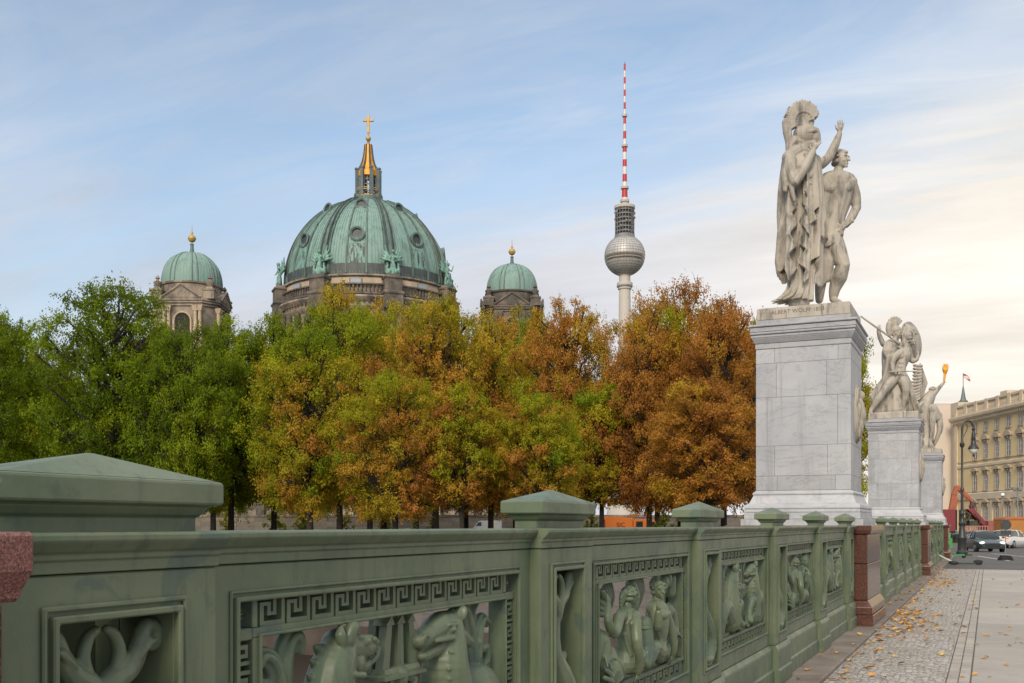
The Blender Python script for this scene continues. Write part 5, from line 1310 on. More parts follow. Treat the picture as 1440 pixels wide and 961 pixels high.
# statue local frame: x right in view, y away from camera, z up from the base block's underside; rotated by the yaw
def robe_sheet(m, A, cols, th0, th1, y_top, hem, off, amp, freq, ph, thick=.03, edge=None, nr=26, nc=90, sharp=1.4, b0=0.0, squash=.82, taper=.45, flare=.05):
    """draped sheet hung round the body: cols(y) -> (xl, xr) silhouette in photo px, hem(u) -> bottom y px"""
    vo, vi = [], []
    for i in range(nr + 1):
        for j in range(nc + 1):
            u = j / nc; yb = hem(u); yt = y_top(u) if callable(y_top) else y_top
            t = i / nr; Y = yt + (yb - yt) * t
            xl, xr = cols(Y); xc = (xl + xr) / 2; hw = (xr - xl) / 2 * A.k
            a0, a1 = th0, th1
            if edge is not None: a0, a1 = th0 + edge(Y, 0), th1 + edge(Y, 1)
            th = a0 + (a1 - a0) * u
            g = (taper + (1 - taper) * min(1, (Y - yt) / 60.0))
            w1 = math.sin(freq * th + ph + .5 * math.sin(Y * .05)); w2 = math.sin(freq * 1.83 * th + ph * 2.1 + .03 * Y)
            fold = (abs(w1) ** (1 / sharp) * (1 if w1 > 0 else -1)) * .7 + .35 * w2
            r = 1 + off / hw
            if edge is not None and flare: g = g * 1.0; fl = flare * max(0, 1 - min(u, 1 - u) / .10) * tri(Y / 26.0 + ph) * min(1, max(0, (Y - yt) / 40.0))
            else: fl = 0.0
            ext = amp * g * fold + fl
            for lst, dd in ((vo, 0), (vi, -thick)):
                rx = hw * r + ext + dd; ry = hw * squash * r + ext + dd
                c = A(xc, Y, 0); lst.append((c.x + rx * math.cos(th), c.y + b0 + ry * math.sin(th), c.z))
    n = nc + 1; N_ = len(vo); f = []
    for i in range(nr):
        for j in range(nc):
            a = i * n + j; f.append((a, a + 1, a + n + 1, a + n)); f.append((N_ + a, N_ + a + n, N_ + a + n + 1, N_ + a + 1))
    for j in range(nc):
        f.append((j, N_ + j, N_ + j + 1, j + 1)); a = nr * n + j; f.append((a, a + 1, N_ + a + 1, N_ + a))
    for i in range(nr):
        a = i * n; f.append((a, a + n, N_ + a + n, N_ + a)); a = i * n + nc; f.append((a, N_ + a, N_ + a + n, a + n))
    m.add(vo + vi, f)
def tri(x): return abs((x % 1.0) * 2 - 1)
def crest(m, pts_in, pts_out, y, th, ns=13):
    """fan crest between two arcs (lists of points in local x,z)"""
    n = len(pts_in)
    for i in range(n - 1):
        a, b, c_, d = Vector(pts_in[i]), Vector(pts_in[i + 1]), Vector(pts_out[i + 1]), Vector(pts_out[i])
        mid_i = (a + b) / 2; mid_o = (c_ + d) / 2; wd = max((d - c_).length, .01)
        m.limb(mid_i, mid_i.lerp(mid_o, .55), wd * .36, wd * .46, 8); m.limb(mid_i.lerp(mid_o, .5), mid_o, wd * .46, wd * .50, 8)
        q0 = [a, b, c_, d]; v = [(p.x, p.y - th * .6, p.z) for p in q0] + [(p.x, p.y + th * .6, p.z) for p in q0]
        m.add(v, [(0, 1, 2, 3), (7, 6, 5, 4), (0, 4, 5, 1), (1, 5, 6, 2), (2, 6, 7, 3), (3, 7, 4, 0)])
def group1():
    ZB = 3.690
    A = mapper(PC, ZB); k = A.k
    st = thing('statue_group', 'nearest marble statue group: crested helmeted goddess in long robe beside a nude youth with sword', 'statue', (PC[0], PC[1], ZB), YAW, 'marble statue groups')
    b = MB(); b.stack((0, 0), [(.548, .002), (.548, .10), (.543, .148)])
    ob = b.build('base_block', MARBLE_W, st, bevel=.006)
    # carved signature on the front of the base, facing the camera
    tm = text_mesh('ALBERT WOLFF 1853', .068, .0012); t_ = obj('signature', tm, M('letter_shadow', (.13, .11, .09), rough=.9), st)
    t_.matrix_local = Matrix.Rotation(-YAW, 4, 'Z') @ Matrix.Translation((-.06, -.5485, .085)) @ Matrix.Rotation(PI / 2, 4, 'X')
    ob.matrix_local = Matrix.Rotation(-YAW, 4, 'Z')
    # ---------------- goddess
    g = MB()
    YS = [205, 212, 225, 250, 280, 310, 340, 370, 395, 410, 424]
    XL = [1114, 1110, 1106, 1104, 1103, 1101, 1099, 1097, 1101, 1101, 1099]
    XR = [1137, 1141, 1145, 1147, 1149, 1150, 1150, 1150, 1149, 1148, 1148]
    cols = lambda Y: (float(np.interp(Y, YS, XL)), float(np.interp(Y, YS, XR)))
    # inner skirt, deep vertical flutes to the base, trailing at the left
    skc = lambda Y: (cols(Y)[0] + 6 - float(np.interp(Y, [404, 414, 420, 424], [0, 6, 13, 22])), cols(Y)[1] - 4)
    robe_sheet(g, A, skc, 0, 2 * PI, 290, lambda u: 424.5, -.045, .050, 12, .6, .08, nr=30, nc=200, sharp=2.4, taper=1)
    core = [A((cols(Y)[0] + cols(Y)[1]) / 2, Y, 0) for Y in (425, 390, 350, 310, 270, 240, 225)]
    g.chain(core, [(cols(Y)[1] - cols(Y)[0]) / 2 * k * f_ for Y, f_ in ((425, .62), (390, .60), (350, .58), (310, .62), (270, .68), (240, .74), (225, .74))], 2, 14)
    # cloak on the left: back to the dark slit, stepped hem
    slit = lambda Y: -PI / 2 - .50 + .26 * (tri((Y - 258) / 31.0) - .5) * min(1, max(0, (Y - 255) / 25))
    hemL = lambda u: 399 - 30 * tri(u * 2.6 + .05) * (.30 + .70 * u)
    robe_sheet(g, A, cols, -PI * 1.62, 0, 214, hemL, .030, .055, 8, 1.1, .05, edge=lambda Y, e: (0 if e == 0 else slit(Y)), nr=50, nc=150, sharp=2.0)
    # right-hand sheets: long fall with points at the bottom
    hemR = lambda u: 405 - 40 * tri(u * 1.7 + .32)
    robe_sheet(g, A, cols, 0, .5, 226, hemR, .012, .058, 9, 2.2, .05, edge=lambda Y, e: (-PI / 2 - .12 + .30 * (tri((Y - 300) / 29.0) - .5) * (Y > 290) if e == 0 else 0), nr=50, nc=130, sharp=2.0)
    # overfold of the bodice ending in swallow tails
    hemO = lambda u: 342 - 46 * tri(u * 1.9 + .42)
    robe_sheet(g, A, cols, 0, .35, 222, hemO, .055, .052, 11, .3, .045, edge=lambda Y, e: (-PI / 2 + .02 + .26 * (tri((Y - 266) / 25.0) - .5) * (Y > 262) if e == 0 else 0), nr=40, nc=110, sharp=2.0)
    # shoulders and aegis
    g.chain([A(1109, 222, -.10), A(1124, 213, -.02), A(1140, 222, .08)], [.085, .09, .085], 4, 12)
    g.ell(A(1126, 238, -.06), (.19, .15, .20))
    for i in range(12): g.ell(A(1137 + (i % 4) * 3, 248 + i * 1.2, -.17 + .02 * (i % 3)), (.03, .03, .025))
    g.ell(A(1139, 246, -.16), (.05, .05, .06))
    # neck, head, helmet
    g.chain([A(1129, 214, 0), A(1131, 203, -.01)], [.075, .07], 2, 12)
    hc = A(1131, 190, 0)
    g.ell(hc, (.140, .118, .135), None, 18, 12); g.ell(hc + Vector((.02, 0, .03)), (.13, .118, .10), None, 18, 10)
    g.limb(A(1118, 200, 0), A(1137, 203, 0), .085, .075)                                  # neck guard
    g.ell(A(1145.5, 192, .0), (.070, .090, .12)); g.ell(A(1149, 196, 0), (.045, .07, .10))      # pushed-up visor / face side
    g.chain([A(1136, 186, -.10), A(1146, 184, -.09), A(1152, 190, -.03)], [.022, .024, .02], 3)       # brim
    g.ell(A(1143, 203, -.01), (.055, .06, .075))
    # hair on the nape
    for i in range(6): g.chain([A(1119, 196 + i, -.06 + .025 * i), A(1112, 206, -.06 + .025 * i), A(1109, 217, -.05 + .02 * i)], [.03, .03, .018], 2, 7)
    # crest: fan of locks over the helmet, long tail down the back
    cc = (1130.5, 170.5); n_ = 25
    for i, a in enumerate(np.linspace(212, 18, n_)):
        ro_ = float(np.interp(a, [18, 50, 100, 150, 212], [19.5, 23.5, 27.5, 27, 25])) * (1 + .035 * math.sin(i * 2.3)); ca_, sa_ = math.cos(R_(a)), math.sin(R_(a))
        p_ = [A(cc[0] + r_ * ca_, cc[1] - r_ * sa_, 0) for r_ in (13.5, (13.5 + ro_) / 2, ro_ * .94, ro_)]
        for yy in (-.040, 0, .040):
            g.chain([q_ + Vector((0, yy, 0)) for q_ in p_], [.014, .0165, .019, .014], 2, 7)
    g.ell(A(1131, 171, 0), (.13, .022, .12))
    for yy in (-.035, .035):
        g.chain([A(cc[0] + 13.3 * math.cos(R_(a)), cc[1] - 13.3 * math.sin(R_(a)), yy) for a in np.linspace(212, 12, 18)], [.021] * 18, 1, 8)
        for i, a in enumerate(np.linspace(200, 20, 9)): g.limb(A(cc[0] + 4 * math.cos(R_(a)), cc[1] + 3 - 4 * math.sin(R_(a)), yy * .6), A(cc[0] + 10 * math.cos(R_(a)), cc[1] + 1 - 10 * math.sin(R_(a)), yy * .8), .012, .018, 7)
    g.limb(A(1131, 170, 0), A(1131, 184, 0), .055, .075)
    g.chain([A(1106, 172, 0), A(1106.5, 186, 0), A(1108.5, 200, 0), A(1108, 212, 0), A(1106.5, 218, 0)], [.058, .050, .040, .032, .036], 3, 9)
    g.chain([A(1110, 180, -.03), A(1111, 192, -.035), A(1111, 206, -.03)], [.03, .028, .02], 3, 7)
    # near arm bent up to the helmet
    g.chain([A(1110, 225, -.15), A(1112, 242, -.22), A(1118, 256, -.27)], [.088, .078, .064], 3, 12)
    g.chain([A(1118, 256, -.27), A(1131, 236, -.27), A(1143, 214, -.25)], [.066, .060, .040], 3, 12)
    w_ = A(1143.5, 213, -.25); hand(g, w_, A(1150, 199, -.24) - w_, Vector((-.6, -.7, .2)), .17, .55, .3, -1)
    # sleeve falling from the near shoulder
    g.chain([A(1107, 224, -.14), A(1104, 246, -.2), A(1104, 268, -.2)], [.06, .055, .03], 3); g.chain([A(1116, 240, -.24), A(1113, 262, -.25), A(1117, 282, -.23)], [.04, .035, .02], 3)
    # far arm raised, open hand
    g.chain([A(1143, 231, .10), A(1154, 231, .08), A(1166, 221, .06)], [.075, .070, .058], 3, 12)
    g.chain([A(1166, 221, .06), A(1174, 205, .04), A(1180.3, 189, .02)], [.060, .055, .036], 3, 12)
    w_ = A(1180.5, 188, .02); hand(g, w_, A(1183.5, 169, 0) - w_, Vector((.35, -.9, .1)), .165, .12, .55, -1)
    obj('goddess_figure', remesh(g, 'goddess_figure', .0065, 1, .4), MARBLE_W, st)
    # ---------------- youth
    y = MB(); B = .20
    y.chain([A(1166, 336, B), A(1169, 318, B), A(1173, 298, B), A(1177, 276, B), A(1178, 260, B), A(1177, 250, B)], [.150, .135, .132, .150, .150, .10], 3, 14)
    y.ell(A(1169, 266, B - .06), (.12, .092, .085)); y.ell(A(1188, 265, B - .055), (.10, .088, .08))          # chest / shoulder blades
    y.chain([A(1161, 258, B), A(1163, 280, B), A(1164, 305, B), A(1162, 332, B)], [.10, .115, .105, .13], 3, 12); y.chain([A(1193, 262, B), A(1187, 282, B), A(1180, 304, B), A(1173, 330, B)], [.095, .10, .085, .12], 3, 12)
    y.ell(A(1161, 255, B), (.085, .085, .08)); y.ell(A(1196, 257, B), (.088, .085, .085))
    y.chain([A(1163, 250, B), A(1178, 248, B), A(1194, 252, B)], [.07, .085, .075], 3, 12)
    y.chain([A(1177, 250, B), A(1179, 239, B)], [.068, .060], 2, 12)
    face_head(y, A(1181.5, 225, B - .01), .108, (.72, -.62, .02), seed=3)
    y.chain([A(1196, 258, B), A(1202, 275, B + .02), A(1204.5, 292, B)], [.082, .074, .056], 3, 12)
    y.chain([A(1204.5, 292, B), A(1198, 305, B - .06), A(1190, 317, B - .10)], [.058, .054, .036], 3, 12)
    w_ = A(1190, 317, B - .10); hand(y, w_, A(1180, 325, B - .13) - w_, Vector((-.2, -.9, .3)), .15, .8, .2, 1)
    # sword: guard, grip, pommel
    y.limb(A(1168, 330, B - .12), A(1184, 322, B - .13), .024, .024, 8); y.limb(A(1180, 317, B - .13), A(1184, 329, B - .13), .022, .022, 8); y.limb(A(1184, 322, B - .13), A(1197, 312, B - .13), .018, .016, 8); y.ell(A(1198, 311, B - .13), (.03, .028, .03))
    # weight leg with bent knee
    y.chain([A(1169, 336, B - .02), A(1177, 353, B - .05), A(1186, 373, B - .10)], [.140, .122, .082], 4, 14)
    y.chain([A(1186, 373, B - .10), A(1180, 390, B - .03), A(1174, 406, B + .02), A(1172, 418, B + .05)], [.082, .102, .074, .054], 3, 14)
    y.ell(A(1188, 373, B - .14), (.045, .045, .05)); y.chain([A(1171.5, 420, B + .06), A(1175, 424, B - .02), A(1181, 425.5, B - .12)], [.05, .045, .032], 3, 10)
    y.chain([A(1162, 338, B + .05), A(1158, 372, B + .10), A(1154, 398, B + .1), A(1152, 422, B + .1)], [.13, .08, .075, .05], 3, 12); y.ell(A(1163, 333, B + .0), (.14, .13, .10))
    # drapery hanging between the figures
    for i in range(5):
        y.chain([A(1155 + i * 3, 338, B - .10 + .03 * i), A(1156 + i * 3.0, 365, B - .05), A(1154 + i * 2.6, 392 - 4 * (i % 2), B), A(1150 + i * 2.6, 412 - i * 5, B)], [.045, .05, .045, .018], 3, 8)
    for i in range(4): y.chain([A(1162 + i * 3, 330 + i, B - .14), A(1166 + i * 2, 338 + i, B - .15), A(1160 + i, 346, B - .13)], [.022, .022, .015], 2, 7)
    obj('youth_figure', remesh(y, 'youth_figure', .0065, 3, .4), MARBLE_W, st)
    # rough ground under the feet
    r = MB(); rn = random.Random(2)
    for i in range(26): r.ell((rn.uniform(-.38, .38), rn.uniform(-.36, .36), .15), (rn.uniform(.06, .16), rn.uniform(.06, .16), rn.uniform(.015, .045)))
    r.stack((0, 0), [(.50, .10), (.50, .152)]); me = remesh(r, 'rough_ground', .015, 3); o = obj('rough_ground', me, MARBLE_W, st); o.matrix_local = Matrix.Rotation(-YAW, 4, 'Z')
    return st
group1()
def group2():
    ZB = 3.690; pv = (PC[0], PC[1] + PERIOD); A0 = mapper(pv, ZB)
    dX = 0.0
    A = lambda X, Y, b=0.0: A0(X, Y, b)
    st = thing('statue_group', 'second marble statue group: armed goddess with spear and large round shield behind a lunging fighter', 'statue', (pv[0], pv[1], ZB), YAW, 'marble statue groups')
    b = MB(); b.stack((0, 0), [(.548, .002), (.548, .12), (.543, .155)]); ob = b.build('base_block', MARBLE_W, st, bevel=.006); ob.matrix_local = Matrix.Rotation(-YAW, 4, 'Z')
    g = MB()
    def Q(zx, zy, b=0): return A(1210 + zx / 6.01, 435 + zy / 6.01, b)
    # goddess behind
    g.chain([Q(300, 860, .15), Q(290, 740, .15), Q(270, 600, .12), Q(255, 480, .1), Q(260, 370, .1), Q(275, 290, .1)], [.36, .33, .24, .20, .22, .14], 3, 14)
    for i in range(13):
        t = i / 12; g.chain([Q(235 + 60 * t, 400 + 40 * math.sin(i), -.08 + .04 * (i % 3)), Q(210 + 130 * t, 560 + 20 * (i % 2), -.06), Q(140 + 250 * t, 720 + 15 * (i % 3), -.02 + .02 * (i % 2)), Q(100 + 330 * t, 862, .05)], [.05, .055, .06, .05], 3, 8)
    for i in range(6): g.chain([Q(220, 560 + i * 22, -.05), Q(150 - i * 4, 650 + i * 18, .0), Q(85 + i * 5, 730 + i * 9, .03)], [.05, .05, .03], 3, 8)
    g.chain([Q(285, 290, .08), Q(300, 235, .06)], [.085, .075], 2); face_head(g, Q(306, 205, .05), .115, (.75, -.5, -.1), curls=False)
    g.ell(Q(300, 178, .06), (.125, .12, .11)); g.limb(Q(270, 200, .08), Q(300, 175, .05), .07, .10)
    ci = [Q(292 + 32 * math.cos(R_(a)), 148 - 32 * math.sin(R_(a)), .06) for a in np.linspace(190, 25, 9)]; co = [Q(292 + 62 * math.cos(R_(a)), 140 - 72 * math.sin(R_(a)), .06) for a in np.linspace(190, 25, 9)]
    crest(g, ci, co, 0, .05); g.chain([Q(245, 130, .06), Q(238, 170, .06), Q(245, 225, .06)], [.075, .07, .04], 3)
    g.limb(Q(292, 160, .06), Q(292, 110, .06), .07, .06)
    g.chain([Q(255, 290, .08), Q(215, 300, .05), Q(190, 292, .02)], [.11, .085, .065], 3); g.chain([Q(190, 292, .02), Q(165, 235, 0), Q(150, 180, -.02)], [.066, .058, .04], 3)
    w_ = Q(150, 180, -.02); hand(g, w_, Q(155, 155, -.03) - w_, Vector((-.5, -.8, 0)), .15, .9, .15)
    for i in range(7): g.chain([Q(215 + 12 * i, 290, -.05), Q(200 + 16 * i, 345 + 8 * (i % 2), -.08), Q(215 + 14 * i, 400, -.06)], [.04, .045, .03], 2, 7)
    g.chain([Q(310, 300, .05), Q(345, 320, .12), Q(400, 330, .22)], [.09, .075, .06], 3)
    obj('goddess_figure', remesh(g, 'goddess_figure', .011, 1, .4), MARBLE_W, st)
    s = MB(); s.tube([Q(0, 58, -.02), Q(160, 172, -.06), Q(350, 306, -.12)], [.020, .024, .022], 8); s.build('spear', MARBLE_W, st, smooth=40)
    # shield: dished disc turned to the camera
    s = MB(); s.lathe([(.02, .10), (.20, .085), (.33, .03), (.37, -.02), (.40, -.02), (.40, -.055), (.36, -.06), (.2, .03), (.02, .05)], 36, close=False)
    c0 = Q(440, 270, .30); s.xform(Matrix.Translation(c0) @ Vector((.55, -.78, .12)).to_track_quat('Z', 'Y').to_matrix().to_4x4() @ Matrix.Scale(1.22, 4, (0, 1, 0)).to_4x4())
    s.build('shield', MARBLE_W, st, smooth=40)
    y = MB(); B = -.12
    y.chain([Q(320, 560, B), Q(335, 480, B), Q(365, 400, B), Q(390, 350, B)], [.165, .145, .165, .12], 4, 14)
    y.ell(Q(345, 395, B - .10), (.12, .07, .09)); y.ell(Q(395, 385, B - .08), (.10, .07, .09))
    for i in range(3): y.ell(Q(348 - i * 8, 450 + i * 36, B - .13), (.07, .03, .05))
    y.chain([Q(385, 345, B), Q(395, 300, B)], [.075, .068], 2); face_head(y, Q(422, 262, B), .115, (.85, -.45, .1), curls=True, seed=7)
    y.ell(Q(410, 225, B), (.14, .13, .13)); y.chain([Q(360, 300, B), Q(395, 200, B), Q(430, 175, B), Q(470, 205, B)], [.05, .06, .06, .04], 3)
    y.limb(Q(350, 345, B), Q(330, 320, B), .04, .04)
    y.chain([Q(335, 370, B - .08), Q(285, 410, B - .14), Q(268, 465, B - .16)], [.095, .085, .06], 3); y.chain([Q(268, 465, B - .16), Q(272, 500, B - .2), Q(275, 520, B - .22)], [.066, .055, .04], 3)
    w_ = Q(275, 518, B - .22); hand(y, w_, Q(315, 530, B - .24) - w_, Vector((0, -.9, .3)), .15, .9, .15)
    y.chain([Q(405, 365, B + .08), Q(425, 420, B + .12), Q(445, 440, B + .1)], [.085, .075, .06], 3); y.chain([Q(445, 440, B + .1), Q(475, 425, B + .06), Q(485, 395, B + .05)], [.06, .05, .038], 3)
    w_ = Q(485, 395, B + .05); hand(y, w_, Q(490, 360, B + .05) - w_, Vector((.5, -.8, 0)), .14, .3, .3)
    y.chain([Q(300, 560, B), Q(255, 620, B - .05), Q(205, 690, B - .1)], [.15, .12, .085], 4, 14); y.chain([Q(205, 690, B - .1), Q(150, 760, B - .06), Q(105, 830, B), Q(85, 862, B)], [.085, .088, .055, .045], 3, 12); y.chain([Q(85, 868, B), Q(95, 882, B - .1)], [.05, .035], 2)
    y.chain([Q(345, 570, B), Q(372, 630, B - .08), Q(385, 690, B - .12)], [.15, .125, .088], 4, 14); y.chain([Q(385, 690, B - .12), Q(375, 760, B - .06), Q(358, 830, B - .03), Q(352, 862, B - .02)], [.085, .09, .058, .046], 3, 12); y.chain([Q(352, 868, B - .03), Q(400, 880, B - .1)], [.05, .035], 2)
    for i in range(9): y.chain([Q(330 + i * 6, 545, B - .02), Q(310 + i * 14, 640, B + .06), Q(285 + i * 22, 740 + 20 * (i % 3), B + .12), Q(250 + i * 30, 860, B + .15)], [.04, .05, .05, .035], 3, 8)
    for i in range(5): y.chain([Q(395, 600 + i * 10, B), Q(430 + i * 8, 740 + i * 12, B + .05), Q(470 + i * 12, 865, B + .1)], [.045, .05, .04], 3, 8)
    obj('fighter_figure', remesh(y, 'fighter_figure', .011, 2, .4), MARBLE_W, st)
    s = MB(); s.tube([Q(238, 528, B - .24), Q(290, 528, B - .25), Q(478, 524, B - .28)], [.014, .02, .012], 6); s.limb(Q(300, 510, B - .25), Q(300, 545, B - .25), .018, .018, 6); s.build('sword', MARBLE_W, st, smooth=40)
group2()
def group3():
    ZB = 3.690; pv = (PC[0], PC[1] + 2 * PERIOD); A = mapper(pv, ZB)
    st = thing('statue_group', 'third marble statue group: winged figure stooping with one arm raised over a fallen youth', 'statue', (pv[0], pv[1], ZB), YAW, 'marble statue groups')
    b = MB(); b.stack((0, 0), [(.548, .002), (.548, .12), (.543, .155)]); ob = b.build('base_block', MARBLE_W, st, bevel=.006); ob.matrix_local = Matrix.Rotation(-YAW, 4, 'Z')
    def Q(zx, zy, b=0): return A(1270 + zx / 6.41, 500 + zy / 6.41, b)
    g = MB()
    g.chain([Q(255, 350, 0), Q(225, 400, 0), Q(195, 460, .02), Q(185, 560, .05), Q(200, 700, .1), Q(200, 800, .1)], [.16, .22, .25, .25, .26, .30], 3, 14)
    g.chain([Q(255, 345), Q(262, 330)], [.09, .08], 2); face_head(g, Q(266, 318, -.02), .125, (.9, -.3, -.25), seed=9)
    g.chain([Q(268, 360, -.06), Q(300, 320, -.08), Q(335, 280, -.1), Q(362, 250, -.1)], [.10, .085, .065, .045], 3); w_ = Q(362, 252, -.1); hand(g, w_, Q(374, 225, -.1) - w_, Vector((0, -.9, .2)), .17, .8, .2)
    for i in range(9): g.chain([Q(275 - i * 5, 350 + i * 6, -.12), Q(220 - i * 10, 400 + i * 7, -.15), Q(140 - i * 3, 450 + i * 14, -.08)], [.05, .06, .04], 3, 8)
    for i in range(7): g.chain([Q(225 - i * 6, 470, -.15), Q(205 - i * 8, 600, -.12), Q(190 - i * 8, 790, -.08)], [.05, .055, .05], 3, 8)
    obj('angel_figure', remesh(g, 'angel_figure', .013, 1, .4), MARBLE_W, st)
    w_ = MB()
    for i in range(16):                                    # feathers of the near wing, swept up and back
        t = i / 15; root = Q(150 - 30 * t, 420 - 60 * t, .05); tip = Q(215 - 60 * t ** 1.1, 250 - 175 * t, .05 + .03 * (i % 2))
        w_.chain([root, root.lerp(tip, .5) + Vector((-.03, 0, 0)), tip], [.05, .07, .03], 3, 7)
    for i in range(12):
        t = i / 11; w_.chain([Q(85 + 15 * t, 420 - 330 * t, .0), Q(140 + 25 * t, 385 - 300 * t + 10, -.03), Q(195 - 35 * t, 345 - 255 * t, -.02)], [.05, .05, .03], 3, 7)
    for i in range(8):
        t = i / 7; w_.chain([Q(60 + 10 * t, 420 - 60 * t, .3), Q(65, 330 - 40 * t, .3), Q(75 - 12 * t, 240 + 20 * t, .32)], [.05, .06, .03], 3, 7)
    obj('wings', remesh(w_, 'wings', .013, 1, .4), MARBLE_W, st)
    y = MB(); B = -.2
    y.chain([Q(265, 480, B), Q(285, 520, B), Q(300, 560, B)], [.17, .18, .16], 3, 14)
    y.chain([Q(275, 530, B - .05), Q(265, 600, B - .1), Q(262, 650, B - .1)], [.14, .11, .085], 3); y.chain([Q(262, 650, B - .1), Q(258, 720, B - .05), Q(240, 800, B), Q(235, 830, B)], [.085, .085, .05, .05], 3)
    y.chain([Q(315, 540, B + .02), Q(330, 610, B), Q(325, 690, B)], [.14, .11, .08], 3); y.chain([Q(325, 690, B), Q(300, 760, B + .05), Q(270, 825, B + .08)], [.08, .07, .045], 3)
    y.chain([Q(330, 560, B + .1), Q(345, 640, B + .1), Q(335, 700, B + .1)], [.08, .07, .05], 3)
    for i in range(5): y.chain([Q(190 + i * 12, 760, B), Q(200 + i * 14, 810, B - .05), Q(180 + i * 26, 845, B)], [.06, .06, .05], 2, 8)
    obj('youth_figure', remesh(y, 'youth_figure', .013, 1, .4), MARBLE_W, st)
    return Q
Q3 = group3()
# gilded laurel torch held up by the winged figure: it rests in the hand, so it stands alone
pv3 = (PC[0], PC[1] + 2 * PERIOD)
to = thing('torch', 'gilded palm torch held high in the hand of the winged figure', 'torch', (pv3[0], pv3[1], 3.69), YAW)
m = MB(); m.tube([Q3(366, 262, -.1), Q3(370, 220, -.1), Q3(378, 165, -.1)], [.025, .035, .05], 8); m.build('handle', GOLD, to, smooth=40)
m = MB()
for i in range(9):
    a = (i - 4) / 4.0; m.chain([Q3(378, 175, -.1), Q3(380 + a * 14, 130, -.1 + .05 * math.cos(i * 2)), Q3(384 + a * 24, 95 - 18 * (i % 2), -.1)], [.03, .05, .01], 3, 6)
m.build('leaf_flame', GOLD, to, smooth=50)
# ================================================================== STREET: LAMPS, SIGN, VEHICLES
def paint(name, c, rough=.25, coat=.6):
    t = NT(name); t.base(c); t.rough(rough); t.b.inputs['Coat Weight'].default_value = coat; t.b.inputs['Coat Roughness'].default_value = .08; return t.m
OPAL = M('opal_glass', (.70, .68, .62), rough=.3)
# ---- ornate arc lamp
zl_ = 51.0; lp = ground_at(1353, zl_); kl = zl_ / F
def lz(Y): return EYE + (HOR - Y) * kl - lp.z
lx = lambda X: (X - 1353) * kl
la = thing('street_lamp', 'tall black cast iron street lamp with curved arm and hanging bell lantern', 'street lamp', lp, YAW)
m = MB(); m.stack((0, 0), [(.36, -.02), (.36, .10)]); m.lathe([(.27, .1), (.27, .22), (.22, .28), (.19, .8), (.225, .86), (.225, .95), (.16, 1.05), (.13, 1.5), (.17, 1.56), (.17, 1.64), (.11, 1.72), (.09, 2.0), (.125, 2.06), (.12, 2.14), (.07, 2.25)], 12); m.build('base', BLACKI, la, smooth=35)
m = MB(); zt = lz(604)
m.lathe([(.070, 2.2), (.060, 3.2), (.09, 3.24), (.09, 3.34), (.055, 3.4), (.050, zt - .9), (.10, zt - .86), (.12, zt - .72), (.06, zt - .62), (.055, zt)], 12); m.build('pole', BLACKI, la, smooth=35)
arc = [(0, 0, zt - .05)] + [(lx(1361) - lx(1361) * math.cos(R_(a)), 0, zt + .42 * math.sin(R_(a))) for a in range(0, 151, 15)]
ex_ = lx(1369); arc[-1] = (ex_, 0, zt + .12)
m = MB(); m.tube(arc, [.055] * 4 + [.045] * (len(arc) - 4), 8); m.chain([(.03, 0, zt - .4), (.2, 0, zt - .1), (.26, 0, zt + .15), (.18, 0, zt + .22)], [.02, .02, .02, .015], 3, 6); m.chain([(ex_, 0, zt + .1), (ex_ - .12, 0, zt + .22), (ex_ - .22, 0, zt + .12)], [.025, .02, .015], 3, 6); m.build('arm', BLACKI, la, smooth=50)
ln = MB(); zb_ = lz(631.5)
ln.lathe([(.03, zt + .12), (.09, zt + .02), (.05, zt - .1), (.09, zt - .2), (.10, zt - .5), (.08, zt - .56), (.11, zt - .62), (.12, zt - .80), (.17, zb_ + .18), (.26, zb_ + .03), (.265, zb_), (.24, zb_ - .01)], 20, (ex_, 0)); lo_ = ln.build('lantern', BLACKI, la, smooth=40)
m = MB(); m.lathe([(.22, zb_ - .01), (.19, zb_ - .12), (.09, zb_ - .22), (.04, zb_ - .25)], 16, (ex_, 0)); m.build('glass_bowl', OPAL, lo_, smooth=60); MB().lathe([(.06, zb_ - .26), (.06, zb_ - .33), (.02, zb_ - .40)], 8, (ex_, 0)).build('finial', BLACKI, lo_)
MB().box(-.62, .62, -.62, .62, -.06, .035).build('foot_slab', M('mossy_slab', (.12, .13, .05), (.17, .15, .10), 4, .9), la)
# ---- globe lamp and floodlight mast in front of the palace
def pole_thing(name, label, cat, X, Z, Ytop, r):
    p = ground_at(X, Z); t_ = thing(name, label, cat, p, YAW); k = Z / F; zt = EYE + (HOR - Ytop) * k - p.z
    MB().tube([(0, 0, -.05), (0, 0, zt)], r, 8).build('pole', GREYM, t_, smooth=60); return t_, zt, k
gl, zt, k = pole_thing('globe_lamp', 'small globe lamp on a thin pole in front of the palace facade', 'street lamp', 1410, 118, 698, .06)
m = MB(); m.ell((0, 0, zt + .15), (.21, .21, .21), None, 16, 10); m.build('globe', M('globe_glass', (.75, .78, .80), rough=.25), gl, smooth=80); MB().lathe([(.12, zt - .1), (.15, zt - .02), (.1, zt)], 10).build('collar', BLACKI, gl)
fl, zt, k = pole_thing('floodlight_mast', 'thin mast with two floodlights before the palace windows', 'mast', 1431, 122, 690, .08)
MB().box(-.5, .5, -.05, .05, zt - .08, zt).build('crossbar', GREYM, fl); MB().box(-.35, .55, -.05, .05, zt - .75, zt - .67).build('crossbar', GREYM, fl)
for x in (-.45, .25): MB().box(x - .28, x + .28, -.25, .1, zt + .02, zt + .38).build('floodlight', GREYM, fl, bevel=.03)
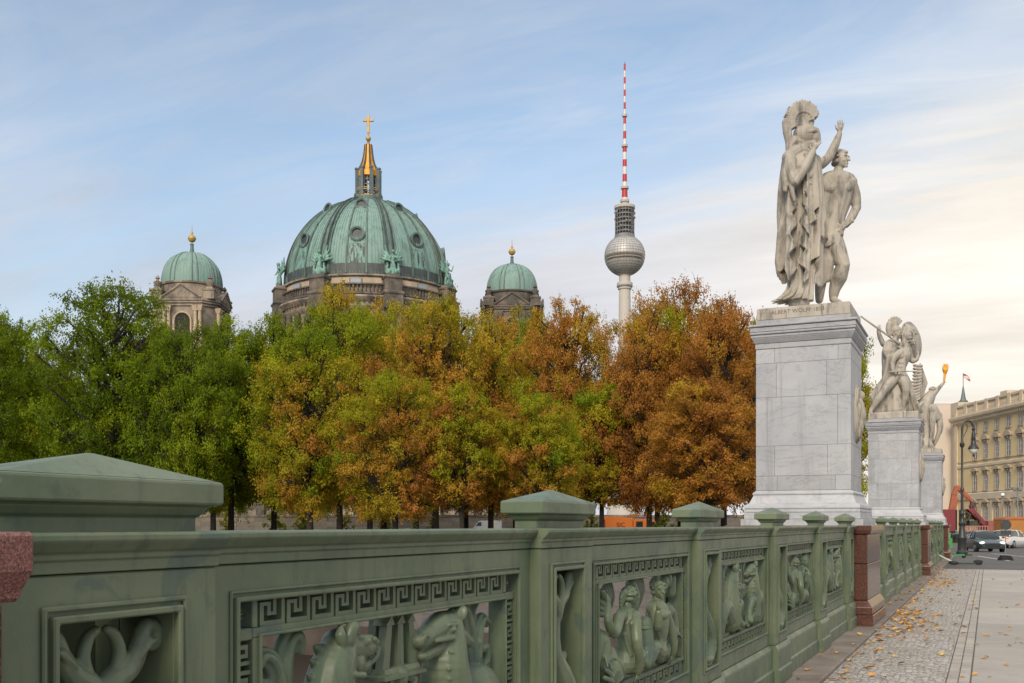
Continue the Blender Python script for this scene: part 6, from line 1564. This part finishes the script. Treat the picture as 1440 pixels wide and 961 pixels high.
# ---- round sign seen from the back on a rubber foot
Zs = 40.5; sp_ = ground_at(1414, Zs); ks = Zs / F; sgn = thing('road_sign', 'grey back of a round road sign and plate on a thin pole with rubber foot', 'road sign', sp_, YAW)
sz = lambda Y: EYE + (HOR - Y) * ks - sp_.z
SIGNB = M('sign_back', (.035, .042, .042), (.05, .056, .054), 3, .55)
MB().tube([(0, 0, .1), (0, 0, sz(732))], .018, 8).build('pole', GREYM, sgn)
m = MB(); st = len(m.v); m.lathe([(.02, -.012), (7.3 * ks, -.012), (7.3 * ks, .012), (.02, .012)], 28, close=False); m.xform(Matrix.Translation((0, -.035, sz(738.3))) @ Matrix.Rotation(PI / 2, 4, 'X')); m.build('disc', SIGNB, sgn)
m = MB(); m.box(-7.2 * ks, 7.2 * ks, -.045, -.022, sz(752.3), sz(746)); m.build('plate', SIGNB, sgn)
m = MB(); m.box(-.24, .24, -.18, .18, 0, .07); m.box(-.22, .22, -.16, .16, .072, .14); m.box(-.18, .18, -.12, .12, .142, .2); m.build('rubber_foot', RUBBER, sgn, bevel=.015)
# ---- cars
CARGL = M('car_glass', (.02, .03, .03), rough=.06)
CHROME = M('rim_metal', (.35, .35, .36), rough=.3, metal=.8)
LAMPW = emit('headlight_glow', (1, .93, .75), 2.2); LAMPR = emit('tail_light_glow', (1, .09, .03), 1.5)
LAMPOFF = M('lamp_glass', (.5, .5, .5), rough=.1); LAMPRO = M('red_lamp_glass', (.35, .02, .02), rough=.15)
def loft(m, rings):
    n = len(rings[0]); v = [p for r in rings for p in r]; f = []
    for i in range(len(rings) - 1):
        for j in range(n): f.append((i * n + j, i * n + (j + 1) % n, (i + 1) * n + (j + 1) % n, (i + 1) * n + j))
    f.append(tuple(reversed(range(n)))); f.append(tuple(range((len(rings) - 1) * n, len(rings) * n))); return m.add(v, f)
def wheel(par, x, y, r=.33, w_=.22):
    wv = MB(); wv.lathe([(r * .62, -w_ / 2), (r * .95, -w_ / 2), (r, -w_ / 2 + .03), (r, w_ / 2 - .03), (r * .95, w_ / 2), (r * .62, w_ / 2)], 24)
    wv.xform(Matrix.Translation((x, y, r)) @ Matrix.Rotation(PI / 2, 4, 'X')); wo = wv.build('wheel', RUBBER, par, smooth=40)
    q_ = MB(); s_ = 1 if y > 0 else -1
    q_.lathe([(r * .60, -.01), (r * .56, .012), (r * .18, .004), (r * .16, .02), (.005, .022)], 20, close=False)
    for j in range(5):
        a = 2 * PI * j / 5; q_.tube([(0.05 * math.cos(a), .05 * math.sin(a), .02), (r * .56 * math.cos(a), r * .56 * math.sin(a), .018)], .028, 4)
    q_.xform(Matrix.Translation((x, y + s_ * (w_ / 2 + .004), r)) @ Matrix.Rotation(-s_ * PI / 2, 4, 'X')); q_.build('rim', CHROME, wo, smooth=30)
def car(label, mat, loc, rz, L=4.75, W=1.84, H=1.43, lit=True, estate=False, group=None):
    t_ = thing('car', label, 'car', loc, rz, group)
    hl = L / 2; hw_ = W / 2
    st = [(-hl, .42, .80, .80, .74), (-hl + .10, .34, .93, .90, .86), (-hl + .5, .24, .98, .98, .90), (-hl + 1.2, .22, .98, 1.0, .92), (0, .20, .94, 1.0, .92), (hl - 1.35, .22, .92, 1.0, .90), (hl - .55, .24, .80, .97, .86), (hl - .14, .28, .70, .88, .80), (hl, .36, .60, .74, .68)]
    rings = []
    for x, zb, zs_, w0, w1 in st:
        a, b_ = hw_ * w0, hw_ * w1
        rings.append([(x, -a * .90, zb), (x, -a, zb + .14), (x, -a * 1.0, (zb + zs_) / 2 + .04), (x, -a * .975, zs_ - .07), (x, -b_ * .92, zs_ - .01), (x, -b_ * .5, zs_ + .025), (x, 0, zs_ + .03), (x, b_ * .5, zs_ + .025), (x, b_ * .92, zs_ - .01), (x, a * .975, zs_ - .07), (x, a, (zb + zs_) / 2 + .04), (x, a, zb + .14), (x, a * .90, zb)])
    m = MB(); loft(m, rings); m.build('body', mat, t_, smooth=40)
    back = -hl + (.35 if estate else .75)
    cab = [(back - .25, .93, .95, .80), (back + .15, .93, H - .22, .76), (back + .7, .93, H - .04, .70), (-.1, .93, H, .69), (.45, .92, H - .05, .70), (hl - 1.55, .90, .95, .80)]
    def cring(x, z0_, z1_, w, e): 
        b0, t0_ = hw_ * .90 + e, hw_ * w + e
        z1_ += e
        return [(x, -b0, z0_), (x, -(b0 * .35 + t0_ * .65), z0_ + (z1_ - z0_) * .6), (x, -t0_ * .93, z1_ - .03 * (z1_ > 1.1)), (x, 0, z1_ + .015 * (z1_ > 1.1)), (x, t0_ * .93, z1_ - .03 * (z1_ > 1.1)), (x, b0 * .35 + t0_ * .65, z0_ + (z1_ - z0_) * .6), (x, b0, z0_)]
    m = MB(); loft(m, [cring(x, z0_, z1_, w, 0) for x, z0_, z1_, w in cab]); m.build('windows', CARGL, t_, smooth=50)
    m = MB()                              # roof skin and pillars in body paint
    x0, x1 = back + .55, .42
    rr = [cring(float(x), .93, float(np.interp(x, [c[0] for c in cab], [c[2] for c in cab])), float(np.interp(x, [c[0] for c in cab], [c[3] for c in cab])), .012) for x in np.linspace(x0, x1, 8)]
    v = []; 
    for r_ in rr: v += [tuple(Vector(r_[2]) - Vector((0, .0, .05))), r_[2], r_[3], r_[4], tuple(Vector(r_[4]) - Vector((0, 0, .05)))]
    m.add(v, [(i * 5 + j, i * 5 + j + 1, (i + 1) * 5 + j + 1, (i + 1) * 5 + j) for i in range(7) for j in range(4)])
    for s_ in (-1, 1):
        for (xa, xb) in ((x1 - .02, hl - 1.62), (-.35, -.35), (x0, back - .22)):
            ca_ = cring(xa, .93, float(np.interp(xa, [c[0] for c in cab], [c[2] for c in cab])), float(np.interp(xa, [c[0] for c in cab], [c[3] for c in cab])), .014)
            top = Vector(ca_[2 if s_ < 0 else 4]); bot = Vector((xb, s_ * hw_ * .90, .95)); m.tube([bot, bot.lerp(top, .55) + Vector((0, s_ * .045, .03)), top], .035, 5)
    m.build('roof', mat, t_, smooth=40)
    for sx, sy in ((1, 1), (1, -1), (-1, 1), (-1, -1)): wheel(t_, sx * (hl - .92), sy * (hw_ - .11))
    for s_ in (-1, 1):
        m = MB(); m.ell((hl - .14, s_ * hw_ * .66, .655), (.12, .20, .075), Matrix.Rotation(-s_ * .3, 3, 'Z'), 12, 8); m.build('headlight', LAMPW if lit else LAMPOFF, t_, smooth=60)
        m = MB(); m.ell((-hl + .06, s_ * hw_ * .68, .80), (.07, .23, .075), Matrix.Rotation(s_ * .2, 3, 'Z'), 12, 8); m.build('tail_light', LAMPR if lit else LAMPRO, t_, smooth=60)
        m = MB(); m.ell((.95, s_ * (hw_ + .10), 1.0), (.07, .11, .07), None, 10, 6); m.build('wing_mirror', mat, t_, smooth=60)
    m = MB(); m.box(hl - .03, hl + .015, -.48, .48, .40, .60); m.box(hl - .12, hl + .0, -.75, .75, .26, .36); m.build('grille', RUBBER, t_, bevel=.02)
    m = MB(); m.box(-hl - .012, -hl + .1, -.26, .26, .60, .72); m.build('number_plate', WHITEP, t_)
    m = MB(); m.box(-hl + .02, -hl + .14, -.70, .70, .27, .42); m.build('rear_skirt', RUBBER, t_, bevel=.02)
    return t_
car('dark blue green car with lit headlights turning towards the bridge beside the lamp', paint('dark_car_paint', (.020, .040, .045)), ground_at(1383, 71), R_(-90 + 14), H=1.46)
car('white car seen from behind with lit tail lights, right of the dark car', paint('white_car_paint', (.62, .62, .62)), ground_at(1420, 84), R_(90 - 22), estate=True, H=1.48)
car('white parked car behind the park trees, left of the white van', paint('pearl_car_paint', (.6, .6, .58)), ground_at(573, 100), YAW + .1, lit=False, H=1.5)
car('silver parked car half hidden behind dark tree trunks left of the other parked cars', paint('silver_car_paint', (.36, .37, .38)), ground_at(436, 104), YAW + PI, lit=False)
# ---- lorry with loading crane
ORP = M('orange_paint', (.42, .125, .035), (.34, .11, .035), 2, .45); RDP = M('red_lorry_paint', (.21, .030, .034), (.16, .028, .030), 1.5, .5); PKR = M('faded_red_paint', (.29, .10, .08), (.24, .085, .068), 1, .6); ARM = M('crane_orange', (.38, .105, .045), (.29, .09, .045), 2, .5)
def lframe(X, Z):
    p = ground_at(X, Z); k = Z / F
    return p, (lambda x: (x - X) * k), (lambda Y: EYE + (HOR - Y) * k - p.z), k
p, lx, lz, k = lframe(1365, 108)
lo = thing('crane_lorry', 'red lorry with box body and folded orange loading crane in front of the palace', 'lorry', p, YAW)
m = MB(); m.box(lx(1318), lx(1344), 0, 2.4, lz(746.5), lz(716.5)); m.build('box_body', RDP, lo, bevel=.03)
m = MB(); m.box(lx(1344) + .02, lx(1346.5), .05, 2.35, lz(746), lz(717)); m.build('box_edge', RUBBER, lo)
m = MB(); m.box(lx(1318), lx(1410), .5, 1.9, lz(752), lz(747)); m.build('chassis', GREYM, lo)
m = MB(); m.box(lx(1390), lx(1414), .0, 2.4, lz(748.5), lz(732.2)); m.build('drop_side', PKR, lo, bevel=.03)
m = MB(); m.box(lx(1358), lx(1390), .0, .12, lz(748), lz(745.8)); m.box(lx(1358), lx(1390), .0, .12, lz(741), lz(739.6))
for i in range(9): m.box(lx(1359 + i * 3.7), lx(1359 + i * 3.7) + .1, .02, .10, lz(748), lz(740))
m.build('side_rail', M('grey_red', (.34, .16, .14), rough=.6), lo)
m = MB(); m.prism([(lx(1362), lz(716)), (lx(1372), lz(715.5)), (lx(1389.5), lz(735)), (lx(1389.5), lz(741)), (lx(1384), lz(739)), (lx(1368), lz(722))], .3, 1.2); m.build('tipper_arm', RDP, lo, bevel=.05)
m = MB()
for (a, b_, c_, d, y0_) in ((1357, 1363, 741, 717, .6), (1360, 1376, 731, 720, .9), (1366, 1378, 741, 732, .4)): m.box(lx(a), lx(b_), y0_, y0_ + .9, lz(c_), lz(d))
m.tube([(lx(1361), .4, lz(720)), (lx(1366), .2, lz(724)), (lx(1363), .3, lz(732))], .10, 6); m.tube([(lx(1372), .3, lz(722)), (lx(1380), .2, lz(733)), (lx(1376), .3, lz(742))], .08, 6)
m.build('crane_base', M('oily_black', (.03, .032, .025), (.07, .065, .04), 3, .5), lo, bevel=.05)
m = MB(); m.box(lx(1358), lx(1360), .5, .7, lz(728), lz(720)); m.build('hook_block', M('hook_yellow', (.5, .35, .04), rough=.5), lo)
cr_ = MB()
def bar(mb, x0, y0_, x1, y1_, w0, w1, d0=.8, d1=1.2):
    a, b_ = Vector((lx(x0), 0, lz(y0_))), Vector((lx(x1), 0, lz(y1_))); t = (b_ - a).normalized(); n = Vector((-t.z, 0, t.x))
    pts = [a - n * w0, b_ - n * w1, b_ + n * w1, a + n * w0]; mb.prism([(q_.x, q_.z) for q_ in pts], d0, d1)
bar(cr_, 1342, 718, 1348, 693, .16, .26); bar(cr_, 1347, 696, 1351.5, 683.5, .22, .18, .75, 1.25); bar(cr_, 1350, 684, 1357, 689, .20, .26); bar(cr_, 1356, 688, 1373, 705.5, .24, .13)
bar(cr_, 1351, 700, 1346.5, 716, .10, .14, .6, .75); bar(cr_, 1354, 693, 1366, 705, .07, .07, .6, .72)
cr_.build('crane_arm', ARM, lo, bevel=.03)
m = MB(); bar(m, 1372.6, 705, 1373, 711, .10, .22); bar(m, 1371, 711, 1371.5, 717, .12, .06); bar(m, 1375, 711, 1374.6, 717, .12, .06); m.build('grapple', M('grapple_brown', (.10, .05, .035), rough=.6), lo, bevel=.02)
for x in (1337.5, 1346, 1384, 1405):
    for y in (.1, 2.0): 
        w0 = sub('wheel_mount', lo); bpy.data.objects.remove(w0); wheel(lo, lx(x), y - .0, .46, .3)
p, lx, lz, k = lframe(1440, 98)
ot = thing('orange_lorry', 'orange lorry cut off by the right edge, behind the white car', 'lorry', p, YAW)
m = MB(); m.box(lx(1413.5), lx(1470), 0, 2.4, lz(751), lz(731.5)); m.build('load_body', M('ochre_side', (.40, .17, .035), (.34, .15, .04), 1.2, .6), ot, bevel=.04)
m = MB(); m.prism([(lx(1413), lz(731.5)), (lx(1415), lz(727.2)), (lx(1470), lz(727)), (lx(1470), lz(731.5))], -.04, 2.44); m.build('cover', ORP, ot, bevel=.04)
m = MB(); m.box(lx(1415), lx(1500), .4, 2.0, lz(756), lz(751.2)); m.build('chassis', GREYM, ot)
m = MB(); m.prism([(lx(1471), lz(756)), (lx(1471), lz(724)), (lx(1492), lz(724)), (lx(1497), lz(738)), (lx(1498), lz(756))], 0, 2.4); m.build('cab', ORP, ot, bevel=.05)
for x in (1424, 1434, 1486):
    for y in (.1, 2.1): wheel(ot, lx(x), y, .48, .3)
# ---- orange lorry behind the trees, with dark letters
p, lx, lz, k = lframe(886, 104)
ob_ = thing('orange_lorry', 'bright orange lorry with dark letters, parked behind the trees below the television tower', 'lorry', p, YAW)
BRO = M('bright_orange_paint', (.62, .16, .022), (.56, .15, .022), 1.5, .45)
m = MB(); m.prism([(lx(848), lz(752)), (lx(848), lz(728)), (lx(852), lz(726.4)), (lx(890), lz(728.5)), (lx(890), lz(752))], 0, 2.3); m.build('box_body', BRO, ob_, bevel=.04)
m = MB(); m.box(lx(848) - .03, lx(851), -.03, 2.33, lz(752), lz(731)); m.build('tail_gate', RDP, ob_)
m = MB(); m.prism([(lx(890.5), lz(752)), (lx(890.5), lz(731.5)), (lx(897), lz(730)), (lx(911), lz(730)), (lx(921), lz(732)), (lx(924), lz(741)), (lx(925), lz(752))], .05, 2.25); cb = m.build('cab', BRO, ob_, bevel=.05)
MB().box(lx(894.5), lx(904), .02, .046, lz(741.2), lz(733.5)).build('window', CARGL, cb)
m = MB(); m.prism([(lx(917), lz(734)), (lx(920.5), lz(734)), (lx(923), lz(741)), (lx(917), lz(741))], .02, .046); m.build('quarter_window', CARGL, cb)
MB().lathe([(.16, lz(730)), (.15, lz(727.6)), (.04, lz(727))], 10, (lx(906), 1.1)).build('beacon', M('blue_beacon', (.03, .10, .40), rough=.2), cb)
m = MB(); m.box(lx(850), lx(924), .3, 2.0, lz(757), lz(752.2)); m.build('chassis', GREYM, ob_)
tm = text_mesh('SIC', .62, .01); t_ = obj('lettering', tm, RUBBER, ob_); t_.location = (lx(873), -.012, lz(738.6)); t_.rotation_euler = (PI / 2, 0, 0)
for x in (858, 866, 911):
    for y in (.1, 2.0): wheel(ob_, lx(x), y, .45, .3)
# ---- white van behind the trees
p, lx, lz, k = lframe(685, 106)
va = thing('white_van', 'white delivery van parked far behind the tree trunks, left of the small railing post', 'van', p, YAW)
m = MB(); m.prism([(lx(665), lz(752)), (lx(664.5), lz(744)), (lx(667.5), lz(740.5)), (lx(672), lz(733.8)), (lx(676), lz(732.6)), (lx(705), lz(732.2)), (lx(706), lz(736)), (lx(706), lz(752))], 0, 2.0); m.build('body', paint('white_van_paint', (.66, .67, .68)), va, bevel=.06)
m = MB(); m.prism([(lx(669), lz(740)), (lx(672.8), lz(734.6)), (lx(677), lz(734.4)), (lx(677), lz(740))], -.012, 2.012); m.build('side_window', CARGL, va)
for x in (671.5, 699):
    for y in (.1, 1.9): wheel(va, lx(x), y, .36, .22)
# ---- e-scooters at the end of the railing
SCG = M('scooter_green', (.05, .32, .07), rough=.4)
p = gpt(1352, 795); sc_ = thing('fallen_scooter', 'electric scooter lying on the ground at the end of the pavement', 'scooter', p, YAW)
m = MB(); m.box(-.12, .42, -.09, .07, .03, .085); m.build('deck', M('scooter_deck', (.035, .06, .04), rough=.6), sc_, bevel=.015)
m = MB(); m.tube([(-.14, -.02, .07), (-.24, .02, .09), (-.38, .30, .20), (-.46, .62, .30)], [.028, .026, .024, .022], 8); m.build('stem', M('scooter_white', (.62, .64, .62), rough=.4), sc_, smooth=50)
m = MB(); m.tube([(-.62, .55, .22), (-.46, .64, .30), (-.30, .72, .42)], .018, 7); m.build('handlebar', RUBBER, sc_, smooth=50)
for x in (-.26, .50): 
    m = MB(); m.lathe([(.05, -.035), (.12, -.035), (.13, 0), (.12, .035), (.05, .035)], 16); m.xform(Matrix.Translation((x, -.02, .075)) @ Matrix.Rotation(.25, 4, 'X') @ Matrix.Rotation(.0, 4, 'Y')); m.build('wheel', RUBBER, sc_, smooth=40)
m = MB(); m.ell((.52, -.0, .11), (.15, .09, .06)); m.build('mudguard', RUBBER, sc_, smooth=60)
p = ground_at(1336.5, 44); s2 = thing('standing_scooter', 'green and black scooter standing behind the last granite pier', 'scooter', p, YAW + .5)
m = MB(); m.box(-.05, .85, -.08, .08, .10, .16); m.build('deck', SCG, s2, bevel=.02)
m = MB(); m.tube([(-.08, 0, .14), (-.12, 0, .5), (-.02, 0, 1.12)], [.06, .05, .03], 8); m.box(-.10, .02, -.09, .09, .42, .86); m.build('stem', SCG, s2, bevel=.01)
MB().tube([(-.02, -.24, 1.10), (-.02, .24, 1.10)], .02, 7).build('handlebar', RUBBER, s2)
for x in (-.12, .86):
    m = MB(); m.lathe([(.05, -.03), (.11, -.03), (.12, 0), (.11, .03), (.05, .03)], 16); m.xform(Matrix.Translation((x, 0, .12)) @ Matrix.Rotation(PI / 2, 4, 'X')); m.build('wheel', RUBBER, s2, smooth=40)
# ---- clipped shrubs and a low wall behind the trees
def shrub(X, Z, ytop, hwpx, amt, label, seed):
    b_ = ground_at(X, Z); H = EYE + (HOR - ytop) * Z / F - b_.z; Wd = 2 * hwpx * Z / F
    t_ = thing('shrub', label, 'shrub', b_, seed * 1.3, 'small shrubs behind the park trees'); t_.scale = (Wd / 10.5, Wd / 10.5, H / 15.4)
    o = obj('foliage', SHR, LEAF, t_); o.color = (amt, .15, 0, 1); obj('stem', SHT, BARK, t_)
SHT, SHR = make_tree(77, 15.0, 10.5, 60, 5200, .55, .10)
for i, (X, yt, h_, am, lb) in enumerate(((318, 716, 9, .34, 'yellowish young shrub right of the big nearest post cap'), (384, 722, 13, .22, 'round green shrub between dark trunks, left part of the lawn'), (424, 722, 12, .22, 'round green shrub next to two close dark trunks'), (487, 727, 9, .38, 'small yellowish shrub between close dark trunks'), (544, 724, 9, .3, 'small shrub left of the parked white car'), (536, 735, 5, .2, 'tiny shrub at the foot of the trees'), (608, 730, 8, .25, 'small shrub right of the parked white car'), (832, 722, 9, .2, 'pale green shrub behind the small second post'), (935, 724, 12, .18, 'green shrub right of the bright orange lorry'), (960, 722, 12, .24, 'green shrub between the orange lorry and the grey pedestal'))):
    shrub(X, 96, yt, h_, am, lb, i)
pw = ground_at(560, 132)
lw = thing('park_wall', 'long low grey brown stone wall behind the park trees', 'wall', pw, YAW)
tinted_blocks([(-46 + i * 2.3, -46 + i * 2.3 + 2.28, 0, .8, -.2 + j * .62, -.2 + j * .62 + .61) for i in range(40) for j in range(5)], 'wall_courses', stone_blocks('park_wall_stone', (.22, .185, .15), (.28, .24, .195), (.13, .11, .09)), lw, bevel=0, seed=6, lo=.8, hi=1.12)
MB().box(-46, 46, .02, .78, -.25, 2.86).build('wall_core', JOINT, lw)
MB().box(-46.2, 46.2, -.1, .9, 2.90, 3.15).build('coping', SAND, lw)
# ================================================================== FALLEN LEAVES
def fallen(n, name, fn, seed, label=None):
    rs = np.random.RandomState(seed); V = []; Fc = []; C = []
    for i in range(n):
        x, y, z = fn(rs); s = rs.uniform(.018, .042); a = rs.uniform(0, 2 * PI); e1 = np.array([math.cos(a), math.sin(a), rs.uniform(-.3, .3)]); e2 = np.array([-math.sin(a), math.cos(a), rs.uniform(-.3, .3)])
        c = np.array([x, y, z + .006 + abs(e1[2]) * s * .6]); o = len(V)
        pts = [c - e1 * s, c - e1 * s * .2 + e2 * s * .62, c + e1 * s * .5 + e2 * s * .45, c + e1 * s * 1.05, c + e1 * s * .5 - e2 * s * .45, c - e1 * s * .2 - e2 * s * .62]
        for j, q_ in enumerate(pts): V.append((q_[0], q_[1], max(z + .004, q_[2] + (s * .25 if j in (1, 2, 4, 5) else 0))))
        Fc += [(o, o + 1, o + 2, o + 3), (o, o + 3, o + 4, o + 5)]
        k = rs.rand(); col = (.55, .25, .03) if k < .45 else ((.62, .36, .05) if k < .7 else ((.34, .14, .03) if k < .9 else (.20, .09, .03))); C += [(*col, 1)] * 6
    me = bpy.data.meshes.new(name); me.from_pydata(V, [], Fc); set_tint(me, C)
    t = NT(name + '_mat'); at = t.n('Attribute', attribute_name='tint'); t.base(at.outputs['Color']); t.rough(.7)
    return tag(obj(name, me, t.m), kind='stuff')
def spread(rs):
    k = rs.rand()
    if k < .30:  # scattered over the mosaic, sparser far from the railing
        return (-1.12 + abs(rs.normal()) * .40, rs.uniform(4, 30), .0) if rs.rand() < .8 else (rs.uniform(-1.1, 1.2), rs.uniform(5, 30), .0)
    if k < .46: return (rs.normal(-.83, .17), rs.normal(13.0, .95), .0)
    if k < .52: return (rs.uniform(-1.1, .6), rs.uniform(6, 18), .0)
    if k < .60: return (rs.normal(-.95, .10), rs.normal(14.6, .5), .0)
    if k < .72: return (rs.normal(-.86, .11), rs.normal(22.8, 1.3), .0)
    if k < .90: return (-1.13 + abs(rs.normal()) * .06, rs.uniform(5, 30), .0)
    return (rs.uniform(-1.36, -1.18), rs.uniform(5, 34), .036)
fallen(720, 'fallen_leaves', lambda rs: (lambda p: (min(max(p[0], -1.38), 2.2), min(max(p[1], 3.5), 30.2) if p[2] < .01 else p[1], p[2] if p[0] < -1.16 else 0.002))(spread(rs)), 5)
